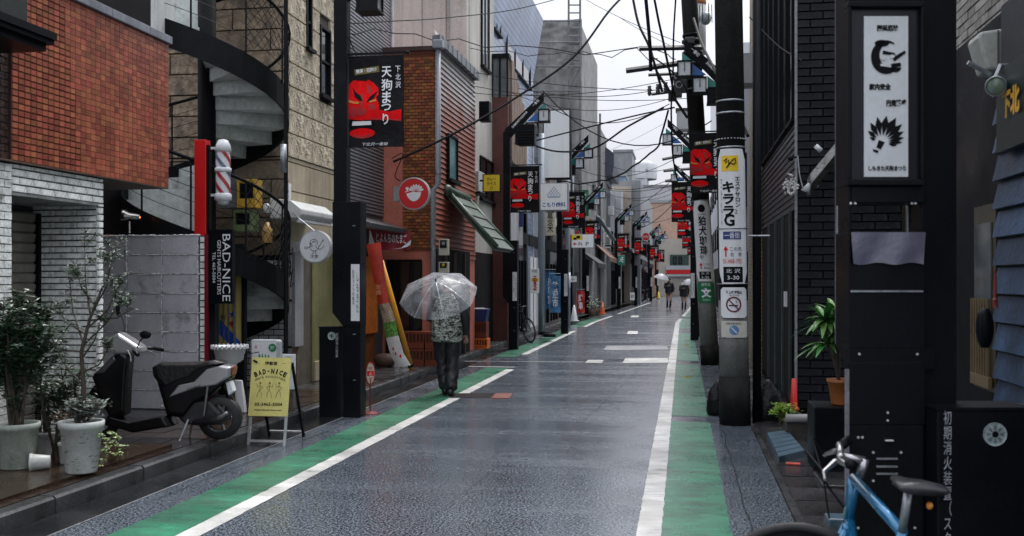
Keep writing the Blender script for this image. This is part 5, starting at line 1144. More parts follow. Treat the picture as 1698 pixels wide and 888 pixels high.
# red and white shop closing the street
Ye = 106; t = thing('corner_shop', 'beige shop with red and white fascia closing the end of the street', 'building', (xy(1120, Ye), Ye, 0))
X = lambda px: xy(px, Ye); Z = lambda py: at(1120, py, Y=Ye).z
wallbox(t, X(1092), X(1175), Ye, Ye+6, 0, Z(396), M('beige_far', (.44, .40, .34), .6, .1, 1, .05)); wallbox(t, X(1105), X(1175), Ye-.3, Ye-.01, Z(454), Z(447), redp, 'red_fascia'); wallbox(t, X(1105), X(1175), Ye-.29, Ye-.01, Z(446.7), Z(440), wht, 'white_fascia'); wallbox(t, X(1105), X(1175), Ye-.28, Ye-.01, Z(458), Z(454.3), wht, 'white_fascia')
wallbox(t, X(1111), X(1142), Ye-.12, Ye-.01, Z(440), Z(422), M('green_dark', (.03, .06, .05), .4), 'window_band')
for a in (1116, 1125): window(t, FF(0, Ye-.12, 0), X(a), X(a+6), Z(438), Z(425), fw=.1, sill=False)
wallbox(t, X(1108), X(1150), Ye-.05, Ye-.01, .1, Z(459), M('beige_shutter_far', (.35, .31, .27), .5, .1, 2, .05), 'shutter')
# left side mid-distance frontage (facade line follows the bend)
def fac(px0_, px1_, Xs, z1, mat, name, label, opening=True, awn=None):
    y0, y1 = yx(px0_, Xs), yx(px1_, Xs); s = bend((y0+y1)/2)
    t = thing(name, label, 'building', (Xs-2, y0, 0)); wallbox(t, Xs-6, Xs, y0, y1-.02, 0, z1, mat)
    L_ = y1-y0
    if opening:
        wallbox(t, Xs-.02, Xs+.012, y0+L_*.04, y1-L_*.04, .12, 2.7, glassd, 'shop_front')
        m = MB(); n = max(2, int(L_/1.0)); [m.box(Xs+.012, Xs+.06, y0+L_*(.12+.76*i/n)-.03, y0+L_*(.12+.76*i/n)+.03, .12, 2.25) for i in range(n+1)]; m.build('shop_frame', blackmetal, t)
        m = MB(); m.box(Xs+.0, Xs+.10, y0+.1, y1-.1, 2.75, 3.1); m.build('fascia_board', awn or blackmetal, t)
    nf = int((z1-3.2)/2.7)
    for f in range(nf):
        nn = max(1, int(L_/2.6))
        for i in range(nn):
            a = y0+L_*(i+.5)/nn; window(t, FS(Xs, 0, 0), a-.6, a+.6, 3.5+f*2.7, 4.7+f*2.7, bars=2)
    return t
ochre = M('ochre_wall', (.42, .27, .04), .6, .2, 2, .1, streak=.25); brick2 = MGRID('dark_brick_far', (.10, .045, .03), (.05, .04, .035), .22, .07, .01, .6, .5)
fr = [(839, 858, -4.95, 5.2, M('dark_green_wall', (.07, .09, .07), .6, .3, 3, .1), 'green_shop', 'low dark green shop front behind the second left pylon'),
      (858, 872, -4.9, 4.6, ochre, 'ochre_shop', 'narrow ochre shop wall right of the second left pylon'), (872, 900, -4.95, 5.6, lgrey, 'white_door_shop', 'pale shop with white sliding doors behind the leaning bicycle'),
      (900, 925, -4.9, 6.0, M('grey_brown_wall', (.11, .105, .10), .6, .2, 2, .1, streak=.2), 'grey_shop', 'grey shop front behind the blue pennants'), (925, 950, -4.95, 6.2, brick2, 'dark_brick_shop', 'dark brick shop front beneath the arrow sign'),
      (950, 972, -4.9, 5.6, pink, 'peach_shop', 'peach shop front with a dark awning by the cones'), (972, 993, -4.9, 6.8, M('brown_shop_wall', (.14, .10, .08), .6, .2, 2, .1), 'brown_shop', 'brown shop front beyond the orange cone'),
      (993, 1012, -4.7, 6.5, brn, 'brick_shop', 'dark brick shop before the grey canopy building'), (1012, 1030, -4.4, 7, lgrey, 'canopy_shop', 'pale shop with a protruding grey canopy beside the green exit sign'),
      (1030, 1046, -4.0, 7.5, wht, 'white_shop', 'white shop front beyond the green exit sign'), (1046, 1062, -3.5, 8, M('beige_shop', (.36, .31, .26), .6, .1, 2, .1), 'beige_shop', 'beige shop front far along the left side'), (1062, 1082, -2.9, 8.5, lgrey, 'far_shop', 'farthest shop front on the left before the salmon apartments')]
for (a, b, Xs, z1, mt, n, lab) in fr: fac(a, b, Xs, z1, mt, n, lab)

# projecting shop signs, vents, ducts and meters along the mid-distance fronts
rnd = random.Random(21); colr = [('red', (.45, .02, .02)), ('navy', (.02, .04, .14)), ('cream', (.55, .50, .38)), ('green', (.03, .20, .09)), ('white', (.62, .63, .62)), ('black', (.01, .01, .012)), ('orange', (.55, .20, .03)), ('brown', (.14, .07, .04))]
words_ = ['珈琲', '古着', '居酒屋', '薬', '美容', '本', '酒', '寿司']; near_ = ['over the ochre wall', 'above the sliding doors', 'by the blank sign post', 'over the grey shop', 'by the dark brick shop', 'near the peach wall', 'over the black awning', 'by the slanted pipes', 'past the orange cone', 'before the exit sign', 'beyond the exit sign', 'near the round red sign', 'at the far left bend', 'at the street end']
for i, Y in enumerate((27.5, 30.5, 33.5, 36, 40.5, 44, 47, 50.5, 54, 58, 63, 69, 76, 84)):
    cn, cc = colr[(i*3+1) % 8]; Xs = -4.9+(.0 if Y < 50 else (Y-50)*.045); z = rnd.uniform(2.8, 4.6); w, h = rnd.uniform(.35, .6), rnd.uniform(.5, 1.3)
    t = thing('projecting_sign', 'small '+cn+' projecting shop sign '+near_[i], 'sign', (Xs+.3, Y, z)); m = MB(); m.box(Xs+.08, Xs+.08+w, Y, Y+.14, z, z+h); m.build('box', M('sign_box_'+cn, cc, .4, .12, 3, .02), t, bevel=.01)
    m = MB(); m.box(Xs, Xs+.08, Y+.04, Y+.1, z+h*.2, z+h*.25); m.box(Xs, Xs+.08, Y+.04, Y+.1, z+h*.75, z+h*.8); m.build('bracket', blackmetal, t)
    lettering(words_[i % 8], Fr((0, Y, 0)), Xs+.08+w/2, z+h/2, w*.6, h*.75, inkblack if cn in ('cream', 'white', 'orange') else inkwhite, t, vert=True)
for i, (Y, z) in enumerate(((28.5, 4.2), (34.5, 4.9), (38, 3.4), (42.5, 4.6), (49, 5.2), (56, 4.4), (61, 5.5))):
    x_ = -4.9+(.0 if Y < 50 else (Y-50)*.045); m = MB(); m.box(x_, x_+.32, Y, Y+.75, z, z+.55); m.solo('air_conditioner', offwhite, 'wall air conditioner unit '+near_[i*2]+' on the left row', 'air conditioner', 'wall air conditioners along the left row', bevel=.02)
for i, (Y, z) in enumerate(((26.5, 6), (31.8, 6.5), (37.2, 6.8), (45.5, 7), (52, 7.5))):
    x_ = -4.84+(.0 if Y < 50 else .1); m = MB(); m.tube([(x_, Y, .12), (x_, Y, z)], .045, 8); m.solo('drain_pipe', gp if i % 2 else M('dark_pipe', (.05, .05, .055), .4), 'vertical drain pipe on the left row '+near_[i*2+1], 'drain pipe', smooth=True)
# ======================= MID LEFT STREET THINGS =======================
# leaning nobori with white bases, yellow pole
wood_o = M('yellow_orange_tube', (.68, .30, .02), .35, .1, 6, .03)
pA, pB = at(632, 432, Y=15.6), at(683, 590, Y=16.1); pB.z = .2
yt = thing('leaning_tube', 'long yellow tube leaning beside the red food pennant', 'tube', pB)
m = MB(); m.tube([pA, pB], .042, 12); m.build('tube', wood_o, yt, smooth=True)
d_ = (pB-pA).normalized(); m = MB(); m.tube([pB-d_*.09, pB-d_*.05], .05, 12); m.build('collar', blackmetal, yt)
nb = thing('food_pennant', 'curved red food pennant ending in a white panel, beside the yellow tube', 'pennant', at(660, 612, z=.12))
cl = [(607, 405, 30), (615, 440, 26), (622, 475, 22), (628, 505, 22), (636, 535, 25), (640, 560, 26), (648, 590, 27), (659, 609, 28)]
def penn(i0, i1, mat, nm, c=0):
    m = MB(); rg = []
    n = (i1-i0)*4
    for j in range(n+1):
        u_ = i0+j/4; i = min(int(u_), len(cl)-2); f = u_-i; a, b = cl[i], cl[i+1]
        x, y, w = [a[k]+(b[k]-a[k])*f for k in range(3)]; w *= .8; rg.append([at(x, y, Y=15.5-c), at(x+w*.5, y-2, Y=15.44-c), at(x+w, y-4, Y=15.5-c)])
    m.loft(rg, cap=False, closed=False); m.build(nm, mat, nb, smooth=True)
penn(0, 3, M('pennant_red', (.42, .03, .015), .5, .3, 5, .05), 'red_panel'); penn(3, 4, M('pennant_brown', (.30, .22, .15), .5, .5, 9, .05), 'photo_panel'); penn(4, 5, M('pennant_leaf', (.08, .22, .03), .5, .6, 25, .2), 'leaf_panel'); penn(5, 7, M('pennant_white', (.56, .55, .53), .5, .15, 7, .05), 'white_panel')
m = MB()
for (x, y) in ((652, 578), (656, 586), (664, 590)): q = at(x, y, Y=15.42); m.ball(q, .014, .004, .03, 8, 5)
m.build('red_flourish', inkred, nb)
Fq = Fr(at(628, 480, Y=15.42)); lettering('定食', Fq, 0, 0, .11, .16, M('pale_orange_ink', (.55, .30, .15), .5), nb, vert=True)
for x in (657, 671):
    q = at(x, 608, z=.12); m = MB(); m.lathe([(.075, .12), (.08, .15), (.07, .24), (.045, .29), (0, .3)], (q.x, q.y, 0), 14); m.build('water_weight', white, nb, smooth=True)
m = MB(); q = at(646, 610, z=.12); m.ball((q.x-.12, q.y+.1, .25), .2, .14, .13, 10, 6); m.solo('brown_sack', M('sack_brown', (.09, .05, .035), .7, .3, 6, .3), 'dark brown sack slumped behind the food pennant', 'sack', smooth=True)
# beer crates, two orange below a blue bin, by the shop
def bcrate(q, w, h, d, mat, label, name='beer_crate', grp='crates behind the umbrella walker', txt=None):
    t = thing(name, label, 'crate', q, grp); x, y, z = q
    m = MB(); m.box(x-w/2, x+w/2, y, y+d, z, z+h*.36); m.box(x-w/2, x+w/2, y, y+d, z+h*.88, z+h)
    n = 6
    for i in range(n+1): a = x-w/2+(w-.02)*i/n; m.box(a, a+.02, y, y+d, z+h*.36, z+h*.88)
    m.build('shell', mat, t, bevel=.004); m = MB(); m.box(x-w/2+.02, x+w/2-.02, y+.015, y+d-.01, z+h*.37, z+h*.87); m.build('bottles', M('bottle_brown', (.05, .015, .008), .3, .4, 20), t)
    if txt: lettering(txt, Fr((x, y, z)), 0, h*.18, w*.6, h*.2, inkblack, t, c=.004)
    return t
cor = M('orange_crate_plastic', (.72, .17, .02), .4, .12, 5, .04); cor2 = M('dark_orange_crate', (.17, .035, .016), .4, .2, 5, .04)
q = at(794, 578, z=.12); kx_ = q.y*.986+.8; sc_ = (at(808, 578, z=.12)-at(779, 578, z=.12)).x
bcrate((q.x, q.y, .12), sc_, at(794, 561, Y=q.y).z-.12, .35, cor, 'bright orange beer crate with black lettering, lowest in the stack', txt='ホッピー')
z1_ = at(794, 561, Y=q.y).z+.002; z2_ = at(794, 533, Y=q.y).z
bcrate((q.x-.01, q.y+.01, z1_), sc_*.9, z2_-z1_, .33, cor2, 'dull dark orange beer crate, middle of the stack under the blue tub')
z3_ = at(794, 513, Y=q.y).z; t = thing('blue_tub', 'blue plastic tub on top of the orange beer crates', 'tub', (q.x, q.y, z2_+.002))
m = MB(); m.loft([[Vector((q.x+s_*a, q.y+.17+u_*b, z_)) for s_, u_ in ((-1, -1), (1, -1), (1, 1), (-1, 1))] for a, b, z_ in ((sc_*.38, .14, z2_+.004), (sc_*.47, .17, z3_-.02), (sc_*.52, .18, z3_-.02), (sc_*.52, .18, z3_+.01), (sc_*.4, .14, z3_+.01))]); m.build('tub', M('blue_plastic', (.015, .05, .17), .35, .15, 5, .03), t)
m = MB(); m.loft([[Vector((q.x+s_*a, q.y+.17+u_*b, z_)) for s_, u_ in ((-1, -1), (1, -1), (1, 1), (-1, 1))] for a, b, z_ in ((sc_*.45, .15, z3_+.012), (sc_*.2, .1, z3_+.04))]); m.build('wet_cover', M('clear_sheet', (.4, .42, .45), .15, .2, 20), t)
# dark red crates behind, by the window
q = at(700, 578, Y=YG-.75); q.z = .12
for i, (dx, dz, lab) in enumerate(((-.18, 0, 'dark red bottle crate with pale round lids, left of the walker, bottom'), (-.18, .31, 'dark red bottle crate stacked behind the food pennant, upper'), (.26, 0, 'dark red crate partly hidden by the walker at knee height'), (.26, .31, 'dark red crate partly hidden by the walker at hip height'))):
    bcrate((q.x+dx, q.y, .12+dz), .42, .3, .34, cor2, lab)
    # potted greenery and white tire in the stall
leafm = M('dark_leaf', (.025, .065, .02), .35, .3, 8, .05, island=.5, hue=.03); leafg = M('fresh_leaf', (.10, .26, .03), .35, .3, 8, .05, island=.4, hue=.03)
olive = M('olive_leaf', (.05, .085, .05), .4, .3, 8, .05, island=.45, hue=.02); bark = M('bark', (.05, .04, .03), .7, .3, 12, .3)
def leaf(m, p, d, up, L_, w):
    d = d.normalized(); s = d.cross(up); s = s.normalized() if s.length > 1e-3 else Vector((1, 0, 0)); n = s.cross(d)
    m.add([p, p+d*L_*.45+s*w*.5-n*w*.1, p+d*L_-n*L_*.12, p+d*L_*.45-s*w*.5-n*w*.1, p+d*L_*.5+n*w*.12], [(0, 1, 4), (1, 2, 4), (2, 3, 4), (3, 0, 4)])
def bush(name, label, base_, h, rx, ry, n, L_, w, mat, stems=5, cat='shrub', pot=None, droop=.2, top=1.0, zlow=.25):
    t = thing(name, label, cat, base_); rnd = random.Random(hash(label) % 999 if False else len(label)*7+n)
    tips = []; m = MB()
    for i in range(stems):
        a = rnd.uniform(0, 2*PI); e = base_+Vector((rx*.7*math.cos(a)*rnd.uniform(.2, 1), ry*.7*math.sin(a)*rnd.uniform(.2, 1), h*rnd.uniform(.75, 1)))
        s0_ = base_+Vector((rnd.uniform(-.04, .04), rnd.uniform(-.04, .04), 0)); mid = s0_.lerp(e, .5)+Vector((rnd.uniform(-.08, .08), rnd.uniform(-.05, .05), .04)); pts = [s0_, s0_.lerp(mid, .5), mid, mid.lerp(e, .5)+Vector((rnd.uniform(-.04, .04), 0, 0)), e]
        m.tube(pts, [.014, .012, .010, .007, .003], 5); tips.append(pts)
        for _ in range(5):
            k = rnd.uniform(.35, .95)*4; i0 = min(3, int(k)); p = pts[i0].lerp(pts[i0+1], k-i0); a2 = rnd.uniform(0, 2*PI); e2 = p+Vector((rx*.55*math.cos(a2), ry*.55*math.sin(a2), rnd.uniform(.02, .22)*h)); m.tube([p, p.lerp(e2, .5)+Vector((0, 0, .02)), e2], [.006, .004, .002], 4); tips.append([p, p.lerp(e2, .5), e2])
    m.build('stem', bark, t)
    m = MB()
    for _ in range(n):
        pts = rnd.choice(tips); k = rnd.uniform(.15 if len(pts) > 3 else .1, 1)*(len(pts)-1); i0 = min(len(pts)-2, int(k)); p = pts[i0].lerp(pts[i0+1], k-i0)
        if p.z < base_.z+h*zlow*rnd.random(): continue
        p = p+Vector((rnd.gauss(0, .02), rnd.gauss(0, .02), rnd.gauss(0, .02)))
        a = rnd.uniform(0, 2*PI); d = Vector((math.cos(a), math.sin(a), rnd.uniform(-droop, .7))); leaf(m, p, d, Vector((rnd.uniform(-.4, .4), rnd.uniform(-.4, .4), 1)), L_*rnd.uniform(.6, 1.2), w*rnd.uniform(.7, 1.2))
    m.build('foliage', mat, t, kind='stuff'); return t
bush('stall_shrub', 'leafy shrub in the dark behind the yellow tube', at(688, 590, z=.12)+Vector((-.1, .4, .2)), 1.0, .45, .3, 500, .1, .045, leafg, stems=6)
# rubber plant stand things under lantern: round white ring
# ---- near left plants
def pot(name, label, base_, h, r0, r1, mat, marks=None, tilt=None):
    t = thing(name, label, 'plant pot', base_ if tilt is None else base_, None, rot=tilt if tilt is not None else 0)
    m = MB(); m.lathe([(0, .012), (r0*.96, .0), (r0, .01), (r1*.97, h*.86), (r1*1.05, h*.87), (r1*1.07, h), (r1*.96, h), (r1*.93, h*.9)], (0, 0, 0), 28); m.build('body', mat, t, smooth=True)
    m = MB(); m.lathe([(0, h*.89), (r1*.94, h*.89)], (0, 0, 0), 20); m.build('soil', M('dark_soil', (.02, .015, .01), .8), t)
    if marks:
        m = MB(); rnd = random.Random(5)
        for i in range(34):
            a0 = rnd.uniform(-PI, 0); z_ = rnd.uniform(.08, .8)*h; L2 = rnd.uniform(.15, .5); rr = lambda zz: (r0+(r1*.97-r0)*zz/(h*.86))+.0015
            top = [(a0+L2*k/5, z_+.001*k) for k in range(6)]; th = [0, .004, .006, .006, .003, 0]
            v1 = [Vector((rr(z)*math.cos(a), rr(z)*math.sin(a), z)) for a, z in top]; v2 = [Vector((rr(z-th[k])*math.cos(a), rr(z-th[k])*math.sin(a), z-th[k])) for k, (a, z) in enumerate(top)]
            m.add(v1+v2, [(k, k+1, 7+k, 6+k) for k in range(5)])
        m.build('scrape', marks, t)
    return t
potg = M('mossy_white_pot', (.34, .38, .34), .5, .15, 4, .1, dirt=(.12, .16, .12), dirtamt=.4); potw = M('white_plastic_pot', (.50, .53, .51), .45, .12, 4, .05, dirt=(.22, .25, .22), dirtamt=.3)
PB = .15
m = MB(); m.box(-6.2, -4.62, 6.2, 8.75, .12, PB-.002); m.solo('plant_tray', M('wet_rust_tray', (.035, .022, .014), .22, .4, 2, .1, rvar=.1), 'low dark wet tray under the potted plants', 'tray')
q1 = at(135, 782, z=PB); r = 38/1700*q1.y; pot('plant_pot', 'white scraped tub holding the thin olive tree, nearest plant pot', q1, .40, r*.72, r*.98, potw, M('scrape_green', (.08, .13, .11), .6))
q2 = at(28, 775, z=PB); pot('plant_pot', 'mossy white round tub at the left edge under the dense bush', q2, .36, .13, .165, potg)
q3 = at(74, 757, z=PB)+Vector((-.05, .1, 0)); pot('plant_pot', 'small grey pot between the two larger white tubs', q3, .2, .07, .09, potw)
q4 = at(98, 772, z=PB)+Vector((0, .12, 0)); pot('plant_pot', 'little white pot tucked behind the scraped tub', q4, .17, .06, .075, potw)
q5 = at(74, 777, z=PB); pot('plant_pot', 'small empty white pot lying on its side', q5+Vector((.05, 0, .06)), .15, .05, .068, potw, tilt=(R(90), R(8), R(-62)))
def olive_tree():
    b_ = q1+Vector((0, 0, .34)); t = thing('olive_tree', 'thin bare limbed olive tree growing in the scraped white tub', 'tree', b_)
    rnd = random.Random(3); m = MB(); tr = [b_, b_+Vector((.02, 0, .3)), b_+Vector((.0, 0, .6)), b_+Vector((.07, 0, .85)), b_+Vector((.16, .02, 1.1))]; m.tube(tr, [.024, .02, .016, .012, .006], 8); m.build('trunk', bark, t, smooth=True)
    tips = []; m = MB()
    spec = [(.3, -.25, .45), (.5, .18, .35), (.62, -.2, .55), (.75, .32, .35), (.85, -.12, .55), (.9, .25, .45), (1.0, .10, .38), (.4, .28, .2), (.7, -.35, .25), (.82, .36, .1), (.55, -.3, .1), (.95, -.22, .32), (.6, .3, .45)]
    for (h_, dx, dz) in spec:
        k = min(h_/1.1, .99)*4; i0 = int(k); p = tr[i0].lerp(tr[i0+1], k-i0); e = p+Vector((dx, rnd.uniform(-.15, .15), dz)); c = p.lerp(e, .5)+Vector((dx*.12, 0, -.03)); m.tube([p, c, e], [.009, .006, .002], 5); tips.append([p, c, e])
        for _ in range(3):
            f = rnd.uniform(.4, 1); pp = c.lerp(e, f); ee = pp+Vector((rnd.uniform(-.12, .12), rnd.uniform(-.08, .08), rnd.uniform(0, .16))); m.tube([pp, ee], [.003, .0015], 4); tips.append([pp, pp.lerp(ee, .5), ee])
    m.build('branch', bark, t)
    m = MB()
    for tp in tips:
        for k in range(30):
            f = rnd.uniform(.25, 1); p = tp[0].lerp(tp[1], f*2) if f < .5 else tp[1].lerp(tp[2], f*2-1); a = rnd.uniform(0, 2*PI); leaf(m, p, Vector((math.cos(a), math.sin(a)*.7, rnd.uniform(-.3, .8))), Vector((rnd.uniform(-.4, .4), rnd.uniform(-.6, .2), 1)), rnd.uniform(.035, .065), .014)
    m.build('foliage', olive, t, kind='stuff')
olive_tree()
bush('dense_bush', 'dense dark leafed bush in the mossy tub at the left edge', q2+Vector((0, 0, .32)), 1.05, .42, .30, 4200, .08, .03, M('dense_leaf', (.030, .062, .030), .3, .3, 8, .05, island=.5, hue=.02), stems=12)
bush('low_plant', 'low silvery plant around the foot of the olive tree', q1+Vector((0, 0, .34)), .22, .24, .18, 420, .06, .022, M('silver_leaf', (.10, .13, .11), .5, .3, 8, .05, island=.4), stems=8, cat='plant', zlow=0)
bush('small_plant', 'small leafy plant in the grey pot between the tubs', q3+Vector((0, 0, .17)), .45, .18, .15, 420, .05, .022, leafm, stems=6, cat='plant')
bush('small_plant', 'reddish tinged small plant behind the scraped tub', q4+Vector((0, 0, .15)), .28, .12, .1, 220, .05, .02, M('bronze_leaf', (.08, .05, .03), .4, .3, 8, .05, island=.4), stems=5, cat='plant')
bush('dense_bush', 'second dark bush rising behind the mossy tub', q2+Vector((.02, .5, -.02)), .85, .26, .25, 900, .075, .026, MATS['dense_leaf'], stems=8)
# trailing ivy
iv = thing('trailing_ivy', 'variegated ivy trailing from the scraped tub over the kerb', 'ivy', q1+Vector((.24, 0, 0))); m = MB(); rnd = random.Random(8); st = MB()
for i in range(6):
    s_ = q1+Vector((.19, rnd.uniform(-.1, .1), .30)); e = at(165+rnd.uniform(0, 45), 735+rnd.uniform(0, 42), z=PB+.02); pts = [s_, s_+Vector((.07, 0, -.05)), s_.lerp(e, .6)+Vector((0, 0, -.04)), e]; st.tube(pts, .003, 4)
    for k in range(26):
        f = rnd.random()*3; i0 = min(2, int(f)); p = pts[i0].lerp(pts[i0+1], f-i0); a = rnd.uniform(0, 2*PI); leaf(m, p+Vector((0, 0, .01)), Vector((math.cos(a), math.sin(a), .2)), Vector((0, -.4, 1)), .035, .028)
st.build('vine', bark, iv); m.build('foliage', M('ivy_leaf', (.16, .22, .06), .4, .5, 30, .05, island=.6, hue=.06), iv, kind='stuff')
# ======================= SCOOTER =======================
SK = 1700/10.75
sq = at(365, 728, z=.13)
scoot = thing('scooter', 'black and silver motor scooter parked in front of the grey block wall', 'scooter', sq, rot=TH)
scb = M('scooter_black', (.004, .004, .005), .25, .2, 4, 0, spec=.3); scs = M('scooter_silver', (.36, .36, .38), .28, .06, 4, 0, metal=.5, coat=.6); tyre = M('tyre_rubber', (.012, .012, .013), .6, .2, 20, .2)
px2 = lambda x, y: ((x-365)/SK, (728-y)/SK)
def rprism(pts, w, mat, name, parent, yc=0, soft=.85, smooth=True):
    P = [px2(*p) for p in pts]; n = len(P); cx = sum(p[0] for p in P)/n; cz = sum(p[1] for p in P)/n
    m = MB(); rings = []
    for y_, sc__ in ((-w, soft), (-w*.8, .97), (-w*.4, 1), (w*.4, 1), (w*.8, .97), (w, soft)): rings.append([(cx+(a-cx)*sc__, yc+y_, cz+(b-cz)*sc__) for a, b in P])
    m.loft(rings); o = m.build(name, mat, parent, smooth=False); 
    md = o.modifiers.new('bevel', 'BEVEL'); md.width = .012; md.segments = 3; md.limit_method = 'ANGLE'; md.angle_limit = R(25); return o
def wheel(t, x, z, r, w, name='wheel'):
    F = Fr((x, 0, z), (1, 0, 0), (0, 0, 1)); m = MB(); m.lathe([(r*.62, -w), (r*.9, -w), (r, -w*.5), (r, w*.5), (r*.9, w), (r*.62, w)], None, 28, F); wl = m.build(name, tyre, t, smooth=True)
    m = MB(); m.lathe([(r*.6, -w*.8), (r*.64, -w*.9), (r*.64, w*.9), (r*.6, w*.8)], None, 28, F); m.lathe([(0, -w), (r*.16, -w), (r*.16, w), (0, w)], None, 12, F)
    for k in range(5): a = k*2*PI/5; m.tube([F.p(r*.1*math.cos(a), r*.1*math.sin(a), 0), F.p(r*.62*math.cos(a), r*.62*math.sin(a), 0)], .014, 6)
    m.build('rim', steel, wl); return wl
wheel(scoot, 0, .21, .21, .05); wheel(scoot, -1.15, .205, .205, .048)
rprism([(288, 692), (276, 650), (268, 622), (275, 614), (330, 612), (362, 612), (384, 620), (386, 634), (366, 650), (352, 662), (330, 672), (312, 694)], .11, scb, 'body', scoot)
rprism([(291, 664), (306, 645), (330, 640), (350, 620), (372, 614), (387, 617), (385, 632), (365, 645), (335, 649)], .13, scs, 'side_panel', scoot, soft=.9)
rprism([(268, 632), (266, 618), (276, 612), (340, 611), (362, 607), (376, 611), (340, 620), (322, 634), (300, 642), (283, 650)], .125, M('black_vinyl', (.007, .007, .008), .35, .3, 20, .25, 25), 'seat', scoot, soft=.8)
rprism([(368, 636), (362, 632), (376, 620), (388, 617), (387, 630)], .10, M('tail_red', (.16, .03, .03), .2, .1, 3, 0), 'tail_light', scoot)
rprism([(375, 641), (383, 639), (388, 655), (380, 662)], .06, white, 'number_plate', scoot)
rprism([(200, 690), (236, 700), (290, 690), (300, 706), (240, 716), (196, 704)], .14, scb, 'footboard', scoot)
rprism([(176, 632), (205, 602), (222, 592), (232, 600), (228, 640), (226, 690), (205, 700), (186, 660)], .11, scb, 'leg_shield', scoot)
rprism([(178, 630), (212, 600), (216, 606), (196, 628)], .115, M('scooter_grey', (.06, .06, .065), .25, .1, 4, 0, coat=.4), 'shield_trim', scoot)
rprism([(160, 670), (178, 645), (200, 655), (205, 690), (190, 676), (160, 690)], .075, scb, 'front_mudguard', scoot)
rprism([(204, 590), (206, 572), (216, 566), (232, 576), (250, 588), (252, 596), (236, 600), (210, 600)], .115, scs, 'handlebar_cowl', scoot, soft=.75)
rprism([(203, 590), (205, 573), (212, 568), (212, 596)], .08, M('headlight_glass', (.3, .32, .34), .08, .1, 3, 0), 'headlight', scoot)
for s_ in (-1, 1):
    hb = px2(240, 592); m = MB(); m.tube([(hb[0], s_*.1, hb[1]), (hb[0]+.06, s_*.25, hb[1]-.005), (hb[0]+.13, s_*.34, hb[1]-.03)], [.014, .018, .018], 8); h_ = m.build('handlebar', scb, scoot, smooth=True)
    m = MB(); m.tube([(hb[0]-.03, s_*.17, hb[1]), (hb[0]+.04, s_*.28, hb[1]-.05), (hb[0]+.06, s_*.33, hb[1]-.09)], .006, 5); m.build('brake_lever', steel, h_)
for (xa_, ya_, xb_, yb2, s_) in ((245, 590, 262, 570, -1), (216, 566, 200, 534, 1)):
    a = px2(xa_, ya_); b = px2(xb_, yb2); m = MB(); m.tube([(a[0], s_*.10, a[1]), ((a[0]+b[0])/2, s_*.17, (a[1]+b[1])/2+.01), (b[0], s_*.19, b[1])], .006, 6); st_ = m.build('mirror_stalk', blackmetal, scoot)
    m = MB(); m.ball((b[0]+(.01 if s_ < 0 else -.01), s_*.2, b[1]+.01), .055 if s_ < 0 else .022, .02, .04 if s_ < 0 else .07, 14, 8); m.build('mirror', blackmetal, st_, smooth=True)
rprism([(300, 690), (318, 668), (352, 668), (372, 690), (372, 704), (340, 708), (312, 704)], .085, M('engine_dark', (.02, .02, .022), .5, .4, 20, .3), 'engine', scoot, yc=.02)
m = MB(); a, b = px2(330, 700), px2(392, 690); m.tube([(a[0], -.12, a[1]), (0, -.13, .2), (.12, -.13, .25)], [.02, .045, .045], 12); m.build('exhaust', M('dark_exhaust', (.03, .03, .032), .3, .3, 10, .1, metal=.5), scoot, smooth=True)
m = MB(); a, b = px2(345, 690), px2(352, 640); m.tube([(a[0], -.10, a[1]), (b[0], -.11, b[1])], .012, 8); m.build('shock_absorber', M('spring_steel', (.2, .2, .21), .3, .2, 40, 0, metal=.7), scoot)
m = MB(); m.tube([(-.28, -.08, .2), (-.34, -.16, .005)], .012, 6); m.tube([(-.28, .08, .2), (-.34, .16, .005)], .012, 6); m.build('kickstand', steel, scoot)
m = MB(); a = px2(371, 646); m.tube([(a[0], 0, a[1]), (.14, 0, .30), (.17, 0, .26)], [.03, .035, .02], 6); m.xform(Matrix.Scale(1, 4)); m.build('rear_mudguard', scb, scoot)
a = px2(335, 645); lettering('Limited', Fr((a[0]-.02, -.132, a[1]-.045)), 0, .03, .13, .03, inkblack, scoot, rot=R(14), shear=.3, c=.002)
for i in range(6):
    pass
# paper cup-like white tub shadow bag behind rear wheel
q = at(392, 672, Y=11.1); m = MB(); m.loft([[Vector((q.x+a*s_, 11.1+b*u_, z_)) for s_, u_ in ((-1, -1), (1, -1), (1, 1), (-1, 1))] for a, b, z_ in ((.12, .03, .13), (.10, .03, .3), (.07, .02, .5))])
m.solo('white_sheet', white, 'white curved plastic sheet standing behind the scooter rear wheel', 'sheet', bevel=.01)
# ======================= RIGHT SIDE =======================
# black brick building: camera face at YN, street face at XN
YN = at(1320, 690, z=0).y; XN = at(1320, 690, z=0).x; YN2 = yx(1262, XN)
bbk = M('black_painted_brick', (.011, .012, .015), .45, .35, 6, .4, 40, island=.45, rvar=.1, spec=.25); bbed = M('black_mortar', (.004, .004, .005), .7, spec=.1)
lx = M('black_lap_siding', (.022, .023, .028), .4, .3, 4, .2, island=.3, spec=.3)
db = thing('black_brick_building', 'black painted brick building with tall dark windows on the right', 'building', (XN+2, YN, 0))
wallbox(db, XN+.02, 9, YN+.02, YN2, 0, 11, bbed)
Fb = Fr((XN+.02, YN+.02, .1)); masonry(db, Fb, 1.25, 5.4, .30, .098, .010, .018, bbk, limit=300, jit=.003)
masonry(db, Fr((XN+.02, YN+.02, 5.5)), 1.25, 1.6, .30, .098, .010, .018, bbk, limit=0)
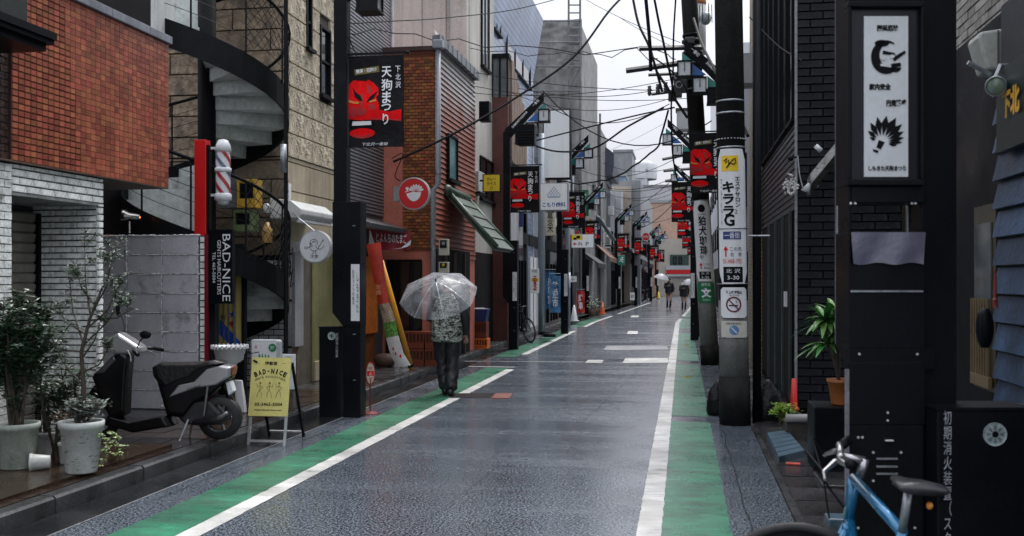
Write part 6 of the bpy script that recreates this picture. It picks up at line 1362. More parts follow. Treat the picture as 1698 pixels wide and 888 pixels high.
# street face: lap siding bands above and below the tall windows
z1w, z0w = at(1320, 30, X=XN).z, at(1320, 200, X=XN).z; zl1, zl0 = at(1320, 258, X=XN).z, at(1320, 345, X=XN).z
L_ = YN2-YN-.1; m = []
def laps(t, Fn_, L_, z0, z1, step, mat, name='siding_board', limit=60):
    z = z0
    while z < z1-.001:
        h_ = min(step, z1-z); mm = MB(); mm.add([Fn_.p(a, b_, c) for a in (0, L_) for b_, c in ((z, 0), (z, .022), (z+h_-.006, .008), (z+h_-.006, 0))], [(0, 1, 2, 3), (7, 6, 5, 4), (0, 4, 5, 1), (1, 5, 6, 2), (2, 6, 7, 3)])
        mm.build(name, mat, t); z += step
Fs_ = Fr((XN+.02, YN2, 0), (0, -1, 0), (0, 0, 1))
laps(db, Fs_, L_, zl0, z0w, .085, lx); laps(db, Fs_, L_, 6.9, 9.6, .085, lx)
for i in range(6):
    a0 = YN+.25+i*(L_-.3)/6; window(db, FR(XN+.02, 0, 0), -(a0+(L_-.3)/6-.08), -a0, z0w+.05, 6.8, fw=.035, sill=False, dep=.05)
wallbox(db, XN+.0, XN+.019, YN+.5, YN2-.3, .12, zl0-.02, darkgap, 'shop_opening')
m = MB(); [m.box(XN-.03, XN+.0, y_, y_+.06, .12, zl0) for y_ in (YN+.5, YN+1.5, YN+2.6, YN+3.8)]; m.build('door_post', M('teal_black_metal', (.03, .05, .05), .4), db)
m = MB(); m.box(XN-.012, XN+.016, YN-.0, YN+.045, .1, 8); m.build('corner_strip', M('pale_strip', (.25, .26, .28), .4, .3, 20, .1), db)
wallbox(db, XN-.04, XN-.005, YN+1.0, YN+1.12, 1.3, 1.5, white, 'door_bell')
# edge strips and beige brick building beyond
XM = XN-.02; bgb = thing('beige_brick_building', 'narrow beige brick wall with a green downpipe beyond the black building', 'building', (XM+2, YN2, 0))
beigeb = MGRID('beige_brick', (.30, .22, .12), (.10, .08, .06), .2, .07, .012, .5, .5)
YM2 = yx(1243, XM); wallbox(bgb, XM, XM+6, YN2+.02, YM2, 0, 7.5, beigeb); m = MB(); m.tube([(XM-.06, YN2+.1, 0), (XM-.06, YN2+.1, 9)], .05, 10); m.build('downpipe', M('green_pipe', (.07, .12, .07), .4, .2, 6, .05), bgb)
m = MB(); m.tube([(XM-.05, YN2-.1, 0), (XM-.05, YN2-.1, 9)], .03, 8); m.build('edge_strip', M('lime_strip', (.22, .26, .13), .5), bgb)
rt = [(1222, 1243, 1.45, 6.5, lgrey, 'grey_right_house', 'grey house behind the near concrete pole'), (1192, 1222, 1.75, 9.5, M('pale_panel_wall', (.52, .55, .58), .5, .08, 1, .05, streak=.15), 'pale_right_building', 'pale panelled building showing between the concrete poles'),
      (1178, 1192, 1.9, 14, M('white_line_wall', (.60, .62, .65), .5, .06, 1, .05, streak=.1), 'white_right_building', 'white tall building right of the leaning pole'), (1160, 1178, 2.6, 8, lgrey, 'right_far_house', 'small distant house on the right behind the leaning pole')]
for (b_, a_, Xs, z1, mt, n, lab) in rt:
    y0, y1 = yx(a_, Xs), min(105, yx(b_, Xs)); t = thing(n, lab, 'building', (Xs+2, y0, 0)); wallbox(t, Xs, Xs+6, y0+.02, y1, 0, z1, mt)
    n_ = int((z1-3)/2.8)
    for f in range(n_):
        for i in range(max(1, int((y1-y0)/3.5))): a = y0+1+i*3.5; window(t, FR(Xs, 0, 0), -(a+1.2), -a, 3.4+f*2.8, 4.6+f*2.8, bars=2)
    wallbox(t, Xs-.02, Xs-.001, y0+.6, y1-.6, .12, 2.3, darkgap, 'shop_front')
# grey cap and glass box near top between pole and building
q = at(1232, 100, Y=19); m = MB(); m.prism(Fr((q.x-.25, 19.3, q.z-.35), (1, 0, 0), (0, 0, 1)), [(0, 0), (.6, 0), (.6, .55), (.12, .55), (0, .35)], -.6, 0); m.solo('roof_hood', M('hood_grey', (.28, .29, .31), .4, .1), 'pale grey hood on the wall right of the near pole', 'hood')
# near building: blue lap siding
XQ = 1.6; nbd = thing('blue_clad_building', 'near building with blue lap siding and grey shingle wall at far right', 'building', (XQ+2, 5.5, 0))
bls = M('blue_siding', (.024, .052, .10), .4, .35, 3, .3, 40, island=.4, streak=.4); Yq1, Yq0 = yx(1640, XQ), 3.2
wallbox(nbd, XQ+.06, 8, Yq0, Yq1, 0, 3.1, M('siding_backing', (.015, .02, .026), .6))
Fq_ = Fr((XQ+.06, Yq1, 0), (0, -1, 0), (0, 0, 1)); z = .1; k_ = 0
while z < 2.75:
    a = 0
    while a < Yq1-Yq0:
        w_ = random.choice([.7, 1.1, 1.6]); a1_ = min(a+w_, Yq1-Yq0); m = MB(); m.add([Fq_.p(u_, b_, c) for u_ in (a, a1_-.006) for b_, c in ((z, 0), (z, .045), (z+.135, .015), (z+.135, 0))], [(0, 1, 2, 3), (7, 6, 5, 4), (0, 4, 5, 1), (1, 5, 6, 2), (2, 6, 7, 3)]); m.build('siding_board', bls, nbd); a = a1_
    z += .148
# doorway recess, frame and glass door
Yd1 = yx(1598, XQ); wallbox(nbd, XQ+.10, 8, Yq1, 8.3, 0, 3.1, black, 'door_wall')
m = MB(); a0 = yx(1638, XQ); a1 = yx(1603, XQ); zt_, zb_ = at(1620, 340, X=XQ).z, at(1620, 645, X=XQ).z
m.box(XQ+.04, XQ+.098, a0, a1, zb_, zt_); fr_ = m.build('door_frame', M('bronze_frame', (.05, .045, .03), .35), nbd)
m = MB(); m.box(XQ+.03, XQ+.038, a0+.06, a1-.05, zb_+.3, zt_-.1); m.build('door_glass', M('dim_reflection', (.07, .075, .07), .08, .9, 3, 0), fr_)
m = MB(); [m.box(XQ+.015, XQ+.028, a0+.08+i*.05, a0+.095+i*.05, zb_+.08, zb_+.5) for i in range(7)]; m.box(XQ+.01, XQ+.03, a0+.03, a1-.03, zb_+.02, zb_+.08); m.build('door_grille', M('brass_bars', (.22, .16, .09), .4, .2, 8, 0, metal=.5), fr_)
# upper grey shingle wall
shg = M('grey_shingle', (.26, .25, .23), .7, .2, 4, .3, 20, island=.25, streak=.15); XV = 1.95
wallbox(nbd, XV, 9, Yq0, 9.0, 3.12, 7.5, M('shingle_back', (.08, .08, .08), .8), 'upper_wall')
masonry(nbd, Fr((XV, 9.0, 3.14), (0, -1, 0), (0, 0, 1)), 9.0-4.2, 2.4, .16, .062, .010, .016, shg, name='shingle', limit=300, jit=.004)
m = MB(); m.box(XQ+.2, XV+.1, Yq0, 8.9, 3.02, 3.10); m.build('ledge', M('dark_green_ledge', (.02, .035, .028), .4), nbd)
# yellow signboard
sgn_ = thing('shop_signboard', 'dark signboard with orange yellow kanji at the right edge', 'sign', (XQ, 5.3, 2.5)); Fy = Fr((XQ-.02, yx(1662, XQ), 0), (0, -1, 0), (0, 0, 1))
zc_ = at(1680, 178, X=XQ).z; m = MB(); m.fbox(Fy, -.03, 1.6, zc_-.2, zc_+.22, -.04, .0); m.build('board', M('green_black_board', (.012, .022, .02), .4), sgn_)
lettering('下北', Fy, .24, zc_+.02, .27, .14, M('yellow_letter', (.62, .33, .02), .45), sgn_, c=.012, bold=.05)
# duct hood and floodlight
Yh = 5.9; ddh = thing('wall_duct', 'pale grey boxy duct cover high on the right wall', 'duct', (at(1655, 150, Y=Yh).x, Yh, at(1655, 155, Y=Yh).z)); P_ = lambda x, y: (at(x, y, Y=Yh).x, at(x, y, Y=Yh).z)
m = MB(); m.prism(Fr((0, Yh, 0)), [P_(1622, 62), P_(1625, 52), P_(1700, 41), P_(1712, 41), P_(1712, 105), P_(1685, 116), P_(1638, 115)], -.22, 0); m.build('cover', M('duct_grey', (.34, .36, .33), .45, .15, 3, .05, streak=.25), ddh, bevel=.015)
m = MB(); a = P_(1655, 110); m.box(a[0]-.004, a[0]+.004, Yh-.006, Yh, a[1], P_(1655, 50)[1]); m.build('seam', M('seam_dark', (.1, .1, .1), .6), ddh)
Yf = 5.4; fl = at(1651, 142, Y=Yf); fld = thing('floodlight', 'round glass floodlight on an arm under the duct cover', 'floodlight', fl); hd = Vector((-.25, -1, -.25)).normalized()
s1_ = hd.cross(Vector((0, 0, 1))).normalized(); F = Fr(fl, s1_, s1_.cross(hd)*-1); F.n = hd
m = MB(); m.lathe([(.02, -.10), (.032, -.09), (.040, -.04), (.050, .0), (.051, .03), (.045, .03)], None, 20, F); m.build('housing', steel, fld, smooth=True)
m = MB(); m.lathe([(.0, .035), (.03, .03), (.046, .02)], None, 20, F); m.build('lens', M('lens_green_grey', (.16, .22, .17), .08, .3, 4, 0), fld, smooth=True)
m = MB(); m.tube([fl+Vector((.0, .08, .0)), fl+Vector((.05, .1, .12)), fl+Vector((.3, .15, .13))], .012, 6); m.tube([fl+Vector((-.02, .02, .06)), fl+Vector((-.13, 0, .12))], .012, 6); m.build('arm', steel, fld)
# tools hanging at right edge
q = at(1650, 480, X=XQ-.05); m = MB(); m.tube([q+Vector((0, 0, .10)), q+Vector((0, 0, .02)), q+Vector((0, 0, -.04)), q+Vector((0, 0, -.05)), q+Vector((.0, 0, -.09))], [.005, .009, .008, .014, .013], 8)
hm = m.solo('hanging_tool', M('worn_red_handle', (.20, .03, .025), .4, .3, 9), 'red handled tool hanging on the blue siding', 'tool')
q = at(1640, 560, X=XQ-.08); m = MB(); m.ball(q+Vector((-.02, 0, .05)), .045, .035, .11, 10, 7); m.solo('hanging_bag', black, 'small black bag hung beside the door on the blue siding', 'bag', smooth=True)
# ---- big near pylon, built at full detail
dR = 4.3; kk = dR/1700
aR = (1468-849)*kk; LR = Vector((aR*CT-dR*ST, aR*ST+dR*CT, 0))
bigp = thing('lantern_pylon', 'huge black pylon in the right foreground with a white festival panel', 'street pylon', LR, rot=TH)
P2 = lambda x, y: ((x-1468)*kk, EYE+(HY-y)*kk)
def bxp(x0, x1, y0, y1, c0, c1, mat, name, parent=bigp, bevel=.004):
    a = P2(x0, y1); b = P2(x1, y0); m = MB(); m.box(a[0], b[0], c0, c1, a[1], b[1]); return m.build(name, mat, parent, bevel=bevel)
a = P2(1385, 600); b = P2(1530, -250)
bxp(1409, 1535, 600, 705, .0, .035, black, 'lower_cabinet'); m = MB(); a = P2(1409, 600); m.prism(Fr((a[0], 0, 0), (0, -1, 0), (0, 0, 1)), [(-.18, a[1]+.06), (-.03, a[1]-.03), (-.001, a[1]-.03), (-.001, a[1]+.06)], -.36, 0); m.build('chamfer', black, bigp)
bxp(1408, 1535, 336+49, 578, .0, .18, black, 'middle_cabinet'); bxp(1408, 1412, -260, 385, .002, .18, black, 'side_rail'); bxp(1412, 1535, 308, 336, .0, .16, black, 'crossbar'); bxp(1531, 1590, -260, 1010, .02, .24, black, 'rear_shaft')
bxp(1407.2, 1408.4, -260, 575, .176, .182, M('edge_sheen', (.12, .13, .15), .4), 'edge_trim_or_highlight', bevel=0)  # thin pale strip paints in the highlight along the rear left edge
bxp(1409, 1532, 705, 1010, -.0, .03, M('black_base_metal', (.004, .005, .006), .6, .3, 6, .1, spec=.12), 'base')
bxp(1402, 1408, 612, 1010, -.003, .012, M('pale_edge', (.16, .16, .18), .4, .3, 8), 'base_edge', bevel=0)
# see-through gap has steel corner posts behind
bxp(1407, 1411, 336, 385, .15, .17, steel, 'gap_post'); bxp(1527, 1531, 336, 385, .15, .17, steel, 'gap_post')
# sign box
bxp(1407, 1531, -260, 308, .03, .17, black, 'sign_back')
bxp(1403, 1529, 4, 14, -.03, .03, blackmetal, 'sign_rim'); bxp(1403, 1529, 298, 308, -.03, .03, blackmetal, 'sign_rim'); bxp(1403, 1409, 14, 298, -.03, .03, blackmetal, 'sign_rim'); bxp(1523, 1529, 14, 298, -.03, .03, blackmetal, 'sign_rim')
bxp(1409, 1523, 14, 298, .0, .028, M('smoked_acrylic', (.010, .011, .017), .3, .2, 3, 0, spec=.3), 'sign_glass', bevel=0)
pn = bxp(1432, 1505, 27, 293, -.006, -.001, M('pale_sign_sheet', (.62, .65, .66), .45, .06, 3, .02), 'sign_sheet', bevel=0)
Fp = Fr((0, -.006, 0)); T = lambda s, x, y, w, h, **k: lettering(s, Fp, *P2(x, y), w*kk, h*kk, inkblack, pn, **k)
T('開運厄除', 1471, 47, 36, 11, bold=.05); T('家内安全', 1458, 144, 36, 11, bold=.05); T('商売繁盛', 1485, 171, 34, 12, bold=.05); T('しもきた天狗まつり', 1470, 279, 62, 9, bold=.04)
m = MB()
def fl2(pts, c=.003): m.flat(Fp, [P2(*p) for p in pts][::-1], c)
ring_ = lambda cx, cy, rx, ry, a0=0, a1=360, n=20: [(cx+rx*math.cos(R(a0+(a1-a0)*i/n)), cy+ry*math.sin(R(a0+(a1-a0)*i/n))) for i in range(n+1)]
fl2(ring_(1468, 95, 25, 28, 60, 300)+ring_(1474, 92, 17, 20, 300, 60)[::1]) ; fl2(ring_(1461, 72, 12, 5.5)); fl2([(1478, 96), (1499, 84), (1501, 88), (1482, 102)]); fl2([(1463, 84), (1482, 88), (1484, 92), (1462, 90)])
fl2(ring_(1484, 112, 9, 8, 0, 180)); fl2([(1476, 106), (1492, 104), (1493, 110), (1477, 113)]); m.build('mask_mark', inkblack, pn)
m = MB(); fl2(ring_(1463, 96, 5, 4), .005); fl2(ring_(1478, 94, 4, 3), .005); fl2([(1458, 106), (1470, 108), (1468, 111), (1459, 110)], .005); m.build('mask_highlight', MATS['pale_sign_sheet'], pn)
m = MB(); c0 = (1461, 236)
for a, L_, w in ((-158, 22, 3), (-140, 30, 4), (-120, 38, 5), (-100, 43, 5.5), (-80, 45, 6), (-60, 47, 7), (-42, 45, 5.5), (-26, 41, 4.5), (-12, 38, 4), (0, 34, 3.5), (12, 26, 3)):
    c_, s_ = math.cos(R(a)), math.sin(R(a)); r0 = 11; fl2([(c0[0]+r0*c_, c0[1]+r0*s_*1.0), (c0[0]+L_*.7*c_+w*s_, c0[1]+L_*.7*s_-w*c_), (c0[0]+L_*c_, c0[1]+L_*s_), (c0[0]+L_*.7*c_-w*s_, c0[1]+L_*.7*s_+w*c_)])
fl2([(1456, 232), (1466, 236), (1459, 248), (1452, 244)]); fl2([(1446, 247), (1456, 250), (1454, 254), (1447, 251)]); m.build('leaf_mark', inkblack, pn)
# grey cloth wrap, slots, studs
cw_ = M('lilac_grey_sheet', (.125, .125, .17), .35, .12, 3, .15, 12); m = MB(); rr_ = []
for j in range(9):
    y = 385+52*j/8; ins = 3*(j/8)**2; rr_.append([Vector((P2(1409+ins+(1532-1409-2*ins)*i/12, y)[0], -.02-.008*math.sin(i*.8+j*.3), P2(0, y+2*math.sin(i*1.1) if j == 8 else y)[1])) for i in range(13)])
m.loft(rr_, cap=False, closed=False); m.build('cloth_wrap', cw_, bigp, smooth=True)
bxp(1410, 1530, 481, 484, -.188, -.181, steel, 'shelf_edge', bevel=0) if False else bxp(1410, 1530, 481, 484, -.006, .0, steel, 'shelf_edge', bevel=0)
m = MB()
for (x, y) in ((1425, 587), (1521, 587), (1472, 684), (1472, 697), (1448, 750), (1494, 750), (1448, 797), (1423, 875), (1517, 875), (1423, 725), (1430, 725), (1411, 337), (1418, 337), (1512, 337), (1518, 337)):
    a = P2(x, y); m.lathe([(0, .005), (.004, .005), (.006, 0)], None, 8, Fr((a[0], 0, a[1])))
m.build('stud', M('bright_stud', (.65, .67, .66), .3, .1, 3, 0, metal=.5), bigp)
for y in (760, 773, 785): bxp(1453, 1488, y-1.5, y+1.5, -.006, .0, steel, 'vent_slot', bevel=0)
bxp(1466, 1480, 728, 731, -.02, -.0, M('bright_stud', (.65, .67, .66)), 'door_handle')
aH = (1612-849)*kk; LH = Vector((aH*CT-dR*ST, aH*ST+dR*CT, 0)); wH = 152*kk
hydrant_box((LH.x, LH.y, 0), wH, 1.13, .22, 'black hydrant cabinet in the right foreground with vertical white characters', '初期消火装置（スタンドパイプ）', tx=-wH/2+.042)
bpy.data.objects['hydrant_cabinet.001'].rotation_euler.z = TH
m = MB(); q = at(1665, 850, Y=4.75); m.box(q.x-.06, q.x+.5, 4.75, 5.0, 0, at(1665, 808, Y=4.75).z); m.solo('scratched_board', M('scribbled_panel', (.40, .43, .40), .5, .2, 6, .1, dirt=(.12, .12, .12), dirtamt=.2), 'pale scratched panel low at the right edge behind the hydrant cabinet', 'board')
m = MB(); q = at(1660, 700, Y=4.8); m.box(q.x-.02, q.x+.6, 4.6, 5.1, at(1660, 700, Y=4.8).z, at(1660, 680, Y=4.8).z); m.solo('counter_shelf', M('shelf_blue_black', (.03, .035, .05), .3), 'dark shelf jutting from the blue siding above the pale panel', 'shelf')
# ======================= CONCRETE POLES =======================
pconc = M('pole_concrete', (.15, .15, .145), .65, .2, 5, .3, 40, streak=.35, dirt=(.10, .10, .09), dirtamt=.3); pblack = M('pole_dark_wrap', (.009, .0095, .009), .6, .35, 2.5, .25, 30, streak=.3, spec=.2)
def pole_at(foot, toppx, d, r0, r1, zt, name, label, zwrap=(.0, 1.0), zdark=3.0):
    q = at(*foot, z=0); Yq = q.y; t_ = at(toppx, 0, Y=Yq); zz0 = t_.z; top = Vector((t_.x, Yq, zz0)); ax = (top-q).normalized()
    pt = lambda z: q+ax*(z/ax.z); rr = lambda z: r0+(r1-r0)*z/10
    t = thing(name, label, 'utility pole', q)
    m = MB(); m.tube([pt(0), pt(zwrap[1])], [rr(0)+.012, rr(zwrap[1])+.012], 24); m.build('base_wrap', pblack, t, smooth=True)
    m = MB(); m.tube([pt(zwrap[1]), pt(zdark)], [rr(zwrap[1]), rr(zdark)], 24); m.build('lower_shaft', pconc, t, smooth=True)
    m = MB(); m.tube([pt(zdark+.001), pt(zt)], [rr(zdark), rr(zt)], 24); m.build('upper_shaft', pblack, t, smooth=True)
    return t, pt, rr
def band(t, pt, rr, z, w=.02, e=.004, mat=None): m = MB(); m.tube([pt(z), pt(z+w)], rr(z)+e, 24); m.build('steel_band', mat or steel, t, smooth=True)
def curved(t, pt, rr, z0, z1, half, mat, name, e=.012, th=.006, corner=.25, facing=-PI/2, segs=14):
    """a sign plate wrapped round the pole, facing the camera"""
    m = MB(); n = segs; rows_ = 12; rings = []
    for j in range(rows_+1):
        f = j/rows_; z = z0+(z1-z0)*f; edge = min(f, 1-f)*(z1-z0); cr_ = corner*half*rr(z0)*1.0; hw = half
        if edge < cr_: hw = half-(cr_-math.sqrt(max(0, cr_*cr_-(cr_-edge)**2)))/rr(z0)
        c = pt(z); r = rr(z)+e; rings.append([c+Vector((r*math.cos(facing-hw+2*hw*i/n), r*math.sin(facing-hw+2*hw*i/n), 0)) for i in range(n+1)])
    m.loft(rings, cap=False, closed=False); o = m.build(name, mat, t, smooth=True); return o
import bmesh
def slice_x(me, step=.02):
    b = bmesh.new(); b.from_mesh(me); xs = [v.co.x for v in b.verts]; x = math.floor(min(xs)/step)*step+step
    while x < max(xs):
        bmesh.ops.bisect_plane(b, geom=b.verts[:]+b.edges[:]+b.faces[:], plane_co=(x, 0, 0), plane_no=(1, 0, 0), dist=1e-5); x += step
    b.to_mesh(me); b.free()
def wraptext(txt, t, pt, rr, z, u, w, h, mat, e=.016, vert=False, facing=-PI/2, bold=0, rot=0):
    """print on the wrapped plate: u is the offset along the arc"""
    F = Fr((0, 0, 0)); o = lettering(txt, F, 0, 0, w, h, mat, None, c=0, vert=vert, bold=bold, rot=rot); r = rr(z)+e; slice_x(o.data)
    for v in o.data.vertices:
        a = facing+(u+v.co.x)/r; c = pt(z+v.co.z); v.co = Vector((c.x+r*math.cos(a), c.y+r*math.sin(a), c.z))-org(t)
    o.data.update(); o.parent = t; return o
def wrapflat(pts, t, pt, rr, z, u, mat, name, e=.018, facing=-PI/2, parent=None):
    m = MB(); r = rr(z)+e; m.add([(a, 0, b) for a, b in pts], [tuple(range(len(pts)))]); o = m.build(name, mat, None); slice_x(o.data)
    for v in o.data.vertices: an = facing+(u+v.co.x)/r; c = pt(z+v.co.z); v.co = Vector((c.x+r*math.cos(an), c.y+r*math.sin(an), c.z))-org(parent or t)
    o.parent = parent or t; ORG[o.name] = org(parent or t).copy(); o.data.update(); return o
t1, pt1, rr1 = pole_at((1219, 703), 1208, 11.6, .165, .15, 9, 'utility_pole', 'thick near utility pole on the right carrying stacked advertising plates', (0, .55), 1.42)
fc = -PI/2+math.atan2(.0, 1)
FA = math.atan2(-t1.location.y, -t1.location.x)   # towards the camera
zp = lambda py: at(1212, py, Y=t1.location.y).z
H_ = 1.05
band(t1, pt1, rr1, zp(190)); band(t1, pt1, rr1, zp(170)); band(t1, pt1, rr1, zp(247)); band(t1, pt1, rr1, zp(560), e=.002)
m = MB(); c = pt1(zp(232)); [m.ball(c+Vector((.165*math.cos(a), .165*math.sin(a), 0)), .012, n=6, m=4) for a in [i*PI/14-PI for i in range(15)]]; m.build('bead_band', steel, t1)
s_a = curved(t1, pt1, rr1, zp(470), zp(249), H_, white, 'ad_plate', corner=.25); 
up = 1/1700*11.55; wt_ = lambda s, px, py, w, h, mat=inkblack, **k: wraptext(s, t1, pt1, rr1, zp(py), (px-1212)*up*1.06, w*up, h*up, mat, facing=FA+.03, **k)
yel2 = M('sign_yellow2', (.75, .50, .02), .4, .05, 3, 0)
rect = lambda w, h: [(-w/2*up, -h/2*up), (0, -h/2*up), (w/2*up, -h/2*up), (w/2*up, h/2*up), (0, h/2*up), (-w/2*up, h/2*up)]
wrapflat(rect(29, 26), t1, pt1, rr1, zp(273), -3*up, yel2, 'yellow_patch', facing=FA+.03, e=.014)
sw = [(-.07, .02), (-.03, .05), (-.05, .0), (-.01, .03), (-.02, -.04), (.03, .03), (.06, .05), (.07, .0), (.04, -.02), (.0, .0), (-.04, -.06)]
mm_ = MB(); r_ = rr1(3)+.019; P3 = []
for i in range(len(sw)): a, b = sw[i]; an = FA+.03+(a-.02)/r_; c = pt1(zp(272)+b); P3.append((c.x+r_*math.cos(an), c.y+r_*math.sin(an), c.z))
mm_.tube(P3, .006, 5); mm_.build('bird_scribble', inkblack, t1)
wt_('キララ', 1206, 331, 20, 58, inkblack, vert=True, bold=.04); wt_('G', 1207, 366, 18, 20, inkblack, bold=.03); wt_('2', 1218, 352, 5, 7); wt_('エステサロン', 1221, 320, 9, 50, inkblack, vert=True, bold=.02); wt_('ワールドビル1F', 1194.5, 336, 4, 76, inkblack, vert=True)
wrapflat(rect(31, 13), t1, pt1, rr1, zp(391), -1*up, inkblue, 'navy_patch', facing=FA+.03, e=.014); wt_('一番街', 1211, 391, 26, 10, inkwhite, e=.02)
wrapflat([(a*up, b*up) for a, b in ((-1.2, -9), (1.2, -9), (1.2, 2), (4.5, 2), (0, 9), (-4.5, 2), (-1.2, 2))], t1, pt1, rr1, zp(417), -12*up, inkred, 'arrow_mark', facing=FA+.03, e=.016)
wt_('この先', 1217, 413, 20, 7); wt_('右　側', 1217, 422, 19, 7); wt_('03-3468-1955', 1211, 433, 32, 8, inkred)
wrapflat(rect(34, 26), t1, pt1, rr1, zp(455), 0, inkblack, 'black_patch', facing=FA+.03, e=.014); wt_('北 沢', 1212, 449, 24, 7, inkwhite, e=.02); wt_('3-30', 1212, 460, 20, 6.5, inkwhite, e=.02)
band(t1, pt1, rr1, zp(380), w=.012, e=.02); band(t1, pt1, rr1, zp(471), w=.012, e=.02)
m = MB(); c = pt1(zp(391)); m.tube([c+Vector((.18, 0, 0)), c+Vector((.42, 0, .0))], .012, 6); m.build('side_bracket', steel, t1)
s_b = curved(t1, pt1, rr1, zp(527), zp(475), 1.0, inkblack, 'plate_rim', e=.008, corner=.2); s_c = curved(t1, pt1, rr1, zp(526), zp(476), .95, white, 'smoking_plate', e=.012, corner=.2)
wt_('路上喫煙禁止', 1213, 484, 28, 5, bold=.03); wt_('No Smoking', 1213, 489, 16, 3)
def arc(r0, r1, n=24): return [(r0*math.cos(2*PI*i/n), r0*math.sin(2*PI*i/n)) for i in range(n)], [(r1*math.cos(2*PI*i/n), r1*math.sin(2*PI*i/n)) for i in range(n)]
def wrapring(r0, r1, z, u, mat, name, e):
    a, b = arc(r0, r1); m = MB(); r = rr1(z)+e; f = lambda p: (pt1(z+p[1]).x+r*math.cos(FA+.03+(u+p[0])/r), pt1(z+p[1]).y+r*math.sin(FA+.03+(u+p[0])/r), pt1(z+p[1]).z)
    n = len(a); m.add([f(p) for p in a]+[f(p) for p in b], [(i, (i+1) % n, n+(i+1) % n, n+i) for i in range(n)]); m.build(name, mat, t1)
dred = M('ban_dark_red', (.12, .015, .02), .5); wrapring(10.5*up, 13.2*up, zp(504), 0, dred, 'ban_ring', .016)
wrapflat([(-9.5*up, 8*up), (-8*up, 9.5*up), (9.5*up, -8*up), (8*up, -9.5*up)], t1, pt1, rr1, zp(504), 0, dred, 'ban_bar', facing=FA+.03, e=.020)
wrapflat([(-8*up, -1.5*up), (7*up, -1.5*up), (7*up, .5*up), (-8*up, .5*up)], t1, pt1, rr1, zp(505), 0, inkblack, 'cigarette_mark', facing=FA+.03, e=.017)
wrapflat([(3*up, 2*up), (6*up, 4*up), (4*up, 7*up), (7*up, 9*up), (3*up, 7*up), (5*up, 4*up)], t1, pt1, rr1, zp(505), 0, inkblack, 'smoke_mark', facing=FA+.03, e=.017)
s_d = curved(t1, pt1, rr1, zp(558), zp(531), .95, M('cream_plate', (.50, .50, .44), .5, .1, 3, .02), 'bicycle_plate', e=.012, corner=.05); wt_('放置自転車禁止', 1212, 535, 28, 3.5)
a, b = arc(0.0001, 8*up); bd = M('worn_blue_disc', (.10, .20, .38), .5, .15, 9, 0); wrapflat(b, t1, pt1, rr1, zp(546), 0, bd, 'blue_disc', facing=FA+.03, e=.015); wrapflat([(-5*up, 4*up), (-4*up, 5*up), (5*up, -4*up), (4*up, -5*up)], t1, pt1, rr1, zp(546), 0, inkwhite, 'white_slash', facing=FA+.03, e=.018)
# second, leaning pole
t2, pt2, rr2 = pole_at((1178, 604), 1143, 20, .175, .15, 12, 'utility_pole', 'leaning concrete pole with a coffee shop plate and green school sign', (0, .38), 1.9)
FA2 = math.atan2(-t2.location.y, -t2.location.x); zp2 = lambda py: at(1170, py, Y=t2.location.y).z; up2 = 20.1/1700
curved(t2, pt2, rr2, zp2(466), zp2(334), 1.05, white, 'coffee_plate', facing=FA2); curved(t2, pt2, rr2, zp2(501), zp2(467), 1.1, M('school_green', (.015, .17, .07), .45, .1, 3, 0), 'school_plate', facing=FA2)
w2 = lambda s, py, w, h, mat=inkblack, u=0, **k: wraptext(s, t2, pt2, rr2, zp2(py), u*up2, w*up2, h*up2, mat, facing=FA2, **k)
w2('狛犬珈琲', 391, 13, 64, vert=True, bold=.03); wrapflat([(6*up2*math.cos(i*PI/6), 6*up2*math.sin(i*PI/6)*1.1) for i in range(12)], t2, pt2, rr2, zp2(346), 0, inkblack, 'round_mark', facing=FA2); w2('COFFEE', 356, 13, 2.5)
wrapflat([(a*up2, b*up2) for a, b in ((-1, -5), (1, -5), (1, 1), (3, 1), (0, 6), (-3, 1), (-1, 1))], t2, pt2, rr2, zp2(441), -6*up2, inkred, 'arrow_mark', facing=FA2); w2('この先', 438, 12, 4, u=4); w2('80m', 444, 10, 4, u=4); wrapflat([(a*up2, b*up2) for a, b in ((-4, 3), (0, -3), (4, 3), (2, 5), (-2, 5))], t2, pt2, rr2, zp2(428), -4*up2, MATS['grey_lettering'], 'wifi_mark', facing=FA2)
wrapflat([(-10*up2, -6*up2), (0, -6*up2), (10*up2, -6*up2), (10*up2, 6*up2), (0, 6*up2), (-10*up2, 6*up2)], t2, pt2, rr2, zp2(456), 0, inkblack, 'black_patch', facing=FA2); w2('北 沢', 453, 14, 4, inkwhite, e=.022); w2('3-30', 459.5, 13, 4, inkwhite, e=.022)
w2('通学路', 471.5, 16, 5, inkwhite); w2('文', 485, 17, 16, inkwhite, bold=.05); w2('世田谷区', 496.5, 13, 2.5, inkwhite)
for py in (334, 296, 283): band(t2, pt2, rr2, zp2(py))
band(t2, pt2, rr2, zp2(148), mat=steel)
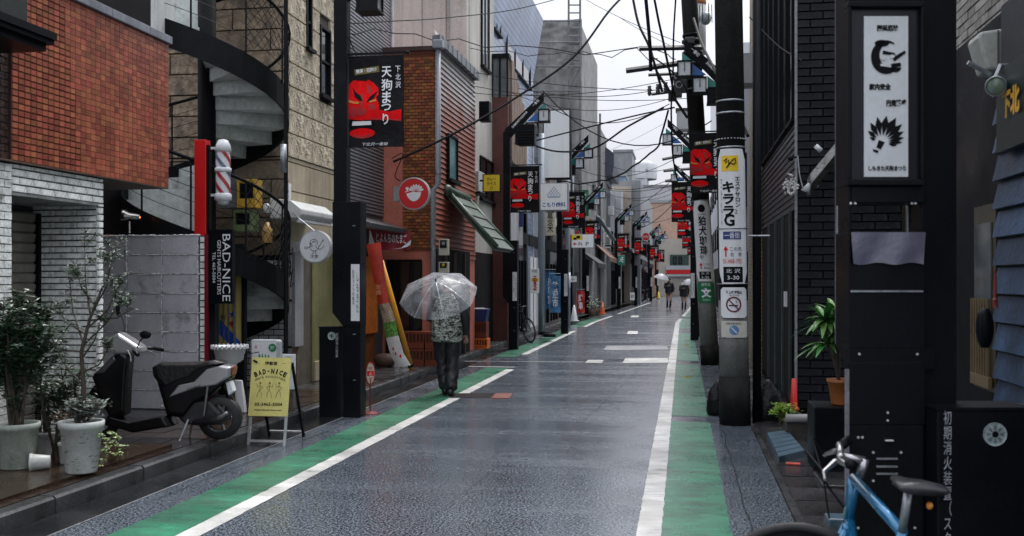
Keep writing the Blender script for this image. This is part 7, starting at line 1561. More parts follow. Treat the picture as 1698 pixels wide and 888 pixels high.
# third pole
t3, pt3, rr3 = pole_at((1158, 556), 1146, 30, .16, .15, 6.2, 'utility_pole', 'slim dark pole just left behind the leaning pole, with a green school sign', (0, 1.6), 2.0)
FA3 = math.atan2(-t3.location.y, -t3.location.x); zp3 = lambda py: at(1150, py, Y=t3.location.y).z; up3 = 30.5/1700
curved(t3, pt3, rr3, zp3(466), zp3(408), 1.0, white, 'ad_plate', facing=FA3); curved(t3, pt3, rr3, zp3(493), zp3(467), 1.1, MATS['school_green'], 'school_plate', facing=FA3)
w3 = lambda s, py, w, h, mat=inkblack, u=0, **k: wraptext(s, t3, pt3, rr3, zp3(py), u*up3, w*up3, h*up3, mat, facing=FA3, **k)
w3('文', 480, 10, 10, inkwhite, bold=.04); w3('通学路', 471, 10, 3, inkwhite); w3('歯科', 420, 5, 16, vert=True); wrapflat([(-5*up3, -4*up3), (5*up3, -4*up3), (5*up3, 4*up3), (-5*up3, 4*up3)], t3, pt3, rr3, zp3(460), 0, inkblack, 'black_patch', facing=FA3)
# ---- pole hardware on the second pole
YP2 = t2.location.y; q = lambda px, py, dy=0: at(px, py, Y=YP2+dy)
hw = M('hardware_grey', (.045, .047, .05), .45, .3, 8, .1, metal=.4)
def bar2(a, b, r=.045, nm='crossarm', mat=hw, n=4): m = MB(); m.tube([a, b], r, n); m.build(nm, mat, t2)
bar2(q(1060, 80, -.2), q(1168, 78, -.2), .05); bar2(q(1038, 117, -.22), q(1140, 103, -.22), .055); bar2(q(1080, 156, -.2), q(1118, 151, -.2), .03); bar2(q(1075, 124, -.2), q(1118, 122, -.2), .03)
for (x, y) in ((1077, 150), (1091, 147), (1104, 144)): m = MB(); b_ = q(x, y, -.2); m.lathe([(.02, -.1), (.045, -.05), (.03, -.02), (.05, .02), (.03, .05), (.04, .09), (.0, .1)], b_, 10); m.build('insulator', M('insulator_brown', (.05, .05, .055), .2), t2, smooth=True)
for i in range(9):
    y = 60+i*9.5; band(t2, pt2, rr2, zp2(y), w=.05, e=.015+.02*(i % 2), mat=hw if i % 2 else blackmetal)
for (x0, y0, x1, y1, nm) in ((1117, 118, 1131, 160, 'junction_box'), (1128, 130, 1140, 152, 'switch_box'), (1108, 150, 1122, 166, 'fuse_box'), (1136, 60, 1152, 72, 'clamp_block')):
    a, b = q(x0, y1, -.3), q(x1, y0, -.3); m = MB(); m.box(a.x, b.x, a.y, a.y+.18, a.z, b.z); m.build(nm, hw, t2, bevel=.02)
for (x, y) in ((1123, 125), (1126, 140)):
    F = Fr(q(x, y, -.33)); m = MB(); m.lathe([(.05, .0), (.07, .0), (.07, .02), (.05, .02)], None, 14, F); m.build('cable_coil', steel, t2)
ltn = at(1164, 25, Y=YP2+1.5)
cyl = thing('transformer', 'white grey cylindrical transformer with a glass lamp high behind the leaning pole', 'transformer', at(1160, 70, Y=YP2+3))
a, b = at(1158, 90, Y=YP2+3), at(1158, 8, Y=YP2+3); m = MB(); m.tube([a, b], .17, 18); m.build('tank', M('transformer_grey', (.40, .42, .43), .4, .1, 3, .05, streak=.2), cyl, smooth=True); m = MB(); m.tube([b, b+Vector((0, 0, .16))], .175, 18); m.build('cap', M('rust_orange', (.45, .16, .05), .5, .3), cyl, smooth=True)
c = at(1170, 30, Y=YP2+2.6); m = MB(); m.ball(c, .13, .13, .15, 12, 8); m.build('lamp_globe', M('globe_grey', (.2, .24, .24), .1), cyl, smooth=True); m = MB(); [m.tube([c+Vector((.14*math.cos(a), .14*math.sin(a), -.1)), c+Vector((.13*math.cos(a), .13*math.sin(a), .3))], .008, 4) for a in [i*PI/3 for i in range(6)]]; m.build('lamp_cage', blackmetal, cyl)
bx_ = thing('transformer', 'boxy grey transformer on the distant pole above the right lanterns', 'transformer', at(1132, 190, Y=YP2+9)); a, b = at(1122, 215, Y=YP2+9), at(1142, 182, Y=YP2+9); m = MB(); m.box(a.x, b.x, a.y, a.y+.5, a.z, b.z); m.build('casing', MATS['transformer_grey'], bx_, bevel=.03); m = MB(); m.box(a.x-.03, b.x+.03, a.y-.03, a.y+.53, b.z, b.z+.06); m.build('lid', hw, bx_)
# distant pole with crossarms
dp2 = thing('utility_pole', 'thin distant utility pole with crossed arms left of the leaning pole', 'utility pole', (at(1150, 300, Y=44).x, 44, 0)); X_ = dp2.location.x
m = MB(); m.tube([(X_, 44, 0), (X_, 44, 10.2)], .09, 10); m.build('shaft', blackmetal, dp2)
for (x0, y0, x1, y1) in ((1098, 264, 1150, 254), (1100, 283, 1150, 279), (1103, 300, 1150, 293), (1112, 222, 1150, 220)): m = MB(); m.tube([at(x0, y0, Y=43.8), at(x1, y1, Y=43.8)], .06, 4); m.build('crossarm', hw, dp2)
dp3 = thing('utility_pole', 'distant dark utility pole rising before the salmon apartments', 'utility pole', (at(1057, 400, Y=80).x, 80, 0)); X_ = dp3.location.x
m = MB(); m.tube([(X_, 80, 0), (X_, 80, at(1057, 318, Y=80).z)], .14, 10); m.build('shaft', blackmetal, dp3); m = MB(); m.box(X_-.12, X_+.12, 79.8, 80.1, 5, 7.8); m.build('cable_box', blackmetal, dp3)
# ======================= OVERHEAD CABLES =======================
def cable(label, pts, r, sag=0, group='overhead cables across the street', n=14, wob=0, name='overhead_cable'):
    P = []
    pts = [Vector(p) for p in pts]
    if len(pts) == 2:
        a, b = pts; P = [a.lerp(b, i/n)-Vector((0, 0, sag*4*(i/n)*(1-i/n))) for i in range(n+1)]
    else:
        for i in range(len(pts)-1):
            p0, p1, p2, p3 = pts[max(0, i-1)], pts[i], pts[i+1], pts[min(len(pts)-1, i+2)]
            for k in range(6):
                t = k/6; P.append(.5*((2*p1)+(p2-p0)*t+(2*p0-5*p1+4*p2-p3)*t*t+(3*p1-p0-3*p2+p3)*t**3))
        P.append(pts[-1])
    if wob: P = [p+Vector((0, 0, wob*noise.noise(p*1.7))) for p in P]
    m = MB(); m.tube(P, r*.78, 5); return m.solo(name, wirem, label, 'cable', group)
A = at
cable('thick black cable sweeping from the salmon building up to the top centre', [A(652, 268, Y=17.5), A(745, 225, Y=17.8), A(850, 165, Y=18.4), A(950, 95, Y=19), A(1010, 18, Y=19.6), A(1045, -14, Y=20), A(1100, -40, Y=20.4)], .028)
cable('long dark cable rising over the white building to the upper left arm', [A(556, 40, Y=14), A(640, 35, Y=16), A(730, 30, Y=20), A(850, 16, Y=24), A(945, -8, Y=26)], .014)
cable('cable from the first pylon to the white building, upper of two', [A(560, 45, Y=14), A(760, 68, Y=20), A(1060, 88, Y=21), A(1120, 92, Y=20)], .013, wob=.25)
cable('twisted cable pair running level beneath the scaffold ladder', [A(720, 75, Y=22), A(900, 86, Y=24), A(980, 88, Y=24), A(1090, 94, Y=20)], .012, wob=.3)
cable('sagging cable crossing in front of the large blank sign, upper', [A(880, 235, Y=24), A(990, 207, Y=23), A(1060, 190, Y=22), A(1118, 178, Y=20)], .022)
cable('sagging cable crossing in front of the large blank sign, lower', [A(878, 238, Y=24), A(925, 251, Y=24), A(985, 245, Y=23), A(1040, 210, Y=22), A(1100, 178, Y=20)], .028)
cable('cable dropping from the leaning pole to the dental sign bracket', [A(1108, 180, Y=20), A(1096, 225, Y=21), A(1085, 247, Y=22), A(1030, 288, Y=24), A(980, 303, Y=26), A(925, 300, Y=27)], .026, wob=.05)
cable('cable falling from the top centre past the upper crossarm', [A(1048, -10, Y=20.5), A(1060, 40, Y=20.2), A(1078, 80, Y=20), A(1085, 105, Y=19.8), A(1098, 150, Y=19.8)], .034, wob=.06)
cable('twisted bundle hanging straight down the left of the leaning pole', [A(1070, -10, Y=19.5), A(1075, 40, Y=19.6), A(1078, 80, Y=19.7), A(1079, 118, Y=19.8)], .045, wob=.05)
cable('beaded cable running steeply down from the top to the junction box', [A(1083, -10, Y=19.5), A(1098, 60, Y=19.6), A(1110, 115, Y=19.7), A(1118, 160, Y=19.8)], .03, wob=.08)
cable('wavy cable right beside the leaning pole shaft', [A(1121, -10, Y=19.2), A(1117, 60, Y=19.3), A(1116, 120, Y=19.4), A(1113, 180, Y=19.5), A(1116, 260, Y=20), A(1124, 300, Y=21)], .022, wob=.08)
cable('long diagonal cable from the crossarm down behind the near pole', [A(1150, 30, Y=19.5), A(1165, 75, Y=18), A(1195, 135, Y=15), A(1240, 225, Y=13)], .03)
cable('cable running from behind the near pole to the black brick wall', [A(1243, 28, Y=15), A(1290, 75, Y=14), A(1330, 100, Y=12.6)], .012)
cable('cable from the lower crossarm sloping to the concrete pole', [A(1078, 92, Y=19.8), A(1105, 110, Y=19.8), A(1130, 135, Y=19.7), A(1146, 165, Y=19.7)], .02)
cable('heavy cable looping from the insulators to the pole', [A(1090, 120, Y=19.8), A(1110, 150, Y=19.7), A(1140, 195, Y=19.6)], .035)
for i, (a, b, sg, w) in enumerate([((720, 105), (1175, 148), .2, .008), ((700, 122), (1150, 162), .25, .008), ((690, 140), (1130, 128), .3, .008), ((860, 146), (1118, 142), .2, .008), ((840, 150), (1120, 160), .35, .007), ((1030, 30), (1118, 78), .05, .010), ((965, -5), (1128, 70), .1, .012),
                                   ((900, 150), (1180, 200), .8, .014), ((880, 155), (1110, 172), .5, .010), ((960, 280), (1128, 258), .5, .012), ((975, 260), (1128, 225), .15, .006), ((960, 268), (1100, 205), .1, .006), ((960, 300), (1130, 302), .4, .012), ((1000, 270), (1128, 275), .3, .012),
                                   ((1005, 310), (1125, 290), .4, .014), ((1000, 318), (1120, 310), .5, .012), ((1010, 340), (1118, 330), .5, .012), ((1020, 350), (1116, 360), .5, .010), ((1045, 345), (1112, 300), .2, .016), ((1050, 380), (1114, 340), .3, .016), ((1040, 330), (1112, 322), .2, .012), ((930, 262), (1000, 290), .4, .012)]):
    Ya_, Yb2 = (22, 20.5) if a[0] < 950 and i < 9 else (34+i, 26+i) if i < 14 else (50+i, 40+i)
    cable('thin wire, '+['topmost', 'second', 'third', 'fourth', 'fifth', 'sixth', 'seventh', 'eighth', 'ninth'][(i if i < 5 else i-5) if i < 14 else i-14]+' of those strung '+('above the blank sign' if i < 5 else 'between the scaffold and the poles' if i < 14 else 'over the end of the street'), [A(*a, Y=Ya_), A(*b, Y=Yb2)], w*1.15 if i < 14 else w*1.6, sg, group=['thin wires near the blank sign', 'thin wires between left roofs and right poles', 'thin wires over the end of the street'][0 if i < 9 and a[0] < 870 else 1 if i < 14 else 2])
cable('white stay cable of the first pylon lantern', [A(553, 228, Y=12.4), A(575, 212, Y=12.3)], .006)
cable('cable bundle hooked on the salmon corner', [A(650, 262, Y=17.9), A(668, 255, Y=18), A(655, 290, Y=18), A(664, 300, Y=18.1)], .012)
# ======================= SIGNS FURTHER ALONG =======================
def panel_sign(px0_, px1_, py0, py1, Y, name, label, face, frame=blackmetal, fw=2, depth=.2, cat='sign', group=None):
    X = lambda p: xy(p, Y); Z = lambda p: at((px0_+px1_)/2, p, Y=Y).z
    t = thing(name, label, cat, (X((px0_+px1_)/2), Y, Z(py1)), group)
    m = MB(); m.box(X(px0_), X(px1_), Y, Y+depth, Z(py1), Z(py0)); m.build('frame', frame, t, bevel=.01)
    m = MB(); m.box(X(px0_+fw), X(px1_-fw), Y-.012, Y-.001, Z(py1-fw), Z(py0+fw)); m.build('face', face, t)
    return t, Fr((0, Y-.012, 0)), X, Z
t, F, X, Z = panel_sign(900, 946, 181, 296, 29.5, 'blank_sign', 'large blank white sign box with a black frame', M('sign_white', (.88, .90, .89), .4, .05, 2, .0, streak=.08), depth=.4)
m = MB(); m.box(X(898), X(903), 29.6, 29.7, Z(250), Z(246)); m.build('bracket', blackmetal, t)
t, F, X, Z = panel_sign(895, 942, 303, 349, 28, 'dental_sign', 'white dental clinic sign with blue hiragana and a fir tree emblem', MATS['sign_white'], frame=steel, fw=1.5, depth=.3)
kd = 1/1700*28.3; lettering('こもり歯科', F, X(918.5), Z(339), 38*kd, 8*kd, M('dental_blue', (.04, .09, .35), .4), t, bold=.02)
m = MB(); pb = M('pale_blue_mark', (.30, .38, .52), .5)
for j in range(5):
    for i in range(j+1): m.flat(F, [(X(918.5+(i-j/2)*5-1.8), Z(309+j*3+2.4)), (X(918.5+(i-j/2)*5+1.8), Z(309+j*3+2.4)), (X(918.5+(i-j/2)*5), Z(309+j*3-.6))], .003)
m.fbox(F, X(908), X(929), Z(327.5), Z(325), 0, .003); m.build('tree_mark', pb, t)
t, F, X, Z = panel_sign(947, 985, 388, 411, 37, 'arrow_sign', 'yellow and white parking sign with a red arrow and the word IN', MATS['sign_white'], frame=steel, fw=1, depth=.15)
ka = 1/1700*37.5; m = MB(); m.fbox(F, X(948), X(966), Z(397.5), Z(389), 0, .004); m.build('yellow_half', MATS['sign_yellow'], t); m = MB(); m.fbox(F, X(956), X(962), Z(395), Z(390.5), .004, .007); m.fbox(F, X(951), X(956), Z(397), Z(393.5), .004, .007); m.build('block_mark', inkblack, t)
m = MB(); m.flat(F, [(X(950), Z(404)), (X(953), Z(401.5)), (X(953), Z(403)), (X(956), Z(403)), (X(956), Z(405)), (X(953), Z(405)), (X(953), Z(406.5))], .004); m.build('arrow_mark', inkred, t); lettering('IN', F, X(962), Z(404), 6*ka, 6*ka, inkblack, t); lettering('P', F, X(974), Z(404), 5*ka, 6*ka, inkblack, t)
t, F, X, Z = panel_sign(1025, 1036, 423, 439, 57, 'exit_sign', 'small green exit style sign with a white running figure', M('exit_green', (.01, .27, .17), .4, .05, 3, 0), frame=steel, fw=.4, depth=.12)
m = MB(); m.ball((X(1032), 56.98, Z(427)), .06, .01, .06, 8, 5); m.tube([(X(1032), 56.98, Z(429)), (X(1030), 56.98, Z(432)), (X(1033), 56.98, Z(435))], .035, 4); m.tube([(X(1030), 56.98, Z(432)), (X(1027), 56.98, Z(433))], .03, 4); m.tube([(X(1028), 56.98, Z(429)), (X(1034), 56.98, Z(431))], .025, 4); m.build('runner_mark', inkwhite, t)
Yr = 62; F = Fr(at(1071, 392, Y=Yr)); t = thing('round_sign', 'round red sign with white bar and rim above the distant shops', 'sign', F.O); rr_ = 7/1700*Yr*1.03
m = MB(); m.lathe([(0, -.1), (rr_, -.1), (rr_, 0), (0, 0)], None, 26, F); m.build('rim', inkwhite, t); m = MB(); m.lathe([(0, .01), (rr_*.86, .01)], None, 26, F); m.build('face', MATS['sign_red'], t); lettering('PARIS', F, 0, 0, rr_*1.3, rr_*.5, inkwhite, t, c=.02)
m = MB(); m.fbox(F, -rr_*.8, rr_*.8, -rr_*1.7, -rr_*1.2, -.06, 0); m.build('lower_plate', M('lower_grey', (.2, .2, .22), .5), t)
# small white signs
for (a, b, c, d, Y, txt, lab) in ((944, 957, 457, 468, 38, '←', 'small white sign with arrow and symbols on the dark brick shop'), (939, 945, 435, 447, 34, '■', 'small framed notice on the grey pole beside the third pylon'), (1044, 1053, 484, 498, 60, '案内', 'small white notice board beside the distant pylon')):
    t, F, X, Z = panel_sign(a, b, c, d, Y, 'small_sign', lab, MATS['sign_white'], fw=.6, depth=.05); lettering(txt, F, X((a+b)/2), Z((c+d)/2), (b-a)*.5*Y/1700, (d-c)*.4*Y/1700, inkblack, t)
# grey pipe posts
for (px_, Y, z_, lab) in ((942, 33.5, 6.0, 'grey steel post with small signs beside the third pylon'), (898, 28.8, 5.8, 'pale grey round post under the dental clinic sign')):
    x_ = xy(px_, Y); t = thing('sign_post', lab, 'post', (x_, Y, .12)); m = MB(); m.tube([(x_, Y, .12), (x_, Y, 3.5), (x_, Y, z_)], .075 if Y > 30 else .10, 12); m.build('post', M('pale_post', (.33, .37, .40), .35, .1, 3, 0, metal=.3), t, smooth=True); m = MB(); m.tube([(x_, Y, 1.4), (x_, Y, 1.9)], .085, 12); m.build('collar', white, t, smooth=True)
# sliding doors with noodle sign
XD = -4.86; y0, y1 = yx(878, XD), yx(896, XD); t = thing('sliding_doors', 'white sliding doors marked with red and white lettering behind the bicycle', 'door', (XD, y0, .12))
m = MB(); m.box(XD-.04, XD, y0, y1, .12, 2.4); m.build('door_panel', white, t); m = MB(); [m.box(XD, XD+.02, y0+(y1-y0)*f-.015, y0+(y1-y0)*f+.015, .12, 2.4) for f in (.02, .33, .66, .98)]; m.build('seam', M('lower_grey', (.2, .2, .22)), t)
q = at(887, 465, Y=26.8); t, F, X, Z = panel_sign(880, 894, 445, 486, 26.9, 'menu_banner', 'narrow vertical banner with red letters hanging by the white sliding doors', MATS['sign_white'], frame=white, fw=.3, depth=.03)
lettering('100', F, X(887), Z(449), 8*27/1700, 5*27/1700, inkblack, t); lettering('RAMEN', F, X(887), Z(469), 24*27/1700, 6*27/1700, inkred, t, rot=PI/2, bold=.04); m = MB(); m.fbox(F, X(881), X(893), Z(466), Z(461), 0, .002); m.build('stripe', MATS['sign_yellow'], t)
# meter under the second pylon side
# blue nobori
def nobori(px, py0, py1, Y, w, mat, txt, label, mat2=None):
    a = at(px, py1, Y=Y); b = at(px, py0, Y=Y); t = thing('nobori_flag', label, 'flag', (a.x, Y, .12)); m = MB(); m.tube([(a.x-w/2-.02, Y, .12), (a.x-w/2-.02, Y, b.z+.1)], .014, 6); m.tube([(a.x-w/2-.02, Y, b.z+.06), (a.x+w/2, Y, b.z+.06)], .01, 6); m.build('pole', steel, t)
    m = MB(); nx, nz_ = 5, 14; m.add([(a.x-w/2+w*i/nx, Y+.03*math.sin(i*1.4+j*.6), a.z+(b.z-a.z)*j/nz_) for j in range(nz_+1) for i in range(nx+1)], [(j*(nx+1)+i, j*(nx+1)+i+1, (j+1)*(nx+1)+i+1, (j+1)*(nx+1)+i) for j in range(nz_) for i in range(nx)]); m.build('cloth', mat, t, smooth=True)
    lettering(txt, Fr((a.x, Y-.035, 0)), 0, (a.z+b.z)/2, w*.55, (b.z-a.z)*.7, mat2 or inkwhite, t, vert=True, bold=.03)
    m = MB(); m.lathe([(.0, .12), (.18, .12), (.16, .2), (.05, .22)], (a.x-w/2-.02, Y, 0), 12); m.build('base', blackmetal, t); return t
bcl = M('blue_flag_cloth', (.02, .12, .26), .6, .3, 4, .05)
nobori(913, 450, 512, 28.5, .28, bcl, '美容室', 'dark blue flag with white characters, left of the blue pair'); nobori(921, 457, 518, 27.4, .28, M('blue_white_flag', (.06, .18, .36), .6, .5, 5, .05), '歓迎市', 'lighter blue flag with pale figures, right of the blue pair')
nobori(963, 482, 518, 38.5, .3, M('red_flag_cloth', (.50, .02, .02), .6, .2, 4, .05), '駐車', 'short red flag with white characters beside the white cone'); 
# cones
def cone(q, h, r, mat, label, stripe=None):
    t = thing('traffic_cone', label, 'traffic cone', q, 'traffic cones along the left side' if q.x < 0 else None); m = MB(); m.box(q.x-r*1.25, q.x+r*1.25, q.y-r*1.25, q.y+r*1.25, q.z, q.z+.03); m.build('base', mat, t, bevel=.008)
    m = MB(); m.lathe([(r, .03), (.028, h), (0, h)], q, 20); m.build('cone', mat, t, smooth=True)
    if stripe: m = MB(); m.lathe([(r+(.028-r)*.42+.002, .03+(h-.03)*.42), (r+(.028-r)*.66+.002, .03+(h-.03)*.66)], q, 20); m.build('stripe', stripe, t, smooth=True)
    return t
cone(at(952, 517, Y=38)*1, .6, .14, white, 'white traffic cone by the grey post').location
for o in [bpy.data.objects['traffic_cone']]:
    o.location.z = .12
cone(Vector((at(999, 510, Y=46).x, 46, .12)), .55, .12, M('cone_orange', (.70, .12, .02), .45), 'orange traffic cone in front of the brown shop')
cone(Vector((at(1092, 497, Y=88).x, 88, .12)), .55, .16, MATS['yellow_marker'], 'yellow marker by the distant pylon beside the walkers')
# exit awning shapes on far left shops
def slant_awning(px0_, px1_, Xs, z, out, drop, mat, label):
    y0, y1 = yx(px0_, Xs), yx(px1_, Xs); t = thing('awning', label, 'awning', (Xs+out/2, y0, z-drop)); m = MB(); m.prism(Fr((Xs, y0, z), (1, 0, 0), (0, 0, 1)), [(0, 0), (out, -drop), (out, -drop+.05), (0, .08)], -(y1-y0), 0); m.build('canopy', mat, t); m = MB(); m.box(Xs+out-.02, Xs+out, y0, y1, z-drop-.18, z-drop); m.build('valance', mat, t)
slant_awning(956, 972, -4.88, 3.1, 1.0, .7, M('black_awning', (.02, .022, .03), .6, .2), 'black fabric awning on the peach shop'); slant_awning(976, 992, -4.88, 3.8, 1.1, 1.0, M('brown_awning', (.16, .09, .07), .6, .2), 'faded brown awning on the brown shop front')
slant_awning(860, 868, -4.88, 4.2, .9, .5, M('green_wood_canopy', (.05, .06, .05), .5, .3), 'dark green slanting canopy over the ochre shop'); slant_awning(903, 918, -4.88, 3.6, .8, .1, M('pale_canopy', (.36, .37, .38), .5, .1), 'pale grey boxy canopy on the grey shop front')
slant_awning(1014, 1028, -4.38, 3.7, 1.3, .15, MATS['pale_canopy'], 'protruding pale canopy beneath the green exit sign')
aircon(1004, 1012, 391, 406, 47, 'small air conditioner below the slanted pipes on the peach shop') 
m = MB(); [m.tube([at(988+i*2.5, 356+i*1.5, Y=45.5), at(1016+i*2, 398, Y=46.5)], .05, 6) for i in range(3)]; m.solo('slanted_pipes', M('pale_pipe', (.3, .34, .35), .4, metal=.4), 'three slanting pale pipes running down behind the fourth pylon', 'pipes')
# planters by far cones, misc small pots
for (px_, Y, r, lab) in ((988, 44.5, .22, 'brown round planter near the orange cone'), (982, 43, .18, 'small leafy planter by the fourth pylon')):
    q = Vector((xy(px_, Y), Y, .12)); t = thing('planter', lab, 'planter', q); m = MB(); m.lathe([(0, 0), (r*.7, 0), (r, .32), (r*.9, .32)], q, 14); m.build('pot', M('brown_pot', (.11, .06, .045), .5, .2), t, smooth=True); m = MB(); rnd = random.Random(int(px_))
    for _ in range(90): p = q+Vector((rnd.gauss(0, .12), rnd.gauss(0, .1), .35+abs(rnd.gauss(0, .18)))); leaf(m, p, Vector((rnd.uniform(-1, 1), rnd.uniform(-1, 1), .4)), Vector((0, 0, 1)), .12, .05)
    m.build('foliage', leafm, t, kind='stuff')
# ======================= BICYCLES =======================
def bike(name, label, loc, rot, framec, tilt=0, k=1.0, detail=True, steer=0):
    """local: +x forward (front wheel), z up"""
    t = thing(name, label, 'bicycle', loc, None, rot=(R(tilt), 0, rot)); r = .335; fx, rx = .99, 0
    for nm, x in (('rear_wheel', rx), ('front_wheel', fx)):
        F = Fr((x, 0, r), (1, 0, 0), (0, 0, 1)); m = MB(); n = 40
        rings = [[F.p((r-.018+.018*math.cos(b))*math.cos(2*PI*i/n), (r-.018+.018*math.cos(b))*math.sin(2*PI*i/n), .018*math.sin(b)) for b in [2*PI*j/8 for j in range(8)]] for i in range(n+1)]
        m.loft(rings, cap=False); w = m.build(nm, tyre, t, smooth=True)
        m = MB(); m.lathe([(r-.052, -.009), (r-.034, -.011), (r-.034, .011), (r-.052, .009)], None, 40, F); m.build('rim', blackmetal if detail else steel, w)
        m = MB(); [m.tube([F.p(.018*math.cos(a+.5), .018*math.sin(a+.5), s*.03), F.p((r-.05)*math.cos(a), (r-.05)*math.sin(a), 0)], .0014 if detail else .003, 3, False) for a, s in [(2*PI*i/20, (-1) ** i) for i in range(20)]]; m.tube([F.p(0, 0, -.045), F.p(0, 0, .045)], .02, 8); m.build('spokes', steel, w)
    BB = (.42, 0, .28); ST = (.24, 0, .80); HT = (.80, 0, .86); HB = (.835, 0, .70)
    m = MB(); m.tube([BB, ST], .016, 10); m.tube([ST, HT], .019 if detail else .016, 10); m.tube([BB, HB], .022, 10); m.tube([HT, HB], .022, 10)
    for s in (-1, 1): m.tube([(.42, s*.03, .28), (0, s*.06, r)], .010, 8); m.tube([(.25, s*.02, .76), (0, s*.06, r)], .009, 8)
    m.build('frame', framec, t, smooth=True)
    m = MB(); [m.tube([(.84, s*.045, .67), (.87, s*.05, .60), (fx, s*.055, r)], [.014, .014, .009], 8) for s in (-1, 1)]; m.tube([(.84, -.05, .675), (.84, .05, .675)], .016, 8); m.build('fork', framec, t, smooth=True)
    m = MB(); m.tube([ST, (.205, 0, .93)], .0135, 10); m.build('seat_post', steel, t, smooth=True)
    m = MB(); rg = []
    for x, w_, z, th in ((.06, .075, .965, .03), (.10, .08, .97, .035), (.16, .065, .965, .035), (.24, .03, .955, .03), (.33, .018, .95, .022)): rg.append([(x, w_*math.cos(a), z+th*.5*math.sin(a)) for a in [2*PI*i/10 for i in range(10)]])
    m.loft(rg); m.build('saddle', M('saddle_black', (.02, .02, .024), .35, .3, 20, .1), t, smooth=True)
    m = MB(); m.tube([(.80, 0, .86), (.785, 0, .93)], .017, 8); m.tube([(.785, 0, .925), (.87, 0, .93)], .015, 8); m.tube([(.87, -.06, .93), (.87, .06, .93)], .017, 8); m.build('stem', M('silver_alloy', (.36, .36, .37), .28, .1, 5, 0, metal=.9), t, smooth=True)
    m = MB(); m.tube([(.87, -.06, .93), (.875, -.20, .945), (.85, -.29, .95)], .0135, 8); m.tube([(.87, .06, .93), (.875, .20, .945), (.85, .29, .95)], .0135, 8); hb = m.build('handlebar', MATS['silver_alloy'], t, smooth=True)
    for s in (-1, 1):
        m = MB(); m.tube([(.865, s*.20, .945), (.84, s*.31, .952)], .019, 8); m.build('grip', blackmetal, hb, smooth=True)
        m = MB(); m.tube([(.89, s*.13, .93), (.93, s*.20, .90), (.925, s*.27, .885)], [.012, .007, .005], 6); m.build('brake_lever', MATS['silver_alloy'], hb)
    m = MB(); m.lathe([(.06, -.003), (.09, -.003), (.09, .003), (.06, .003)], None, 24, Fr((BB[0], -.06, BB[2]), (1, 0, 0), (0, 0, 1))); m.tube([(BB[0], -.07, BB[2]), (BB[0]+.10, -.08, BB[2]-.13)], .009, 6); m.tube([(BB[0], .07, BB[2]), (BB[0]-.10, .08, BB[2]+.13)], .009, 6); m.box(BB[0]+.06, BB[0]+.15, -.16, -.07, BB[2]-.145, BB[2]-.125); m.build('crank', steel, t)
    m = MB(); m.tube([(BB[0], -.06, BB[2]+.085), (0, -.05, r+.035)], .003, 4); m.tube([(BB[0], -.06, BB[2]-.085), (0, -.05, r-.035)], .003, 4); m.build('chain', blackmetal, t)
    m = MB(); m.tube([(.93, -.2, .9), (.98, -.1, .98), (.93, 0, .85), (.90, .02, .70)], .004, 5); m.tube([(.93, .2, .9), (1.0, .1, .96), (.90, .0, .80), (.85, 0, .74)], .004, 5); m.build('brake_cable', wirem, t)
    if steer:
        for o in t.children:
            if o.name.split('.')[0] in ('front_wheel', 'fork', 'stem', 'handlebar', 'brake_cable'):
                Mx = Matrix.Translation((.83, 0, 0)) @ Matrix.Rotation(steer, 4, 'Z') @ Matrix.Translation((-.83, 0, 0))
                for q_ in [o]+list(o.children): q_.data.transform(Mx)
    return t
bikeblue = M('blue_bicycle_paint', (.015, .15, .30), .22, .1, 5, 0, metal=.35, coat=.8)
def cd(px, d): a_ = (px-849)/FPX*d; return Vector((a_*CT-d*ST, a_*ST+d*CT, 0))
hd_p, sd_p = cd(1395, 3.92), cd(1470, 3.36); dv = (hd_p-sd_p).normalized(); an = math.atan2(dv.y, dv.x)
bk = bike('bicycle', 'blue framed bicycle in the bottom right foreground', hd_p-dv*.80*1.04, an, bikeblue, tilt=3, steer=R(76)); bk.scale = (1.04,)*3
m = MB(); m.ball((.10, -.03, .915), .012, .01, .012, 8, 6); m.build('orange_reflector', M('orange_reflector', (.7, .25, .02), .2), bk)
bq = at(938, 547, z=0); bq2 = at(897, 549, z=.12); dv = Vector((bq2.x-bq.x, bq2.y-bq.y, 0)); an = math.atan2(dv.y, dv.x)
rwl = at(940, 545, Y=28.9); flw = Vector((xy(909, 27.3), 27.3, .13)); rr0 = Vector((xy(932, 26.6)+.25, 27.6, 0)); dv = flw-rr0; an = math.atan2(dv.y, dv.x)
bike('bicycle', 'black bicycle leaning at the left kerb by the third pylon', Vector((-3.95, 26.6, .0)), R(128), blackmetal, tilt=-8, detail=False)
for i, (px_, Y, lab) in enumerate(((1066, 74, 'dark parked bicycle far along the left, nearer one'), (1073, 80, 'dark parked bicycle far along the left, farther one'))): bike('bicycle', lab, Vector((xy(px_, Y), Y, 0)), R(100), blackmetal, detail=False)
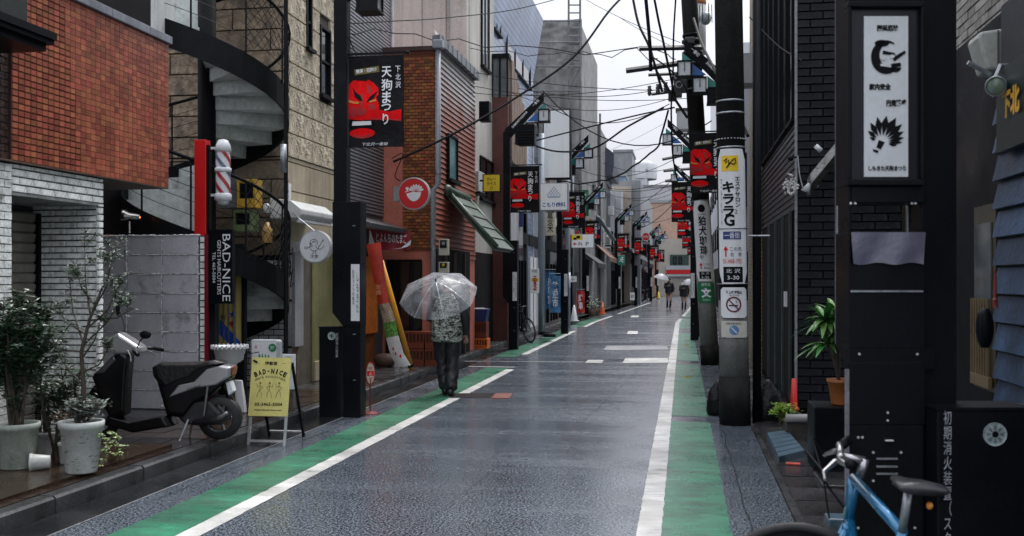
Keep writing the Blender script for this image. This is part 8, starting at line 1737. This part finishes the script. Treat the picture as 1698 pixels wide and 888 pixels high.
# ======================= RIGHT SIDE SMALL THINGS =======================
terr = M('terracotta', (.33, .11, .03), .55, .25, 5, .15, dirt=(.12, .06, .03), dirtamt=.3)
Yp = 9.2; a = at(1385, 670, Y=Yp); b = at(1385, 628, Y=Yp); kp = 1700/(Yp*1.0); hpt = b.z-a.z
pstand = thing('plant_stand', 'black step stand under the terracotta palm pot', 'stand', (a.x, Yp, 0)); m = MB(); m.box(a.x-.2, a.x+.4, Yp-.2, Yp+.3, 0, a.z-.003); m.build('block', black, pstand, bevel=.01)
pot('plant_pot', 'terracotta pot with the long leafed plant against the black bricks', a+Vector((.05, 0, 0)), hpt, .085, .115, terr)
cp_ = a+Vector((.03, 0, hpt*.9)); t = thing('strap_leaf_plant', 'green yellow edged strap leaf plant in the terracotta pot', 'plant', cp_); m = MB(); rnd = random.Random(4)
sp_ = M('strap_leaf', (.045, .15, .025), .35, .3, 8, .05, island=.5, hue=.03)
for st_i in range(5):
    top = cp_+Vector((rnd.uniform(-.16, .04), rnd.uniform(-.08, .08), rnd.uniform(.15, .6))); ms = MB(); ms.tube([cp_, cp_.lerp(top, .5)+Vector((.02, 0, 0)), top], .012, 6); ms.build('stem', bark, t)
    for i in range(24):
        aa = rnd.uniform(0, 2*PI); L2 = rnd.uniform(.16, .32); el = rnd.uniform(-.2, 1.3); d = Vector((math.cos(aa)*math.cos(el), math.sin(aa)*math.cos(el), math.sin(el))); side = d.cross(Vector((0, 0, 1))).normalized(); pts = []
        lm = MB(); rings = []
        for k in range(6):
            f = k/5; c = top+d*L2*f+Vector((0, 0, -.12*f*f)); w = .026*math.sin(PI*min(1, f*.85+.12)); rings.append([c-side*w, c+Vector((0, 0, -w*.35)), c+side*w])
        lm.loft(rings, cap=False, closed=False); lm.build('leaf', sp_, t)
bush('fern', 'bright lime green fern low beside the black wall on the right', at(1297, 704, z=.02)+Vector((0, .05, 0)), .22, .17, .14, 520, .05, .016, M('lime_leaf', (.22, .40, .02), .4, .3, 8, .05, island=.4, hue=.03), stems=9, cat='plant', zlow=0)
q = at(1315, 660, z=.02); q = Vector((XN-.06, YN-.35, .12)); cone(q, .37, .045, redp, 'small bright red cone against the black brick corner')
m = MB(); m.box(XN-.33, XN-.02, YN-.55, YN-.12, .012, .118); m.solo('stone_step', kerbm, 'pale stone step under the small red cone', 'step', bevel=.01)
m = MB(); a, b = at(1303, 693, Y=10.8), at(1398, 693, Y=10.8); m.tube([a, b], .042, 12); o_ = m.solo('grey_pipe', M('grey_rail', (.25, .25, .24), .35, .1), 'pale horizontal pipe lying above the step by the fern', 'pipe', smooth=True); m = MB(); m.box(a.x, b.x, 10.82, 11.1, 0, a.z-.04); m.solo('threshold_step', M('dark_step', (.06, .055, .05), .3, .3, 5, .2), 'dark wet threshold step beneath the pale pipe', 'step', bevel=.01)
# blue kerb ramp
r0, r1, r2, r3 = at(1272, 716, z=.09), at(1305, 712, z=.09), at(1335, 746, z=.09), at(1292, 757, z=.09)
rp_ = thing('kerb_ramp', 'blue grey ribbed plastic kerb ramp on the dark pavers', 'kerb ramp', (r0+r2)/2-Vector((0, 0, .07))); rm = M('blue_ramp_plastic', (.07, .12, .16), .28, .25, 8, .1)
n = 6
for i in range(n):
    f0, f1 = i/n+.012, (i+1)/n-.012; m = MB(); A0, A1 = r0.lerp(r3, f0), r0.lerp(r3, f1); B0, B1 = r1.lerp(r2, f0), r1.lerp(r2, f1)
    m.add([tuple(A0), tuple(B0), tuple(B1), tuple(A1), (A0.x, A0.y, .02), (B0.x, B0.y, .02), (B1.x, B1.y, .02), (A1.x, A1.y, .02)], [(3, 2, 1, 0), (4, 5, 6, 7), (0, 1, 5, 4), (1, 2, 6, 5), (2, 3, 7, 6), (3, 0, 4, 7)]); m.build('rib', rm, rp_, bevel=.006)
q = at(1313, 768, z=.04); m = MB(); m.tube([q-Vector((.05, 0, 0)), q+Vector((.07, -.02, 0))], .012, 6); m.solo('red_reflector', M('red_reflector', (.75, .08, .05), .3), 'small red reflector strip lying on the pavers', 'reflector')
q = at(1363, 800, z=.03); m = MB(); m.box(q.x-.02, q.x+.35, q.y-.2, q.y+.4, .0, .05); m.solo('paving_edge', kerbm, 'raised stone edge on the pavers by the bicycle', 'edging', bevel=.01)
q = at(1378, 870, z=.04); m = MB(); m.box(q.x-.02, q.x+.12, q.y, q.y+.18, .02, .08); m.solo('blue_ramp_scrap', rm, 'pale blue block low behind the bicycle wheel', 'block', bevel=.01)
# black umbrellas/bags at the foot of the near pole
def bag(px, py, r, h, label, nm='black_sack'):
    q = at(px, py, z=0); m = MB(); n = 14; rg = []
    for j, (f, z) in enumerate(((.8, 0), (1, .12), (.95, .4), (.7, .7), (.25, .92), (.1, 1))): rg.append([q+Vector((r*f*math.cos(a)*(1+.12*math.sin(3*a+j)), r*.7*f*math.sin(a), z*h)) for a in [2*PI*i/n for i in range(n)]])
    m.loft(rg); m.solo(nm, M('black_plastic_sheet', (.006, .007, .008), .35, .3, 8, .4, 10, spec=.2), label, 'sack', smooth=True)
bag(1190, 688, .15, .42, 'black wrinkled sack slumped left of the near pole foot'); bag(1275, 700, .22, .5, 'black wrinkled sack between the near pole and the fern')
q = at(1255, 703, z=0); m = MB(); m.tube([q, q+Vector((0, 0, 5.5))], .05, 10); m.solo('black_pipe', blackmetal, 'slim black pipe standing right behind the near utility pole', 'pipe', smooth=True)
# wall lamp, white lantern cover and foil awning on the black brick building
q = at(1311, 262, Y=YN-.1); t = thing('wall_lamp', 'small black wall lamp with a white cover on the black building corner', 'lamp', q); m = MB(); m.ball(q, .035, n=10, m=6); m.tube([q, q+Vector((.08, .05, .02))], .012, 6); m.build('lamp_head', blackmetal, t, smooth=True); m = MB(); m.tube([q+Vector((.08, 0, .03)), q+Vector((.10, -.02, -.2)), q+Vector((.14, -.03, -.38))], .008, 5); m.build('cord', steel, t)
a, b = at(1300, 323, Y=YN-.15), at(1322, 285, Y=YN-.15); pts = [(0, 0), (b.x-a.x, 0), (b.x-a.x, (b.z-a.z)*.85), ((b.x-a.x)*.5, (b.z-a.z)), (0, (b.z-a.z)*.6)]
t = thing('white_ornament', 'white crumpled ornament hanging below the wall lamp', 'ornament', a); m = MB(); rnd = random.Random(2)
for i in range(60): p = a+Vector((rnd.uniform(0, .14), rnd.uniform(-.02, .02), rnd.uniform(0, .24))); 
m = MB()
for i in range(70):
    u_, v_ = rnd.random(), rnd.random(); 
    if v_ > .6+.4*(1-abs(u_-.5)*2): continue
    p = a+Vector((u_*(b.x-a.x), 0, v_*(b.z-a.z))); leaf(m, p, Vector((rnd.uniform(-1, 1), -.3, rnd.uniform(-1, 1))), Vector((0, -1, 0)), .05, .03)
m.build('crumpled_foil', M('foil_white', (.55, .55, .53), .4, .3, 30, .2), t)
Y_ = YN-.5; P = [at(1338, 307, Y=Y_), at(1385, 250, Y=Y_+.05), at(1388, 262, Y=Y_-.35), at(1346, 310, Y=Y_-.4)]
t = thing('folded_awning', 'dark glossy folded awning with white ends left of the big pylon', 'awning', P[0]); m = MB(); u_ = (P[1]-P[0])
rg = [[P[0]+u_*f+Vector((0, dy, dz)) for dy, dz in ((0, .06), (-.25, .10), (-.4, -.02), (-.3, -.14), (0, -.12))] for f in (0, .5, 1.15)]; m.loft(rg); m.build('fabric', M('dark_vinyl', (.05, .055, .05), .2, .3, 6, .3, 10), t, bevel=.01)
m = MB(); c = P[0]+Vector((0, -.2, 0)); m.tube([c+Vector((-.02, 0, 0)), c+Vector((-.0, 0, -.02)), c+Vector((.1, 0, .0))], [.10, .09, .03], 10); m.tube([at(1352, 241, Y=Y_), at(1362, 250, Y=Y_)], .03, 8); m.build('end_cap', white, t, smooth=True, kind='stuff')
# ======================= PEOPLE =======================
skinm = M('skin', (.42, .25, .18), .5, .1, 6, 0); hairm = M('black_hair', (.015, .013, .012), .45, .3, 30, .3, 60)
def camo():
    m = bpy.data.materials.new('camouflage_cloth'); m.use_nodes = True; N = m.node_tree.nodes; K = m.node_tree.links.new; b = N['Principled BSDF']
    tc = N.new('ShaderNodeTexCoord'); mp = N.new('ShaderNodeMapping'); mp.inputs['Scale'].default_value = (9, 9, 24); K(tc.outputs['Object'], mp.inputs['Vector'])
    n1 = N.new('ShaderNodeTexNoise'); n1.inputs['Scale'].default_value = 1.6; n1.inputs['Detail'].default_value = 2; n1.inputs['Distortion'].default_value = 1.2; K(mp.outputs[0], n1.inputs['Vector'])
    cr = N.new('ShaderNodeValToRGB'); cr.color_ramp.interpolation = 'CONSTANT'; e = cr.color_ramp.elements; e[0].position = 0; e[0].color = (.012, .018, .014, 1); e[1].position = .44; e[1].color = (.06, .08, .06, 1)
    for p_, c in ((.50, (.46, .52, .45, 1)), (.56, (.012, .02, .015, 1)), (.62, (.62, .66, .60, 1))): x = e.new(p_); x.color = c
    K(n1.outputs[0], cr.inputs[0]); K(cr.outputs[0], b.inputs['Base Color']); b.inputs['Roughness'].default_value = .6; return m
camom = camo(); dcloth = M('black_clothing', (.012, .012, .015), .6, .3, 5, .2, 20); dark2 = M('charcoal_trousers', (.013, .013, .017), .5, .4, 5, .3, 20); shoe = M('black_shoe', (.01, .01, .012), .35)
def skin(name, P, E, mat, parent, sub=2, root=0, **kw):
    """P = [(x,y,z, rx, ry)] joints, E = edges; grown with a Skin modifier"""
    me = bpy.data.meshes.new(name); me.from_pydata([p[:3] for p in P], E, []); me.materials.append(mat)
    o = bpy.data.objects.new(name, me); COL.objects.link(o); o.parent = parent; ORG[o.name] = org(parent)
    md = o.modifiers.new('skin', 'SKIN'); md.use_smooth_shade = True
    for i, v in enumerate(me.skin_vertices[0].data): v.radius = (P[i][3], P[i][4] if len(P[i]) > 4 else P[i][3]); v.use_root = (i == root)
    o.modifiers.new('sub', 'SUBSURF').levels = sub; o.modifiers['sub'].render_levels = sub
    return o
ctex = bpy.data.textures.new('folds', 'CLOUDS'); ctex.noise_scale = .13
def wrinkle(o, s=.06): d = o.modifiers.new('folds', 'DISPLACE'); d.texture = ctex; d.strength = s; d.mid_level = .5; d.texture_coords = 'LOCAL'; return o
def person(label, loc, rot, J, top=dcloth, leg=dark2, hair=True, scale=1.0, hem=.80, collar=True, detail=True, group=None, shoem=shoe, vest=None):
    """J: joints in metres, local frame: facing +y"""
    t = thing('person', label, 'person', loc, group, rot=rot); t.scale = (scale,)*3
    g = lambda k: Vector(J[k])
    pel, ch, nk, hd = g('pelvis'), g('chest'), g('neck'), g('head')
    P = [(*pel, .13, .10), (*pel.lerp(ch, .5), .115, .085), (*ch, .14, .10), (*nk, .05, .05), (*(hd-Vector((0, 0, .06))), .062, .07), (*hd, .072, .088), (*(hd+Vector((0, 0, .07))), .05, .06)]
    E = [(0, 1), (1, 2), (2, 3), (3, 4), (4, 5), (5, 6)]; c = len(P)
    for s, sd in ((-1, 'L'), (1, 'R')):
        sh, el, wr = g('sh'+sd), g('el'+sd), g('wr'+sd); hp, kn, an, to = g('hip'+sd), g('kn'+sd), g('an'+sd), g('toe'+sd)
        pd = (wr-el).normalized()
        P += [(*sh, .055, .055), (*el, .038, .038), (*wr, .024, .028), (*(wr+pd*.07), .016, .034)]; E += [(2, c), (c, c+1), (c+1, c+2), (c+2, c+3)]; c = len(P)
        P += [(*hp, .085, .085), (*kn, .055, .055), (*hp.lerp(kn, .5), .075, .075), (*an, .034, .034), (*kn.lerp(an, .35), .052, .05), (*to, .032, .024)]; E += [(0, c), (c, c+2), (c+2, c+1), (c+1, c+4), (c+4, c+3), (c+3, c+5)]; c = len(P)
    # five fingers per hand, rooted in the palm
    for s, sd in ((-1, 'L'), (1, 'R')):
        el, wr = g('el'+sd), g('wr'+sd); pd = (wr-el).normalized(); palm_i = [i for i, p in enumerate(P) if (Vector(p[:3])-(wr+pd*.07)).length < 1e-6][0]; side = pd.cross(Vector((0, 0, 1))); side = side.normalized() if side.length > .1 else Vector((0, 1, 0)); cu = side.cross(pd).normalized()*(-1 if J.get('grip'+sd) else 1)
        if detail:
            for k, (off, L_) in enumerate(((-.027, .062), (-.009, .074), (.009, .07), (.026, .055))):
                b_ = wr+pd*.085+side*off; cl_ = 1.0 if J.get('grip'+sd) else .35; mid = b_+pd*L_*.5+cu*.01*cl_; tip = mid+pd*L_*.5*(1-cl_*.8)+cu*L_*.55*cl_; n0 = len(P); P += [(*b_, .009), (*mid, .008), (*tip, .0065)]; E += [(palm_i, n0), (n0, n0+1), (n0+1, n0+2)]
            n0 = len(P); tb = wr+pd*.03-side*.035; P += [(*tb, .011), (*(tb-side*.02+pd*.03+cu*.012), .009), (*(tb-side*.018+pd*.055+cu*.028), .007)]; pi = palm_i-1; E += [(pi, n0), (n0, n0+1), (n0+1, n0+2)]
    P = [p if len(p) == 5 else (*p, p[3]) for p in P]
    body = skin('body', P, E, skinm, t, 2 if detail else 1)
    fy = 1
    m = MB(); m.ball((hd.x, hd.y-.018, hd.z+.035), .083, .095, .088, 16, 10); hr = m.build('hair', hairm, t, smooth=True)
    m = MB(); m.ball((hd.x-.03, hd.y+.083, hd.z+.0), .010, .006, .006, 8, 5); m.ball((hd.x+.03, hd.y+.083, hd.z+.0), .010, .006, .006, 8, 5); m.build('eyes', inkblack, t)
    m = MB(); m.tube([(hd.x, hd.y+.085, hd.z+.005), (hd.x, hd.y+.105, hd.z-.035), (hd.x, hd.y+.085, hd.z-.042)], [.007, .013, .010], 8); [m.ball((hd.x+s*.076, hd.y+.0, hd.z-.01), .012, .02, .032, 8, 6) for s in (-1, 1)]; m.build('nose_and_ears', skinm, t, smooth=True)
    m = MB(); m.tube([(hd.x-.022, hd.y+.083, hd.z-.062), (hd.x, hd.y+.088, hd.z-.064), (hd.x+.022, hd.y+.083, hd.z-.062)], .005, 6); m.build('mouth', M('lip', (.30, .10, .09), .5), t)
    # trousers
    Q = [(*(pel+Vector((0, 0, .05))), .165, .125)]; E2 = []; c = 1
    for sd in 'LR':
        hp, kn, an = g('hip'+sd), g('kn'+sd), g('an'+sd); w = J.get('legw', 1.0)
        Q += [(*hp, .10*w, .105*w), (*hp.lerp(kn, .55), .092*w, .095*w), (*kn, .078*w, .08*w), (*kn.lerp(an, .5), .076*w, .078*w), (*an.lerp(kn, -.04), .072*w, .074*w)]; E2 += [(0, c), (c, c+1), (c+1, c+2), (c+2, c+3), (c+3, c+4)]; c = len(Q)
    wrinkle(skin('trousers', Q, E2, leg, t, 3 if detail else 2), .06 if J.get('legw', 1) > 1 else .008)
    # jacket: lofted torso with sleeves
    def ring(cc, rx, ry, z, n=24, fold=.006): return [(cc.x+rx*math.cos(a)+fold*math.sin(5*a+z*22), cc.y+ry*math.sin(a)+fold*math.cos(7*a+z*15), z) for a in [2*PI*i/n for i in range(n)]]
    m = MB(); up_ = lambda z: pel.lerp(ch, min(1.2, max(-.3, (z-pel.z)/(ch.z-pel.z)))); W = J.get('bulk', 1.0)
    zs = [(hem, .200, .15), (hem+.03, .215, .165), (hem+.15, .212, .165), (ch.z-.18, .205, .155), (ch.z-.02, .215, .150), (ch.z+.07, .205, .135), (ch.z+.13, .15, .11), (nk.z-.01, .085, .085), (nk.z+.03, .075, .08)]
    m.loft([ring(up_(z), rx*W, ry*W, z) for z, rx, ry in zs]); jk = m.build('vest' if vest else 'jacket', vest or top, t, smooth=True); jk.modifiers.new('sub', 'SUBSURF').levels = 1; wrinkle(jk, .03 if J.get('legw', 1) > 1 else .008)
    for sd in 'LR':
        sh, el, wr = g('sh'+sd), g('el'+sd), g('wr'+sd); inn = sh.lerp(ch, .35); w = W
        m = MB(); pts = [inn, sh, sh.lerp(el, .5)+Vector((0, 0, 0)), el, el.lerp(wr, .5), wr.lerp(el, .06)]; m.tube(pts, [.075*w, .082*w, .072*w, .064*w, .056*w, .045*w], 14); m.build('sleeve', top, t, smooth=True)
        an, to = g('an'+sd), g('toe'+sd); f = (to-an); f.z = 0; f.normalize(); s_ = Vector((f.y, -f.x, 0)); m = MB(); rg = []
        zf = an.z-.075; tz = J.get('heel'+sd, 0)
        for x, w_, h_ in ((-.09, .034, .08), (-.05, .048, .10), (.03, .050, .10), (.11, .054, .075), (.18, .050, .055), (.22, .030, .035)):
            b_ = Vector((an.x, an.y, zf+max(0, tz*(1-(x+.07)/.26))))+f*x; rg.append([b_+s_*w_*math.cos(a)+Vector((0, 0, h_*.5+h_*.5*math.sin(a))) for a in [2*PI*i/12 for i in range(12)]])
        m.loft(rg); m.build('shoe', shoem, t, smooth=True)
    return t
def umbrella(label, loc, rot, Rr, h, tilt, side, shaft_end, group=None, mat=None, nrib=8):
    """loc = rim centre; axis tilts back towards local -y"""
    t = thing('umbrella', label, 'umbrella', loc, group, rot=rot)
    Mx = Matrix.Rotation(tilt, 4, 'X') @ Matrix.Rotation(side, 4, 'Y')
    mat = mat or vinyl; n = nrib*6
    m = MB(); rings = []
    def dome(f, i):
        a = 2*PI*i/n+.2; ph = (i % 6)/6; sag = 4*ph*(1-ph); r = Rr*f*(1-.055*sag*f); z = h*(1-f**1.9)-.02*sag*f*f; return (r*math.cos(a), r*math.sin(a), z)
    rings = [[dome(f, i) for i in range(n)] for f in (.02, .12, .25, .4, .55, .7, .83, .93, 1.0)]; m.loft(rings, cap=False); m.xform(Mx); m.build('canopy', mat, t, smooth=True)
    m = MB()
    for k in range(nrib): m.tube([Vector(dome(f, k*6))-Vector((0, 0, .004)) for f in (.02, .15, .3, .45, .6, .75, .9, 1.0)], .0045, 5)
    m.xform(Mx); m.build('ribs', M('umbrella_rib', (.50, .52, .54), .3, .1, 5, 0, metal=.6), t)
    m = MB(); [m.tube([Vector(dome(.5, k*6))-Vector((0, 0, .006)), (0, 0, -.12)], .0025, 4) for k in range(nrib)]; m.xform(Mx); m.build('stretchers', MATS['umbrella_rib'], t)
    m = MB(); m.tube([(0, 0, -shaft_end), (0, 0, h)], .006, 6); m.xform(Mx); m.build('shaft', steel, t)
    m = MB(); m.tube([(0, 0, h-.01), (0, 0, h+.015), (0, 0, h+.05)], [.014, .01, .005], 8); m.xform(Mx); m.build('tip', blackmetal, t)
    m = MB(); e = -shaft_end; m.tube([(0, 0, e+.12), (0, 0, e), (0, .02, e-.03), (0, .05, e-.03), (0, .065, e)], .011, 8); m.xform(Mx); m.build('handle', white, t, smooth=True)
    return t
def vinylmat():
    m = bpy.data.materials.new('clear_vinyl'); m.use_nodes = True; N = m.node_tree.nodes; K = m.node_tree.links.new; b = N['Principled BSDF']; b.inputs['Base Color'].default_value = (.62, .64, .68, 1); b.inputs['Roughness'].default_value = .22; b.inputs['Specular IOR Level'].default_value = .9
    tc = N.new('ShaderNodeTexCoord'); n1 = N.new('ShaderNodeTexNoise'); n1.inputs['Scale'].default_value = 5; n1.inputs['Detail'].default_value = 6; n1.inputs['Distortion'].default_value = .8; K(tc.outputs['Object'], n1.inputs['Vector'])
    r = N.new('ShaderNodeMapRange'); r.inputs['From Min'].default_value = .35; r.inputs['From Max'].default_value = .7; r.inputs['To Min'].default_value = .08; r.inputs['To Max'].default_value = .36; K(n1.outputs[0], r.inputs['Value'])
    lw = N.new('ShaderNodeLayerWeight'); lw.inputs[0].default_value = .35; ad = N.new('ShaderNodeMath'); ad.operation = 'MULTIPLY_ADD'; ad.inputs[1].default_value = .38; K(lw.outputs['Facing'], ad.inputs[0]); K(r.outputs[0], ad.inputs[2]); ad.use_clamp = True; K(ad.outputs[0], b.inputs['Alpha'])
    bu = N.new('ShaderNodeBump'); bu.inputs['Strength'].default_value = .5; bu.inputs['Distance'].default_value = .02; K(n1.outputs[0], bu.inputs['Height']); K(bu.outputs[0], b.inputs['Normal']); return m
vinyl = vinylmat()
mp_ = at(741, 655, z=0)
J = dict(pelvis=(0, 0, .90), chest=(0, .02, 1.27), neck=(0, .04, 1.44), head=(-.0, .08, 1.56), shL=(-.175, .02, 1.37), elL=(-.24, .06, 1.10), wrL=(-.12, .26, 1.06), shR=(.175, .02, 1.37), elR=(.27, -.02, 1.11), wrR=(.27, .08, .86), gripL=1,
         hipL=(-.085, 0, .86), knL=(-.07, .10, .48), anL=(-.03, .05, .085), toeL=(-.04, .19, .03), hipR=(.085, 0, .86), knR=(.075, .04, .48), anR=(.06, -.10, .085), toeR=(.07, .03, .03), legw=1.28, bulk=1.06)
person('person seen from behind in camouflage vest and dark trousers under a clear umbrella', (mp_.x, mp_.y, 0), TH, J, top=dcloth, leg=dark2, hem=.76, vest=camom)
um = at(727, 489, Y=mp_.y-.02)
umbrella('transparent vinyl umbrella held by the nearest walker', (um.x, um.y, um.z), TH, .565, .25, R(37), R(-6), .52)
dk = M('black_runner', (.012, .013, .016), .5, .3, 6, .1); leggy = M('black_leggings', (.016, .016, .02), .4)
shw = M('white_sole_shoe', (.25, .25, .27), .4)
q = at(1109, 513, z=0); J2 = dict(J); J2.update(legw=.72, bulk=.92, elR=(.22, .10, 1.15), wrR=(.10, .26, 1.24), gripR=1, elL=(-.25, .0, 1.10), wrL=(-.2, .05, .92), gripL=0, knL=(-.08, .12, .50), anL=(-.06, .04, .09), toeL=(-.06, .18, .03), knR=(.08, .03, .48), anR=(.07, -.08, .09), toeR=(.08, .06, .03))
person('person in black with slim leggings walking towards the camera, left of the distant pair', (q.x, q.y, 0), PI+TH, J2, top=dk, leg=leggy, hem=.88, shoem=shw, group='distant walkers under pale umbrellas', scale=1.06)
wv = M('milky_vinyl', (.60, .60, .63), .3, .1, 5, .05); wv.node_tree.nodes['Principled BSDF'].inputs['Alpha'].default_value = .75
um = at(1097, 461, Y=q.y-.1); umbrella('pale umbrella held tilted by the left of the two distant walkers', (um.x, um.y, um.z), PI+TH, .47, .26, R(-8), R(-12), .62, mat=wv)
q = at(1134, 516, z=0); J3 = dict(J2); J3.update(bulk=1.08); person('person in a bulky black coat with bare looking legs, right of the distant pair', (q.x, q.y, 0), PI+TH, J3, top=dk, leg=leggy, hem=.80, shoem=shw, group='distant walkers under pale umbrellas', scale=.97)
um = at(1142, 469, Y=q.y-.1); umbrella('pale umbrella partly hidden by the poles over the right distant walker', (um.x, um.y, um.z), PI+TH, .42, .22, R(-8), R(8), .55, mat=wv)
